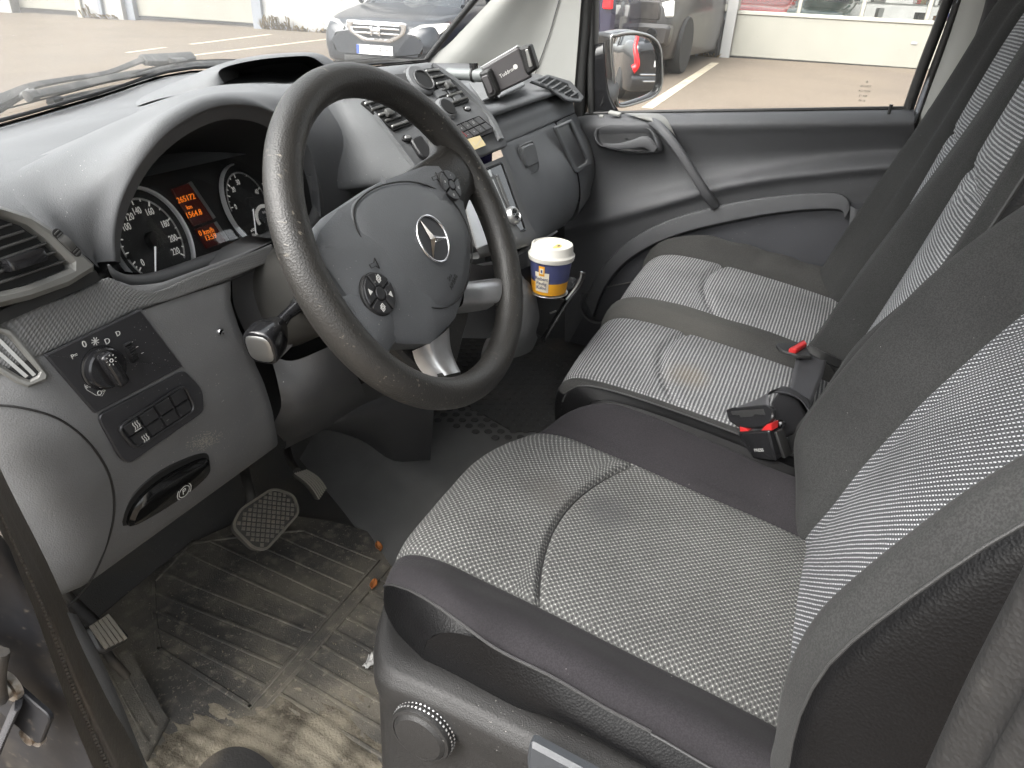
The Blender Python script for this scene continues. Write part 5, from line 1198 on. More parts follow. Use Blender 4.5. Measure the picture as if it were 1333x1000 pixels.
lathe('screw', [(.0045, -.002), (.0045, .002), (.0035, .004), (0, .0045)], Frame(hf(285, 432), (1, 0, 0), n=(0, -1, .1)), 'chrome', db, 14)
# scuffed patch beside the release handle
vv, ff = [], []
for _ in range(420):
    a, b = random.gauss(0, 1), random.gauss(0, 1)
    if a * a + b * b > 4: continue
    p = hf(266 + 11 * a + 6 * b, 574 - 6 * a + 4 * b, .0004); s_ = random.uniform(.0003, .0011); i = len(vv)
    vv += [p + V((-s_, 0, 0)), p + V((0, 0, -s_ * .8)), p + V((s_, 0, 0)), p + V((s_ * .2, 0, s_))]; ff.append((i, i + 1, i + 2, i + 3))
sc_ = mesh_obj('scuff', vv, ff, 'plinth', db, False); sc_['kind'] = 'stuff'
plate('worn_mark', roundpoly([PB.px(*p) for p in ((316, 571), (338, 557), (344, 560), (324, 573))], .002), Frame(hf(330, 565, .0005), PB.x, n=PB.n), 'column', db, .0006)
# ---------------- panel between cluster and centre stack
rows = [[uy(380, 112, .42), uy(430, 104, .40), ux(470, 104, .27) + V((0, .08, -.01))], [uy(400, 122, .34), uy(432, 112, .33), ux(466, 114, .258)], [uy(412, 160, .285), uy(447, 150, .285), ux(489, 148, .256)], [uy(420, 205, .268), uy(467, 195, .252), ux(519, 186, .252)], [uy(428, 243, .262), uy(480, 238, .228), ux(549, 229, .248)], [uy(430, 250, .268), uy(484, 246, .236), ux(550, 238, .25)], [uy(431, 256, .30), uy(486, 252, .27), ux(552, 244, .25) + V((0, .06, 0))]]
surf('driver_shelf_panel', rows, 'dash_plastic', db, su=5, sv=5)
surf('column_surround', [[uy(405, 250, .275), uy(450, 250, .27), uy(500, 250, .27), uy(560, 250, .27)], [uy(405, 300, .262), uy(450, 295, .255), uy(500, 285, .245), uy(560, 275, .24)], [uy(370, 350, .26), uy(430, 360, .25), uy(500, 340, .22), uy(590, 330, .20)]], decor, db, su=4, sv=4)
tube('cluster_side_roll', [uy(405, 225, .245), uy(414, 262, .25), uy(408, 285, .245), uy(396, 296, .24)], .008, 'dash_lower', db, 10, 4)
# ---------------- centre stack
SLx, SRx = .252, .490
st_rows = [[ux(462, 100, SLx) + V((0, .05, -.02)), ux(505, 84, .35) + V((0, .05, -.01)), ux(556, 78, .47) + V((0, .05, -.02))],
 [ux(464, 108, SLx), ux(512, 90, .36), ux(562, 82, .475)], [ux(480, 133, SLx), ux(540, 113, .37), ux(600, 109, SRx)], [ux(512, 175, SLx), ux(578, 151, .372), ux(638, 146, SRx)],
 [ux(545, 222, SLx), ux(606, 196, .372), ux(658, 182, SRx)], [ux(553, 238, SLx), ux(610, 212, .372), ux(656, 193, SRx - .004)], [ux(556, 246, SLx) + V((0, .05, -.01)), ux(611, 218, .372) + V((0, .05, -.01)), ux(654, 200, SRx - .01) + V((0, .05, -.01))]]
stack = surf('centre_stack', st_rows, 'dash_plastic', db, su=6, sv=6)
SF = Frame(ux(572, 150, .37), st_rows[3][2] - st_rows[3][0], y=st_rows[2][1] - st_rows[4][1])
if SF.n.y > 0: SF.n = -SF.n; SF.y = SF.n.cross(SF.x)
def on_stack(name, px, m, parent, h=.003, base=.0, r=.002, bev=.001, dome=0):
    return plate(name, roundpoly([SF.px(*p) for p in px], r), SF, m, parent, h, base, bev, dome)
border_l = [SF.px(*p) for p in ((464, 118), (484, 146), (515, 186), (546, 228))]
strip('stack_border', [(q.x, q.y) for q in cr([V((*a, 0)) for a in border_l], 5)], .003, SF, 'dash_plastic', stack, .007, -.002)
border_r = [SF.px(*p) for p in ((562, 86), (598, 111), (634, 148), (652, 182))]
strip('stack_border', [(q.x, q.y) for q in cr([V((*a, 0)) for a in border_r], 5)], .010, SF, 'dash_plastic', stack, .008, -.004)
for px, n in ((((548, 92), (566, 90), (610, 133), (590, 141)), 6), (((468, 135), (484, 130), (537, 163), (512, 172)), 5)):
    a, b, c, d = [V((*SF.px(*p), 0)) for p in px]
    o = plate('air_vent', roundpoly([tuple(q.xy) for q in (a, b, c, d)], .003), SF, 'matte_black', db, .004, .0005, .0008)
    for k in range(n):
        t_ = (k + .5) / n; p, q = a.lerp(d, t_), b.lerp(c, t_); f_ = Frame(SF(p.x, p.y, .004), SF(q.x, q.y) - SF(p.x, p.y), n=SF.n); l = (q - p).length
        box('slat', f_, (.0005, l - .0005), (-.0022, .0022), (-.002, .0035), 'dim_metal' if k % 2 == 0 else 'slat', o, .001, 1)
    m1 = a.lerp(b, .5).lerp(d.lerp(c, .5), .55); box('vent_tab', Frame(SF(m1.x, m1.y, .005), SF.x, n=SF.n), (-.008, .008), (-.006, .006), (0, .009), 'slat', o, .003)
kc = SF.px(546, 106); kF = Frame(SF(kc[0], kc[1], 0), SF.x, n=SF.n)
rk = plate('blower_knob', circle(.027, 36), kF, 'dash_plastic', db, .008, -.001, .003); plate('knob_ring', circle(.0285, 36), kF, 'dash_dark', rk, .004, -.001, .001); plate('knob_mouth', circle(.0165, 30, .002, -.004), kF, 'matte_black', rk, .0008, .0072, .0002); plate('knob_lip', circle(.0195, 30, .002, -.004), kF, 'dash_dark', rk, .004, .006, .001, inner=circle(.0165, 30, .002, -.004))
kc = SF.px(580, 137); kF2 = Frame(SF(kc[0] - .012, kc[1] - .01, 0), SF.x, n=SF.n); rk2 = plate('temperature_knob', circle(.020, 32), kF2, 'dash_plastic', db, .012, -.001, .004); plate('knob_mouth', circle(.014, 28), kF2, 'matte_black', rk2, .001, .0115, .0002)
on_stack('knob_scale', ((512, 98), (530, 96), (545, 116), (530, 120)), 'dash_dark', db, .002, .001)
for k, px in enumerate((((562, 121), (574, 117), (582, 126), (569, 130)), ((576, 117), (585, 114), (593, 121), (584, 126)), ((570, 131), (583, 127), (590, 136), (577, 141)), ((585, 126), (594, 122), (600, 131), (592, 136)))):
    on_stack('stack_button', px, 'dash_plastic', db, .006, 0, .002, .0015)
for p, mm in (((607, 143), 'satin'), ((529, 181), 'satin')):
    c = SF.px(*p); plate('oval_button', [(c[0] + .010 * cos(a), c[1] + .006 * sin(a)) for a in lin(0, 2 * pi * 23 / 24, 24)], SF, 'matte_black', db, .003, .0, .001); plate('oval_insert', [(c[0] + .006 * cos(a), c[1] + .0035 * sin(a)) for a in lin(0, 2 * pi * 23 / 24, 24)], SF, mm, db, .005, .001, .001)
on_stack('blank_switch', ((532, 184), (546, 178), (561, 200), (556, 210), (546, 206)), 'button_black', db, .007, -.001, .006, .002)
pad = on_stack('button_pad', ((588, 166), (622, 152), (641, 168), (640, 174), (612, 186), (603, 180)), 'gloss_black', db, .004, 0, .003)
for j in range(2):
    for k in range(4):
        A = [SF.px(*p) for p in ((590, 167), (621, 154), (639, 169), (607, 184))]; A = [V((*a, 0)) for a in A]
        g = lambda u, v: (A[0].lerp(A[1], u)).lerp(A[3].lerp(A[2], u), v)
        P = [g(k / 4 + .02, j / 2 + .03), g((k + 1) / 4 - .02, j / 2 + .03), g((k + 1) / 4 - .02, (j + 1) / 2 - .03), g(k / 4 + .02, (j + 1) / 2 - .03)]
        bt_ = plate('pad_button', [tuple(q.xy) for q in P], SF, 'dash_dark' if (j, k) != (1, 0) else 'phone_case', pad, .002, .0035, .0006)
        if k < 3: text('pad_icon', 'oxD~+-'[(j * 3 + k) % 6], .006, SF, 'grey_print', bt_ if False else pad, (*((P[0] + P[2]) / 2).xy, .0056))
c = SF.px(601, 178); strip('hazard_icon', [(c[0] - .005, c[1] - .004), (c[0] + .005, c[1] - .004), (c[0], c[1] + .005)], .0013, SF, 'buckle_red', pad, .0004, .0056, True)
nt_ = thing('sticky_note', 'small cream paper note stuck below the hazard buttons', 'note', SF(*SF.px(618, 190), .006))
plate('paper', [SF.px(*p) for p in ((606, 184), (622, 179.5), (630, 192), (613, 199))], SF, 'paper_cream', nt_, .0006, .0055, .0001); strip('pen_mark', [SF.px(*p) for p in ((613, 188), (617, 194), (624, 184))], .0007, SF, 'grey_print', nt_, .0002, .0062)
# ---------------- radio slot below
rr_ = [[ux(560, 246, .26), ux(612, 222, .36), ux(657, 203, .478)], [ux(572, 262, .27), ux(632, 246, .365), ux(670, 236, .485)], [ux(600, 300, .28), ux(655, 285, .37), ux(686, 282, .488)], [ux(625, 335, .29), ux(676, 322, .375), ux(700, 316, .485)], [ux(628, 342, .29) + V((0, .05, 0)), ux(678, 330, .375) + V((0, .05, 0)), ux(701, 322, .485) + V((0, .05, 0))]]
surf('radio_frame', rr_, 'trim_grey', db, su=5, sv=5)
QF = Frame(ux(650, 262, .40), rr_[2][2] - rr_[2][0], y=rr_[1][1] - rr_[3][1])
if QF.n.y > 0: QF.n = -QF.n; QF.y = QF.n.cross(QF.x)
sl_ = [QF.px(*p) for p in ((608, 230), (650, 212), (682, 302), (652, 314))]
rs = plate('radio_slot', roundpoly(sl_, .004), QF, 'piano_black', db, .004, .001, .001)
plate('slot_rim', roundpoly(sl_, .004), QF, 'gloss_black', rs, .006, .001, .002, inner=[(q[0] * .93 + sum(a[0] for a in sl_) / 4 * .07, q[1] * .93 + sum(a[1] for a in sl_) / 4 * .07) for q in roundpoly(sl_, .004)])
for px in (((628, 226), (634, 223), (637, 232), (631, 235)), ((632, 238), (638, 236), (662, 292), (657, 294)), ((642, 232), (645, 230), (668, 290), (665, 292))): plate('slot_bracket', [QF.px(*p) for p in px], QF, 'dim_metal' if px[0][0] != 642 else 'trim_grey', rs, .002, .0055, .0005)
plate('display', roundpoly([QF.px(*p) for p in ((596, 246), (613, 240), (636, 318), (618, 326))], .003), QF, 'satin', db, .003, .003, .001)  # pale satin plate standing in for light on the radio face
c = QF.px(662, 284); kq = Frame(QF(c[0], c[1], .004), QF.x, n=QF.n); sk = lathe('volume_knob', [(.016, 0), (.016, .008), (.0135, .013), (.011, .014), (.010, .011), (0, .0105)], kq, 'satin', db, 30)
for k in range(8): a = pi / 4 * k; box('knob_vane', Frame(kq(0, 0, .0105), kq.x * cos(a) + kq.y * sin(a), n=kq.n), (.003, .0098), (-.0007, .0007), (0, .002), 'matte_black', sk, 0)
tube('console_trim', [ux(640, 338, .37), ux(662, 326, .43), ux(680, 306, .48), ux(688, 296, .49)], [.014, .016, .014, .008], 'gloss_black', db, 12, 4)
tube('console_trim', [ux(622, 350, .33), ux(650, 345, .39), ux(676, 330, .45), ux(690, 316, .48)], [.008, .010, .009, .006], 'satin', db, 12, 4)
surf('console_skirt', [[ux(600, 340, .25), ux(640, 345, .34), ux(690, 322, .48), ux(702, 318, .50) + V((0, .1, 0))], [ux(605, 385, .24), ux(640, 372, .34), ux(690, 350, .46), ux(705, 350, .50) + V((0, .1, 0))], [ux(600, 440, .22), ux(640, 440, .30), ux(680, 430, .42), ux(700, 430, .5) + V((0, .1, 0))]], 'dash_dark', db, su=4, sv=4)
# rounded foot of the console behind the wheel
surf('console_foot', [[ux(px, py, x) for px, py, x in r] for r in (((655, 360, .33), (672, 356, .38), (688, 366, .40), (697, 382, .42)), ((650, 385, .31), (672, 380, .335), (690, 388, .36), (701, 402, .40)), ((645, 420, .30), (668, 425, .32), (690, 428, .35), (702, 416, .40)), ((630, 448, .31), (660, 452, .33), (685, 446, .37), (698, 432, .42)), ((625, 470, .36), (660, 468, .38), (690, 458, .42), (700, 440, .46)))], 'dash_lower', db, su=4, sv=4)
# ---------------- passenger side
A = [ux(px, py, x) for px, py, x in ((630, 160, .482), (638, 157, .50), (660, 149, .62), (685, 140, .76), (706, 132.5, .89), (722, 127, 1.0), (745, 119, 1.12))]
Bk = [V((p.x, .42, .79)) for p in A]; Tt = [p + V((0, .055, .022)) for p in A]; Tf = [p + V((0, .006, .016)) for p in A]
surf('passenger_shelf', [Bk, [V((p.x, .33, .803)) for p in A], Tt, Tf, [p + V((0, .0, .006)) for p in A], [p + V((0, .012, .0)) for p in A], [p + V((0, .03, -.004)) for p in A]], 'dash_plastic', db, su=4, sv=4)
A2 = [p + V((0, .022, -.003)) for p in A]
Bx = [ux(px, py, x) for px, py, x in ((644, 193, .478), (650, 190, .50), (668, 182, .61), (690, 172.5, .74), (709, 164, .86), (735, 152, 1.05), (748, 147, 1.12))]
surf('upper_fascia', [A2, [a.lerp(b, .2) + V((0, -.016, 0)) for a, b in zip(A2, Bx)], [a.lerp(b, .6) + V((0, -.008, 0)) for a, b in zip(A2, Bx)], Bx, [p + V((0, .012, -.003)) for p in Bx]], 'dash_plastic', db, su=4, sv=4)
def gcol(x, pts): return [ux(px, py, x) for px, py in pts]
gb = [gcol(.495, ((650, 192), (656, 206), (667, 232), (680, 265), (690, 296), (696, 314))), gcol(.60, ((667, 184), (674, 200), (687, 230), (699, 262), (706, 290), (706, 310))), gcol(.74, ((690, 174.5), (698, 192), (712, 222), (722, 254), (725, 284), (717, 304))), gcol(.88, ((712, 165), (720, 181), (734, 208), (743, 240), (744, 270), (734, 294))), gcol(.96, ((722, 160), (730, 175), (744, 202), (752, 232), (753, 260), (743, 285)))]
g2 = []
for r in range(6): g2.append([gb[c][r] for c in range(5)])
g2 = [[p + V((0, .010, -.001)) for p in g2[0]]] + g2 + [[p + V((0, .03, .0)) for p in g2[-1]], [p + V((0, .16, .02)) for p in g2[-1]]]
glove = surf('glove_box_lid', g2, 'dash_plastic', db, su=5, sv=5)
e = [gcol(.968, ((724, 160), (732, 176), (746, 203), (754, 233), (755, 262), (744, 288))), gcol(1.03, ((732, 155), (741, 170), (754, 196), (762, 226), (762, 250), (752, 276))), gcol(1.12, ((746, 149), (754, 164), (765, 188), (771, 215), (770, 236), (762, 262)))]
surf('end_fascia', [[e[c][r] for c in range(3)] for r in range(6)] + [[e[c][5] + V((0, .1, .0)) for c in range(3)]], 'dash_plastic', db, su=4, sv=5)
surf('end_cap', [[p for p in e[2]], [p + V((.03, .02, 0)) for p in e[2]], [p + V((.04, .2, 0)) for p in e[2]]], 'dash_lower', db, su=4, sv=3)
BF = Frame(ux(744, 190, .955), V((0, 0, 1)).cross(V((0, -1, .25))), n=(-.1, -1, .3))
bo = [BF.px(*p) for p in ((719, 166), (741, 156), (767, 208), (766, 214), (748, 226), (745, 224))]; bi = [BF.px(*p) for p in ((724, 168), (739, 161), (761, 208), (760, 212), (749, 219), (747, 217))]
bn_ = plate('side_bin', roundpoly(bo, .004), BF, 'dash_plastic', db, .008, .0, .002, inner=roundpoly(bi, .003)); plate('bin_well', roundpoly(bo, .004), BF, 'dash_dark', bn_, .0015, .001, .0003)
LFr = Frame(ux(689, 206, .640), V((1, 0, -.0)), n=(-.05, -1, .33))
lc0 = LFr.px(689, 206)
lo = rrect(.074, .060, .014, 4, *lc0); li_ = rrect(.068, .054, .012, 4, *lc0)
lt = plate('glove_latch_rim', lo, LFr, 'dash_plastic', db, .004, -.002, .0015, inner=li_); plate('latch_shadow', lo, LFr, 'dash_dark', lt, .001, -.001, .0003)  # dark plate round the latch: shadow of the gap put into colour
plate('glove_latch', rrect(.064, .041, .010, 4, lc0[0] - .001, lc0[1] + .005), LFr, 'dash_plastic', lt, .006, .0, .003)
# far vent on top of the dash
RV = Frame(ux(730, 113, 1.04), ux(757, 130, 1.10) - ux(706, 100, .98), n=(-.2, -.5, .85))
ro = [RV.px(*p) for p in ((690, 106), (712, 97), (742, 106), (760, 127), (756, 133), (738, 131), (716, 116))]; ri = [RV.px(*p) for p in ((699, 106), (713, 101), (739, 110), (754, 127), (752, 129), (738, 126), (718, 112))]
rv = plate('air_vent', roundpoly(ro, .006), RV, 'dash_plastic', db, .006, -.004, .002, inner=roundpoly(ri, .004)); plate('vent_throat', roundpoly(ro, .006), RV, 'matte_black', rv, .002, -.003, .0005)
for k in range(6):
    a, b = V((*RV.px(702 + k * 8, 110 + k * 3.4), 0)), V((*RV.px(714 + k * 7.4, 101 + k * 4.2), 0)); f_ = Frame(RV(a.x, a.y, .001), RV(b.x, b.y) - RV(a.x, a.y), n=RV.n); box('slat', f_, (0, (b - a).length), (-.0022, .0022), (-.002, .005), 'dash_plastic', rv, .001, 1)
plate('shelf_recess', roundpoly([Frame(V((0, 0, .806)), (1, 0, 0), n=(0, 0, 1)).inv(uz(px, py, .806)) for px, py in ((610, 108), (640, 101), (660, 120), (628, 132))], .01), Frame(V((0, 0, .806)), (1, 0, 0), n=(0, 0, 1)), 'dash_lower', db, .002)
plate('shelf_recess', roundpoly([Frame(V((0, 0, .806)), (1, 0, 0), n=(0, 0, 1)).inv(uz(px, py, .806)) for px, py in ((640, 118), (676, 104), (684, 112), (650, 128))], .02), Frame(V((0, 0, .806)), (1, 0, 0), n=(0, 0, 1)), 'dash_plastic', db, .004, bev=.002)
# hooded tray on top of the dash, behind the wheel
tr_o = [(232, 118), (250, 100), (280, 84), (330, 74), (385, 70), (412, 73), (430, 84), (440, 98)]
tr_i = [(290, 110), (284, 95), (300, 86), (340, 78), (385, 74), (405, 75), (420, 84), (432, 96)]
yt = .47
T0 = [uy(px, py, yt + .01) for px, py in tr_i]; T1 = [uy(px, py - 1, yt) for px, py in tr_i]; T2 = [uy(px, py, yt + .03) for px, py in ((262, 118), (272, 94), (293, 82), (338, 73), (386, 69.5), (410, 71), (427, 81), (440, 95))]
T3 = [uy(px, py, yt + .10) for px, py in ((196, 132), (238, 106), (275, 88), (330, 75), (386, 71), (412, 73), (432, 84), (450, 98))]; T4 = [p + V((0, .13, -.045)) for p in T3]
surf('tray_hood', [T0, T1, T2, T3, T4], 'dash_plastic', db, su=5, sv=5)
surf('tray_cavity', [T0, [p.lerp(T0[4], .12) + V((.05, .05, -.006)) for p in T0], [p.lerp(T0[4], .25) + V((.08, .08, -.02)) for p in T0]], 'matte_black', db, su=4, sv=2)
surf('tray_lip', [[uy(px, py, yt) for px, py in ((250, 121), (288, 111), (320, 108), (350, 107), (375, 108), (400, 102), (440, 96))], [uy(px, py, y) for px, py, y in ((186, 138, .44), (240, 122, .42), (290, 120, .40), (345, 119, .40), (372, 118, .40), (410, 113, .41), (450, 106, .43))], [uy(px, py, y) for px, py, y in ((178, 152, .37), (240, 135, .36), (290, 132, .36), (345, 130, .36), (372, 130, .36), (410, 125, .37), (450, 118, .38))]], 'dash_plastic', db, su=4, sv=4)
surf('tray_floor', [[uy(px, py, yt) + V((0, .002, -.001)) for px, py in ((288, 111), (320, 108), (350, 107), (375, 108), (400, 102), (440, 96))], [uy(px, py, yt) + V((.09, .085, -.004)) for px, py in ((288, 111), (320, 108), (350, 107), (375, 108), (390, 102), (400, 96))]], 'matte_black', db, su=3, sv=2)
# ---------------- steering column and stalk
WN = V((0, -cos(radians(29.47)), sin(radians(29.47)))); WC = V((0, 0, .726))
sh = [WC - WN * d for d in (.035, .06, .11, .17, .23)]
tube('column_shroud', sh, [.050, .058, .064, .068, .07], 'column', db, 28, 4, flat=(1.0, .92), upv=(1, 0, 0))
tube('shroud_seam', [WC - WN * d + V((-.0575 - .05 * (d - .05), 0, -.008)) for d in (.05, .09, .13, .18, .23)], .0012, 'matte_black', db, 6, 3)
surf('column_boot', [[ux(px, py, x) for px, py, x in r] for r in (((302, 362, -.10), (330, 342, -.06), (365, 330, -.02)), ((304, 395, -.10), (335, 385, -.065), (375, 360, -.03)), ((318, 430, -.10), (345, 425, -.07), (380, 400, -.04)), ((342, 470, -.09), (360, 470, -.07), (390, 440, -.04)))], 'dash_dark', db, su=4, sv=4)
surf('lower_column_cover', [[ux(px, py, x) for px, py, x in r] for r in (((352, 462, -.075), (380, 470, -.06), (420, 455, -.03), (450, 440, 0)), ((362, 500, -.085), (390, 505, -.065), (425, 490, -.03), (460, 470, .02)), ((366, 530, -.08), (395, 530, -.06), (430, 510, -.02), (465, 490, .03)), ((356, 556, -.06), (395, 548, -.04), (435, 522, .0), (470, 500, .05)), ((370, 575, .0), (405, 560, .02), (440, 535, .05), (475, 515, .1)))], 'dash_dark', db, su=4, sv=4)
sb = ux(388, 398, -.075); s1 = ux(372, 412, -.095); s2 = ux(356, 432, -.12); s3 = ux(340, 452, -.148)
lathe('stalk_socket', [(.011, -.004), (.011, .002), (.008, .004), (.007, 0)], Frame(ux(389, 398, -.074), (0, 1, 0), n=s1 - sb), 'matte_black', db, 20)
stk = tube('control_stalk', [sb, sb.lerp(s1, .5), s1, s2], [.0085, .0075, .007, .010], 'gloss_black', db, 14, 4)
tube('stalk_knob', [s1.lerp(s2, .45), s2, s2.lerp(s3, .45), s3, s3 + (s3 - s2) * .12, s3 + (s3 - s2) * .16], [.010, .019, .0225, .0225, .019, .011], 'gloss_black', stk, 20, 3, flat=(1.0, .85), upv=(0, 0, 1))
tube('stalk_end', [s3 + (s3 - s2) * .10, s3 + (s3 - s2) * .17, s3 + (s3 - s2) * .20], [.0190, .016, .008], 'dim_metal', stk, 18, 2, flat=(1.0, .85), upv=(0, 0, 1))
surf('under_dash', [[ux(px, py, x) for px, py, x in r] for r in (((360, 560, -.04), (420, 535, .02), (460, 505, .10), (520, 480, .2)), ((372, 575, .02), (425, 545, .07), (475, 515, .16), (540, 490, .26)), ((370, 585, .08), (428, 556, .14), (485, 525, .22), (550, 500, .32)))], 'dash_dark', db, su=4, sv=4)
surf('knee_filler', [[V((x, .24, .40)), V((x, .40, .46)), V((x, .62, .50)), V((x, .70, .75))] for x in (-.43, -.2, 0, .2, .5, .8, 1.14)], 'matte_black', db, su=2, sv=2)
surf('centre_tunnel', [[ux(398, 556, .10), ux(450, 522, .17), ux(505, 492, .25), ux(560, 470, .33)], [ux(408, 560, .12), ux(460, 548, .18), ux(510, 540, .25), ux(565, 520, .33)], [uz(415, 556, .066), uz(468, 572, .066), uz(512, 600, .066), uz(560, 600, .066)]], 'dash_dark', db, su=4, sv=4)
# ================================================================ steering wheel
sw_ = thing('steering_wheel', 'worn black four-spoke steering wheel with star emblem and silver lower spokes', 'steering wheel', WC)
FW = Frame(WC, (1, 0, 0), n=WN)
def FWh(h): return Frame(WC + WN * h, (1, 0, 0), n=WN)
RW = .1855; ROT = radians(18)
tube('rim', [FW(RW * cos(a), RW * sin(a), 0) for a in lin(0, 2 * pi * 63 / 64, 64)], [.0186 + .0012 * max(0, cos(2 * (a - ROT))) for a in lin(0, 2 * pi * 63 / 64, 64)], 'wheel_leather', sw_, 20, 2, closed=True)
# side spokes: leather yoke at the rim, plastic towards the hub
for side in (0, pi):
    A = ROT + side + (radians(4) if side else radians(2))
    rows = []
    for r_, hw, z, th in ((.178, .050, .000, .012), (.166, .040, .002, .013), (.150, .036, .003, .012), (.120, .042, .000, .012), (.08, .05, -.006, .012)):
        row = []
        for k in lin(-1, 1, 9):
            v_ = k * hw; zz = z + th * (1 - abs(k) ** 2.5) - .004
            row.append(FW(r_ * cos(A) - v_ * sin(A), r_ * sin(A) + v_ * cos(A), zz))
        rows.append([row[0] - WN * .02] + row + [row[-1] - WN * .02])
    surf('spoke', rows, 'wheel_leather' if side == 0 else 'airbag', sw_, su=2, sv=4)
# lower silver spokes
for nm, px in (('a', ((598, 362), (650, 358), (648, 398), (600, 404))), ('b', ((552, 452), (588, 422), (601, 484), (575, 490)))):
    f_ = FWh(-.004); q = [V((*f_.px(*p), 0)) for p in px]
    if nm == 'a': e0, e1, e2, e3 = q[0], q[1], q[2], q[3]
    else: e0, e1, e2, e3 = q[0], q[3], q[2], q[1]
    rows = []
    for t_ in lin(0, 1, 6):
        a, b = e0.lerp(e1, t_), e3.lerp(e2, t_); rows.append([f_(*a.lerp(b, u).xy, -.012 * (abs(2 * u - 1) ** 3) + .006 - .010 * sin(pi * t_) * .5 + (0 if 0 < u < 1 else -.012)) for u in lin(0, 1, 9)])
    surf('silver_spoke', rows, 'satin', sw_, su=2, sv=3)
    # leather boss where it meets the rim
    m_ = e1.lerp(e2, .5); wv = (e2 - e1).normalized(); dr = V((m_.x, m_.y, 0)).normalized()
    rows = []
    for t_, hw in ((0, .022), (.012, .024), (.026, .034), (.036, .046)):
        c = m_ + dr * (t_ - .004); rows.append([f_((c + wv * (k * hw)).x, (c + wv * (k * hw)).y, .007 * (1 - abs(k) ** 2.4) - .004) for k in lin(-1, 1, 7)])
    surf('spoke_boss', rows, 'wheel_leather', sw_, su=2, sv=3)
# back shell between the spokes
f_ = FWh(-.030)
plate('back_shell', roundpoly([f_.px(*p) for p in ((470, 410), (500, 440), (560, 500), (590, 500), (600, 450), (612, 410), (600, 330), (520, 300))], .02), f_, 'wheel_leather', sw_, .012, -.01, .004)
plate('column_hub', circle(.062, 36), FWh(-.06), 'dash_dark', sw_, .035, -.02, .006)
# centre cover
f_ = FWh(.004)
cov = [f_.px(*p) for p in ((556, 214), (598, 203), (604, 250), (616, 312), (614, 362), (598, 412), (568, 446), (530, 446), (497, 440), (470, 402), (440, 358), (414, 322), (420, 300), (446, 270), (500, 234))]
cov = [(q.x, q.y) for q in cr([V((*a, 0)) for a in roundpoly(cov, .008, 2)], 2, True)]
plate('centre_cover', cov, f_, 'airbag', sw_, .034, -.034, .006, dome=.012)
f_ = FWh(.010); dm = [f_.px(*p) for p in ((466, 262), (498, 241), (545, 238), (590, 262), (614, 312), (610, 365), (590, 396), (556, 399), (515, 372), (480, 326), (462, 288))]
dm = [(q.x, q.y) for q in cr([V((*a, 0)) for a in dm], 4, True)]
pad_ = plate('airbag_pad', dm, f_, 'airbag', sw_, .010, -.010, .004, dome=.012)
tube('cover_seam', [f_(a, b, -.0005) for a, b in dm], .0010, 'matte_black', sw_, 6, 1, closed=True)
# star emblem in a ring
ec = FWh(.0215); c = ec.px(563.5, 311.5); EF = Frame(ec(*c, 0), FW.x * cos(ROT) + FW.y * sin(ROT), n=WN)
plate('emblem_dish', circle(.027, 40), EF, 'panel_black', sw_, .0025, -.002, .0006)
em = tube('emblem_ring', [EF(.0275 * cos(a), .0275 * sin(a), .001) for a in lin(0, 2 * pi * 47 / 48, 48)], .0017, 'chrome', sw_, 10, 1, closed=True)
vv, ff = [], []
for k in range(3):
    a = pi / 2 + k * 2 * pi / 3
    tip = EF(.0272 * cos(a), .0272 * sin(a), .001); i = len(vv)
    vv += [tip, EF(.0052 * cos(a + pi / 3), .0052 * sin(a + pi / 3), .0006), EF(0, 0, .0042), EF(.0052 * cos(a - pi / 3), .0052 * sin(a - pi / 3), .0006)]; ff += [(i, i + 1, i + 2), (i, i + 2, i + 3)]
mesh_obj('emblem_star', vv, ff, 'chrome', em, False)
# button pods
def pod(px, py, r, h, arrows, sx=1):
    f0 = FWh(h); c = f0.px(px, py); pf_ = Frame(f0(*c, 0), FW.x * cos(ROT) + FW.y * sin(ROT), n=WN)
    o = plate('button_pod', circle(r, 36), pf_, 'matte_black', sw_, .004, -.003, .001)
    for k in range(4):
        a0, a1 = radians(k * 90 + 4 + 45 * 0), radians(k * 90 + 86); P = [(r * .95 * cos(a), r * .95 * sin(a)) for a in lin(a0, a1, 10)] + [(r * .36 * cos(a), r * .36 * sin(a)) for a in lin(a1, a0, 6)]
        b = plate('button', P, pf_, 'button_black', o, .0035, .0005, .0008, smooth=False); am = (a0 + a1) / 2; x, y = r * .66 * cos(am), r * .66 * sin(am); s_ = r * .13
        if arrows[k] == '^': plate('button_icon', [(x - s_, y - s_), (x + s_, y - s_), (x, y + s_)], pf_, 'white_print', o, .0003, .004, .00005)
        elif arrows[k] == 'v': plate('button_icon', [(x - s_, y + s_), (x, y - s_), (x + s_, y + s_)], pf_, 'white_print', o, .0003, .004, .00005)
        elif arrows[k] == 'p':
            for d in (0, 1): strip('button_icon', [(x - s_ + d * s_ * .6, y - s_ + d * s_ * .5), (x + s_ * .4 + d * s_ * .6, y - s_ + d * s_ * .5), (x + s_ * .4 + d * s_ * .6, y + s_ * .5 + d * s_ * .5), (x - s_ + d * s_ * .6, y + s_ * .5 + d * s_ * .5)], r * .05, pf_, 'white_print', o, .0003, .004, True)
        else: text('button_icon', arrows[k], r * .36, pf_, 'grey_print', o, (x, y, .0042))
    plate('centre_button', circle(r * .3, 24), pf_, 'button_black', o, .004, .0005, .0008)
pod(492, 383, .0235, .011, ('p', '^', 'p', 'v')); pod(585, 242, .020, .010, ('-', '+', 'o', 'c'))
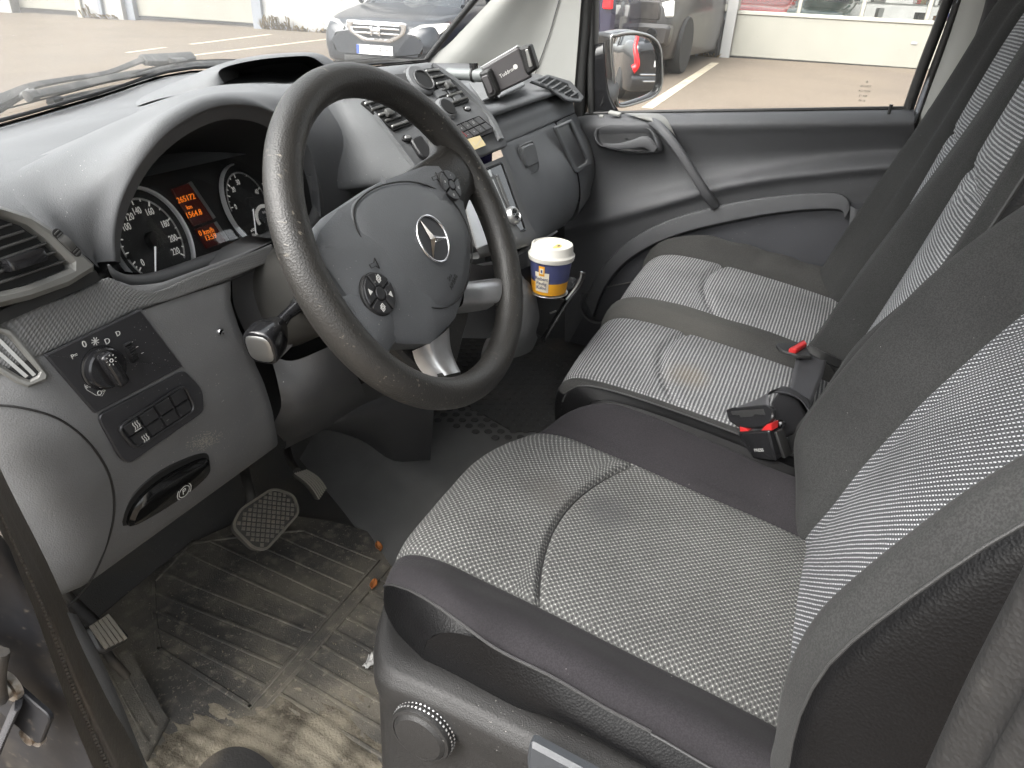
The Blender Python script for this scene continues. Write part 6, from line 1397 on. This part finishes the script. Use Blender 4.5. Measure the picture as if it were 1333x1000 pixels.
for p, h in (((486, 345), .0125), ((566, 232), .0125)):
    f0 = FWh(h); c = f0.px(*p); strip('horn_mark', [(c[0] - .006, c[1] - .002), (c[0] + .002, c[1] - .002), (c[0] + .006, c[1] - .006), (c[0] + .006, c[1] + .006), (c[0] + .002, c[1] + .002), (c[0] - .006, c[1] + .002)], .0006, f0, 'matte_black', sw_, .0012, 0, True)
f0 = FWh(.0165); text('airbag_lettering', 'SRS\nAIRBAG', .008, f0, 'matte_black', sw_, (*f0.px(588, 364), .0), ROT + .1, sx=.9)
# ================================================================ floor mats, pedals, litter
ZM = .004
fm = thing('driver_floor_mat', 'dirty ribbed rubber mat in the driver footwell', 'mat', (-.05, .15, 0))
bl_ = [(-.395, .54), (.02, .56), (.17, .50), (.215, .34), (.23, .1), (.23, -.25), (-.42, -.25), (-.41, .12), (-.395, .3)]
bl_ = roundpoly(bl_, .05, 5)
plate('mat_sheet', bl_, WF, 'mat_rubber', fm, .006, -.003, .002)
def zp(px, py, z=ZM): p = uz(px, py, z); return V((p.x, p.y, 0))
a0, a1 = zp(207, 845), zp(325, 920); b0, b1 = zp(395, 692), zp(492, 730)
# front block: ribs run fore and aft
BE = [zp(207, 845), zp(201, 800), zp(200, 757), zp(250, 707), zp(320, 697), zp(395, 690)]
def block_edge(t_):
    k = t_ * 5; i = min(int(k), 4); return BE[i].lerp(BE[i + 1], k - i)
NA = 10
for k in range(NA):
    t_ = k / (NA - 1); p = block_edge(t_); q = a1.lerp(b1, t_)
    f_ = Frame(V((p.x, p.y, ZM - .002)), V((q.x - p.x, q.y - p.y, 0)), n=(0, 0, 1)); l = (q - p).length
    box('rib', f_, (0, l), (-.0032, .0032), (0, .0038), 'mat_rubber', fm, .0013, 1)
c0, c1 = zp(342, 925), zp(507, 738)
for k in range(11):
    t_ = k / 10; p = c0.lerp(c1, t_); q = p + (a1 - a0).normalized() * .34 + V((.0, 0, 0))
    f_ = Frame(V((p.x, p.y, ZM - .002)), V((q.x - p.x, q.y - p.y, 0)), n=(0, 0, 1)); box('rib', f_, (0, .34), (-.0032, .0032), (0, .0038), 'mat_rubber', fm, .0013, 1)
for p, q in ((a1, b1), (c0, c1), (BE[0], BE[1]), (BE[1], BE[2]), (BE[2], BE[3]), (BE[3], BE[4]), (BE[4], BE[5]), (a0, a1)):
    f_ = Frame(V((p.x, p.y, ZM - .002)), V((q.x - p.x, q.y - p.y, 0)), n=(0, 0, 1)); box('border_rib', f_, (-.004, (q - p).length + .004), (-.004, .004), (0, .0042), 'mat_rubber', fm, .0015, 1)
# foot rest pad at the left
fr0, fr1, fr2, fr3 = uz(118, 858, .03), uz(168, 846, .03), uz(214, 928, .018), uz(184, 982, .018)
surf('foot_rest', [[fr0, fr1], [fr0.lerp(fr3, .5) + V((0, 0, .004)), fr1.lerp(fr2, .5) + V((0, 0, .004))], [fr3, fr2], [fr3 + V((.002, -.006, -.02)), fr2 + V((.004, -.006, -.02))]], 'mat_rubber', fm, su=6, sv=4)
for u in (.25, .62): tube('rib', [fr0.lerp(fr1, u) + V((0, 0, .002)), fr3.lerp(fr2, u) + V((0, 0, .002))], .0028, 'mat_rubber', fm, 6, 3)
# sandy drift and the dark recess at the front edge of the seat
def sandf(u, v):
    p = uz(175 + 330 * u, 905 + 150 * v + 10 * sin(u * 7), ZM); e_ = (1 - abs(2 * u - 1) ** 2.2) * sm(0, .45, v)
    h = .011 * e_ + .0022 * sin(u * 23 + v * 9) + .0016 * sin(u * 51 - v * 37) + .0012 * sin(u * 90 + v * 71) - .0035
    return V((p.x, p.y, ZM + h))
o = para('sand_drift', sandf, lin(0, 1, 40), lin(0, 1, 24), 'mat_sand', None); tag(o, 'beige sand drift on the floor mat by the driver sill', 'sand', kind='stuff')
o = para('floor_bracket', lambda u, v: uz(258 + 100 * u, 1001 - 27 * sin(pi * u) ** .8 + 60 * v, .03) + V((0, 0, .004 * sin(pi * u))), lin(0, 1, 16), lin(0, 1, 6), 'rubber', None); tag(o, 'black rubber hump at the bottom edge below the mat', 'bracket')
# carpeted step to the passenger side
stp = [[uz(px, py, z) for px, py, z in r] for r in (((360, 560, .004), (400, 610, .002), (450, 670, .0), (490, 730, .0), (530, 800, .0)), ((390, 545, .02), (430, 585, .018), (482, 642, .016), (520, 690, .014), (560, 765, .01)), ((408, 535, .05), (455, 570, .045), (512, 622, .045), (556, 662, .045), (600, 740, .04)), ((424, 528, .072), (472, 560, .070), (540, 608, .070), (590, 648, .068), (640, 700, .06)), ((470, 515, .066), (520, 535, .062), (590, 580, .060), (640, 615, .06), (700, 660, .06)), ((560, 470, .06), (620, 500, .06), (660, 530, .06), (700, 560, .06), (760, 600, .06)))]
surf('floor_step', stp, 'carpet_grey', vb, su=5, sv=5)
# round foot of the console
cfp = uz(532, 600, .062)
cc_ = []
rowsC = []
for z, r_ in ((.055, .036), (.07, .042), (.10, .054), (.16, .070), (.24, .082), (.34, .092)):
    rowsC.append([V((cfp.x + .035 + r_ * cos(a) * 1.0, cfp.y + .035 + r_ * sin(a) * .9, z)) for a in lin(pi * .6, pi * 2.2, 16)])
cfo = surf('console_column', rowsC, 'dash_dark', db, su=3, sv=4)
for k in range(3): tube('column_rib', [V((cfp.x + .035 + (.046 + k * .006) * cos(a), cfp.y + .035 + (.046 + k * .006) * sin(a) * .9, .072 + k * .014)) for a in lin(pi * 1.35, pi * 1.9, 8)], .0025, 'dash_dark', cfo, 6, 2)
pm = thing('passenger_floor_mat', 'black rubber mat with coin studs on the passenger floor', 'mat', (.8, .2, .06))
pmz = .064
plate('mat_sheet', [(p.x, p.y) for p in (uz(598, 522, pmz), uz(650, 455, pmz), uz(720, 420, pmz), uz(800, 440, pmz), uz(790, 560, pmz), uz(668, 562, pmz))], Frame((0, 0, pmz), (1, 0, 0), n=(0, 0, 1)), 'mat_coin', pm, .004, -.002, .001)
vv, ff = [], []
o0 = uz(650, 500, pmz)
studs = None
for i in range(-8, 12):
    for j in range(-8, 9):
        x, y = o0.x + i * .03 + (j % 2) * .015, o0.y + j * .026
        if .30 < x < 1.1 and -.02 < y < .45:
            k0 = len(vv); n = 8
            for r_, h in ((.010, .0018), (.0085, .0036)):
                for q in range(n): a = 2 * pi * q / n; vv.append(V((x + r_ * cos(a), y + r_ * sin(a), pmz + h)))
            for q in range(n): ff.append((k0 + q, k0 + (q + 1) % n, k0 + n + (q + 1) % n, k0 + n + q))
            ff.append(tuple(k0 + n + q for q in range(n)))
so = mesh_obj('studs', vv, ff, 'mat_coin', pm, True, None, 40); so['kind'] = 'stuff'
# ---------------- pedals
bk = thing('brake_pedal', 'wide brake pedal with worn cross-hatched rubber pad', 'pedal', uy(345, 673, .32))
BP = Frame(uy(345, 673, .315), (1, 0, .0), n=(0, -.70, .71))
bpo = roundpoly([BP.px(*p) for p in ((302, 686), (312, 664), (355, 636), (382, 645), (389, 668), (346, 716), (330, 714))], .012)
plate('pad', bpo, BP, 'pedal_dark', bk, .012, -.012, .003)
xs = [a for a, b in bpo]; ys = [b for a, b in bpo]; cxp, cyp = (min(xs) + max(xs)) / 2, (min(ys) + max(ys)) / 2
def inside(x, y):
    r = False; n = len(bpo)
    for i in range(n):
        x1, y1 = bpo[i - 1]; x2, y2 = bpo[i]
        if (y1 > y) != (y2 > y) and x < (x2 - x1) * (y - y1) / (y2 - y1) + x1: r = not r
    return r
n1 = 0
for i in range(-7, 8):
    for j in range(-7, 8):
        x, y = cxp + (i + j) * .0062, cyp + (i - j) * .0058
        if inside(x * 1.0 + (x - cxp) * .12, y + (y - cyp) * .12):
            f_ = Frame(BP(x, y, 0), BP.x, n=BP.n); plate('tread', [(-.0042, 0), (0, -.0038), (.0042, 0), (0, .0038)], f_, 'pedal', bk, .0035, -.0005, .0011, smooth=False)
strip('pad_edge', bpo, .004, BP, 'pedal', bk, .0035, -.001, True)
tube('arm', [BP(-.005, .02, -.014), uy(325, 640, .36), uy(318, 612, .42), uy(312, 585, .46)], [.010, .009, .009, .010], 'pedal_dark', bk, 10, 4)
ac = thing('accelerator_pedal', 'narrow accelerator pedal with lengthwise ribs', 'pedal', uy(403, 632, .37))
aq = [uy(382, 617, .385), uy(398, 612, .385), uy(424, 636, .36), uy(414, 651, .355)]
rows = []
for t_ in lin(0, 1, 7):
    a, b = aq[0].lerp(aq[3], t_), aq[1].lerp(aq[2], t_); bow = V((0, -.006, .006)) * sin(pi * t_); rows.append([a.lerp(b, u) + bow for u in lin(0, 1, 5)])
surf('pad', rows, 'pedal_dark', ac, su=2, sv=2, thick=.008)
for k in range(6): u = .06 + .88 * k / 5; tube('rib', [r[0].lerp(r[4], u) + V((0, -.002, .002)) for r in rows], .0019, 'pedal_lit', ac, 6, 2)
tube('arm', [rows[0][2] + V((0, .006, 0)), uy(378, 600, .43), uy(374, 585, .48)], .008, 'pedal_dark', ac, 8, 3)
pk_ = thing('parking_brake_pedal', 'small square parking brake pedal by the kick panel', 'pedal', ux(140, 823, -.30))
PP = Frame(ux(140, 822, -.305), (.95, -.05, -.1), n=(0, -.72, .69)); ppo = roundpoly([PP.px(*p) for p in ((112, 818), (140, 798), (168, 828), (164, 836), (138, 850), (128, 848))], .006)
plate('pad', ppo, PP, 'rubber_clean', pk_, .012, -.010, .003)
for k in range(5):
    q = .12 + k * .19; a, b = V((*PP.px(114 + 26 * q, 817 - 17 * q), 0)), V((*PP.px(134 + 31 * q, 847 - 15 * q), 0)); strip('rib', [tuple(a.xy), tuple(b.xy)], .0042, PP, 'pedal', pk_, .006, .001)
tube('arm', [PP(0, .0, -.012), ux(150, 850, -.30) + V((0, .02, -.01)), ux(165, 880, -.29)], .006, 'rubber', pk_, 8, 3); tube('arm', [PP(0, .01, -.012), ux(128, 800, -.30) + V((0, .05, 0)), ux(120, 780, -.30) + V((0, .1, .02))], .008, 'rubber', pk_, 8, 3)
# ---------------- litter
def leaf(px, py, rot, s_, label):
    p = uz(px, py, .010); f_ = Frame(p, (cos(rot), sin(rot), 0), n=(0.1, -.1, 1)); rows = []
    for t_ in lin(-1, 1, 9):
        w_ = s_ * .55 * (1 - t_ * t_) ** .7 + .0004; rows.append([f_(t_ * s_, u * w_, .004 * abs(u) + .004 * t_ * t_ * (1 if t_ > 0 else .3)) for u in (-1, -.5, 0, .5, 1)])
    o = surf('dead_leaf', rows, 'leaf', None, su=2, sv=1, thick=.0006); return tag(o, label, 'leaf', 'dead leaves on the mat')
leaf(493, 713, .9, .012, 'orange dead leaf near the seat front, farther of the two'); leaf(486, 762, .3, .011, 'smaller orange dead leaf on the mat, nearer of the two')
tp_ = uz(484, 858, .012); vv = []
rows = []
for i in range(9):
    rows.append([V((tp_.x + (i - 4) * .0045 + random.uniform(-.002, .002), tp_.y + (j - 2) * .003 + random.uniform(-.002, .002), .010 + random.uniform(0, .012) * (1 - abs(i - 4) / 5))) for j in range(5)])
tag(surf('crumpled_tissue', rows, 'tissue', None, su=2, sv=2, thick=.0005), 'small crumpled white tissue on the ribbed mat', 'tissue')
vv, ff = [], []
for _ in range(500):
    p = uz(random.uniform(120, 520), random.uniform(690, 1000), .0045)
    if p.x > .2 or p.x < -.38: continue
    s_ = random.choice([.0006, .0009, .0012, .002]) * random.uniform(.6, 1.2); i = len(vv); vv += [p + V((-s_, -s_, 0)), p + V((s_, -s_ * .6, 0)), p + V((.2 * s_, s_, 0)), p + V((0, 0, s_ * 1.2))]; ff += [(i, i + 1, i + 3), (i + 1, i + 2, i + 3), (i + 2, i, i + 3)]
tag(mesh_obj('grit', vv, ff, 'mat_sand', None, False), 'loose grit scattered over the driver mat', 'grit', kind='stuff')
# ================================================================ coffee cup, holder, phone mount, belts
CU = CAM + ray(717, 345) * 1.215
tz = CU.z - .048
# fold-out cup tray
cpx = bpy.data.objects.new('cup_tray', None); COL.objects.link(cpx); attach(cpx, db)
TF = Frame((CU.x, CU.y, tz - .004), (1, 0, 0), n=(0, 0, 1))
to = [TF.px(*p) for p in ((676, 366), (690, 358), (722, 358), (752, 364), (744, 378), (735, 381), (700, 374))]
plate('tray', roundpoly(to, .006), TF, 'gloss_black', cpx, .005, -.002, .0015)
plate('tray_well', circle(.034, 32), TF, 'satin', cpx, .001, .003, .0003)
plate('tray_lower', roundpoly([Frame((0, 0, tz - .02), (1, 0, 0), n=(0, 0, 1)).inv(uz(px, py, tz - .02)) for px, py in ((680, 382), (742, 378), (736, 392), (694, 384))], .004), Frame((0, 0, tz - .02), (1, 0, 0), n=(0, 0, 1)), 'gloss_black', cpx, .004, 0, .001)
fl = [(757, 354), (755, 364), (748, 376), (737, 390), (722, 414), (704, 444)]
xs_ = [.440, .440, .436, .425, .41, .395]
rows = [[ux(px, py, x) for (px, py), x in zip(fl, xs_)], [ux(px, py, x) + V((.025, .010, -.008)) for (px, py), x in zip(fl, xs_)]]
rows2 = [[p + V((0, -.003, 0)) for p in rows[0]], rows[1]]
surf('tray_front', rows2, 'gloss_black', cpx, su=4, sv=3, thick=.005)
tube('tray_front_edge', [ux(px, py, x) for (px, py), x in zip(fl[:4], xs_)], .0022, 'satin', cpx, 8, 4)
for p, q in (((716, 408), (724, 405)), ((690, 372), (738, 382))): tube('tray_bar', [ux(*p, .41), ux(*q, .42)], .0018, 'satin', cpx, 6, 1)
surf('tray_housing', [[ux(px, py, x) for px, py, x in r] for r in (((676, 352, .38), (695, 345, .42), (730, 340, .50)), ((690, 380, .40), (710, 390, .44), (735, 395, .52)), ((690, 430, .42), (712, 440, .46), (735, 440, .55)))], 'matte_black', cpx, su=3, sv=3)
cup = thing('coffee_cup', 'small paper coffee cup with white lid, blue and yellow band', 'cup', (CU.x, CU.y, tz))
CF_ = Frame((CU.x, CU.y, tz + .002), (1, 0, 0), n=(0, 0, 1))
H0 = .064; r0, r1 = .0305, .0375
rad = lambda z: r0 + (r1 - r0) * z / H0
lathe('cup_wall', [(rad(0) - .001, 0), (rad(0), .0), (rad(.022), .022)], CF_, 'cup_yellow', cup, 48); lathe('cup_wall', [(rad(.022), .022), (rad(H0), H0), (rad(H0) - .002, H0)], CF_, 'cup_blue', cup, 48)
lid = lathe('lid', [(.0372, H0 - .006), (.0395, H0 - .005), (.0405, H0 - .001), (.0405, H0 + .003), (.0385, H0 + .005), (.0372, H0 + .007), (.0360, H0 + .018), (.0350, H0 + .0205), (.0325, H0 + .0212), (.0315, H0 + .0190), (.030, H0 + .0185), (0, H0 + .0185)], CF_, 'cup_lid', cup, 48)
plate('coffee_stain', [(.012 * cos(a) * (1 + .25 * sin(3 * a)) - .004, .008 * sin(a) * (1 + .3 * cos(2 * a)) - .012) for a in lin(0, 2 * pi * 23 / 24, 24)], CF_, 'coffee', lid, .0004, H0 + .0184, .0001)
plate('sip_hole', rrect(.008, .004, .0018, cx=-.001, cy=-.012), CF_, 'panel_black', lid, .0003, H0 + .0188, .0001)
va_ = CAM - CU; ang = math.atan2(va_.y, va_.x)
def wrap(name, a0, a1, z0, z1, m, off, n=10):
    vv, ff = [], []
    for i in range(n + 1):
        a = a0 + (a1 - a0) * i / n
        for z in (z0, z1):
            for o_ in (off, off + .0004): r_ = rad(z) + o_; vv.append(CF_(r_ * cos(a), r_ * sin(a), z))
    for i in range(n):
        a, b = i * 4, i * 4 + 4; ff += [(a + 1, a + 3, b + 3, b + 1), (a, b, b + 2, a + 2), (a, a + 1, b + 1, b), (a + 2, b + 2, b + 3, a + 3)]
    ff += [(0, 2, 3, 1), (n * 4, n * 4 + 1, n * 4 + 3, n * 4 + 2)]
    return mesh_obj(name, vv, ff, m, cup, True, None, 40)
# the cup's label sits left of centre as seen
la = ang - .42
wrap('label', la - .38, la + .38, .006, .042, 'cup_cream', .0003); wrap('badge', la - .15, la + .15, .036, .054, 'cup_yellow', .0006); wrap('badge_mark', la - .09, la + .09, .040, .050, 'cup_cream', .001)
wrap('badge_print', la - .035, la + .04, .0425, .0475, 'cup_blue', .0014, 4)
for k, (s_, w_) in enumerate((('Robert', 1), ('Paulig', 1), ('Kahvi', 1))):
    z = .031 - k * .0085
    f_ = Frame(CF_((rad(z) + .001) * cos(la), (rad(z) + .001) * sin(la), z), (-sin(la), cos(la), 0), n=(cos(la), sin(la), 0)); text('label_print', s_, .0085, f_, 'cup_blue', cup)
# ---------------- phone mount
ph_ = thing('phone_mount', 'black phone clamp on a telescopic arm fixed to the dash', 'phone mount', ux(583, 96, .47))
b0 = ux(580, 97, .475); b1 = ux(628, 99, .475)
lathe('arm_base', [(.016, -.02), (.014, 0), (.010, .006), (.006, .01)], Frame(ux(586, 104, .48) + V((0, .02, -.005)), (1, 0, 0), n=b1 - b0), 'phone_case', ph_, 20)
tube('arm_joint', [ux(576, 96, .475), ux(584, 96, .475)], .006, 'gloss_black', ph_, 12, 1)
arm = tube('telescopic_arm', [ux(583, 96, .475), ux(600, 97, .475), ux(617, 97.5, .475)], .0095, 'arm_grey', ph_, 16, 2); tube('arm_sleeve', [ux(613, 97.5, .475), ux(640, 99, .475)], .0108, 'arm_grey', ph_, 16, 2); tube('arm_ring', [ux(615.5, 97, .475), ux(617.5, 97, .475)], .0128, 'matte_black', ph_, 16, 1)
tube('arm_knob', [ux(617, 92, .475), ux(616.5, 82, .475)], .0075, 'gloss_black', ph_, 14, 1)
CRp = ux(660, 94, .47); ax = ux(688, 76, .47 - .0) - ux(632, 108, .47)
PHF = Frame(CRp, ux(690, 74, .475) - ux(630, 108, .465), n=CAM - CRp)
def ppx(*p): return PHF.px(*p)
back_ = plate('cradle', roundpoly([ppx(*p) for p in ((626, 89), (674, 61), (692, 101), (642, 125))], .004), PHF, 'phone_case', ph_, .010, -.010, .003)
plate('cradle_edge', roundpoly([ppx(*p) for p in ((624, 88), (673, 59.5), (674, 62), (627, 91))], .001), PHF, 'satin', ph_, .008, -.010, .001)
j1 = plate('clamp_jaw', roundpoly([ppx(*p) for p in ((626, 93), (640, 88), (652, 117), (650, 124), (641, 128), (637, 124))], .005), PHF, 'matte_black', ph_, .022, -.006, .004); plate('jaw_pad', roundpoly([ppx(*p) for p in ((630, 98), (639, 95), (647, 117), (641, 121))], .004), PHF, 'phone_case', j1, .004, .0155, .0015)
j2 = plate('clamp_jaw', roundpoly([ppx(*p) for p in ((677, 61), (692, 57), (702, 88), (690, 97), (686, 92))], .004), PHF, 'matte_black', ph_, .022, -.006, .004); plate('jaw_pad', roundpoly([ppx(*p) for p in ((687, 63), (691, 62), (697, 84), (692, 86))], .002), PHF, 'dim_metal', j2, .003, .0155, .0008)
ld = V(ppx(675, 84)) - V(ppx(655, 96)); lm = (V(ppx(657, 96)) + V(ppx(668, 90))) / 2
text('logo_text', 'Tuddrom', .0085, PHF, 'white_print', ph_, (lm.x - .002, lm.y, .0003), math.atan2(ld.y, ld.x), sx=1.0); c = ppx(671, 87); plate('logo_mark', circle(.0038, 12, *c), PHF, 'white_print', ph_, .0004, 0, .0001)
# ---------------- seat belts
b1_ = thing('centre_seat_belt', 'black lap belt with tongue in a buckle between the seats', 'seat belt', ux(1000, 560, .29))
def web(name, P, w_, parent, th=.0014, m='belt'):
    """webbing: list of (left point, right point)"""
    o = surf(name, [[a, a.lerp(b, .5), b] for a, b in P], m, parent, su=3, sv=6, thick=th); return o
web('webbing', [(uz(1037, 460, .438), uz(1076, 467, .432)), (uz(1033, 482, .424), uz(1070, 492, .418)), (uz(1027, 508, .416), uz(1058, 520, .412)), (uz(1016, 528, .412), uz(1050, 540, .408))], .05, b1_)
web('webbing', [(ux(954, 540, .345), ux(999, 538, .32)), (ux(960, 530, .34), ux(1002, 528, .315)), (ux(985, 520, .34), ux(1000, 512, .33)), (ux(1010, 512, .36), ux(1012, 506, .38)), (ux(1040, 520, .38), ux(1026, 505, .43)), (ux(1058, 545, .37), ux(1052, 520, .45))], .05, b1_)
web('webbing', [(ux(1004, 525, .33), ux(1015, 508, .38)), (ux(1010, 545, .325), ux(1040, 520, .40)), (ux(1012, 575, .315), ux(1056, 552, .40))], .05, b1_)
TB_ = Frame(ux(978, 550, .315), ux(1005, 540, .30) - ux(950, 546, .335), n=(-.62, -.35, .62))
tg = plate('tongue', roundpoly([TB_.px(*p) for p in ((946, 534), (954, 531), (1000, 527), (1008, 533), (1008, 544), (1000, 553), (988, 558), (963, 557), (950, 548))], .004), TB_, 'gloss_black', b1_, .008, -.004, .002)
plate('tongue_slot', roundpoly([TB_.px(*p) for p in ((954, 536), (996, 533), (999, 541), (985, 540), (983, 543), (966, 544), (965, 541), (956, 541))], .001), TB_, 'matte_black', tg, .0012, .0036, .0003)
BKf = Frame(ux(985, 575, .30), TB_.x, n=(-.72, -.42, .45))
bkl = plate('buckle', roundpoly([BKf.px(*p) for p in ((962, 562), (1002, 560), (1012, 600), (970, 596))], .003), BKf, 'gloss_black', b1_, .022, -.018, .003)
for q in (((962, 556), (968, 557), (974, 563), (963, 565)), ((989, 562), (997, 553), (1004, 552), (1004, 561))): plate('release_button', [BKf.px(*p) for p in q], BKf, 'buckle_red', b1_, .016, -.017, .001)
box('buckle_side', BKf, (.034, .040), (-.03, .012), (-.02, -.002), 'matte_black', b1_, .002)
text('buckle_text', 'PRESS', .007, BKf, 'grey_print', b1_, (*BKf.px(990, 585), .0042))
tp0 = ux(1016, 552, .325); lathe('belt_button', [(.007, -.001), (.007, .002), (.004, .0035), (0, .0035)], Frame(tp0, (0, 1, 0), n=CAM - tp0), 'gloss_black', b1_, 18)
b2_ = thing('bench_buckle', 'red belt buckle button set into the bench between its places', 'buckle', ux(1040, 452, .70))
BB = Frame(uz(1040, 453, .448), uz(1052, 448, .448) - uz(1028, 458, .448), n=(-.5, .3, .8))
plate('red_button', roundpoly([BB.px(*p) for p in ((1026, 457), (1046, 446), (1050, 450), (1036, 459))], .002), BB, 'buckle_red', b2_, .012, -.006, .002); plate('buckle_body', roundpoly([BB.px(*p) for p in ((1010, 446), (1016, 444), (1046, 445), (1058, 462), (1038, 461), (1018, 455))], .004), BB, 'matte_black', b2_, .006, -.008, .002)
tube('buckle_strap', [uz(1052, 454, .442), uz(1070, 464, .436), uz(1092, 474, .42)], .009, 'matte_black', b2_, 8, 3, flat=(1, .5))
b3_ = thing('passenger_seat_belt', 'black shoulder belt hanging down the cream centre pillar', 'seat belt', ux(1240, 120, 1.10))
web('webbing', [(ux(1292, -40, 1.10), ux(1330, -40, 1.10)), (ux(1278, 20, 1.10), ux(1308, 20, 1.10)), (ux(1258, 75, 1.10), ux(1272, 75, 1.10)), (ux(1238, 118, 1.10), ux(1248, 114, 1.10)), (ux(1222, 142, 1.11), ux(1230, 138, 1.11))], .05, b3_)
tube('belt_edge', [ux(1215, 148, 1.105), ux(1240, 112, 1.10), ux(1275, 62, 1.09), ux(1310, 15, 1.085), ux(1335, -20, 1.08)], .004, 'matte_black', b3_, 8, 4, flat=(1.6, .6))
tube('tongue', [ux(1208, 150, 1.10), ux(1215, 145, 1.10), ux(1222, 141, 1.10)], [.006, .011, .008], 'gloss_black', b3_, 10, 3)
# etched maker's marks on the far window
wm = ux(1125, 120, 1.1985); wf_ = Frame(wm, (0, -1, 0), n=(-1, 0, 0.1))
for k, s_ in enumerate(('o', 'SECURIT', 'AS2 M504', 'E1 43R', '00-12')): text('glass_mark', s_, .006 if k else .010, wf_, 'trim_grey', pd, (0, .022 - k * .010, 0))
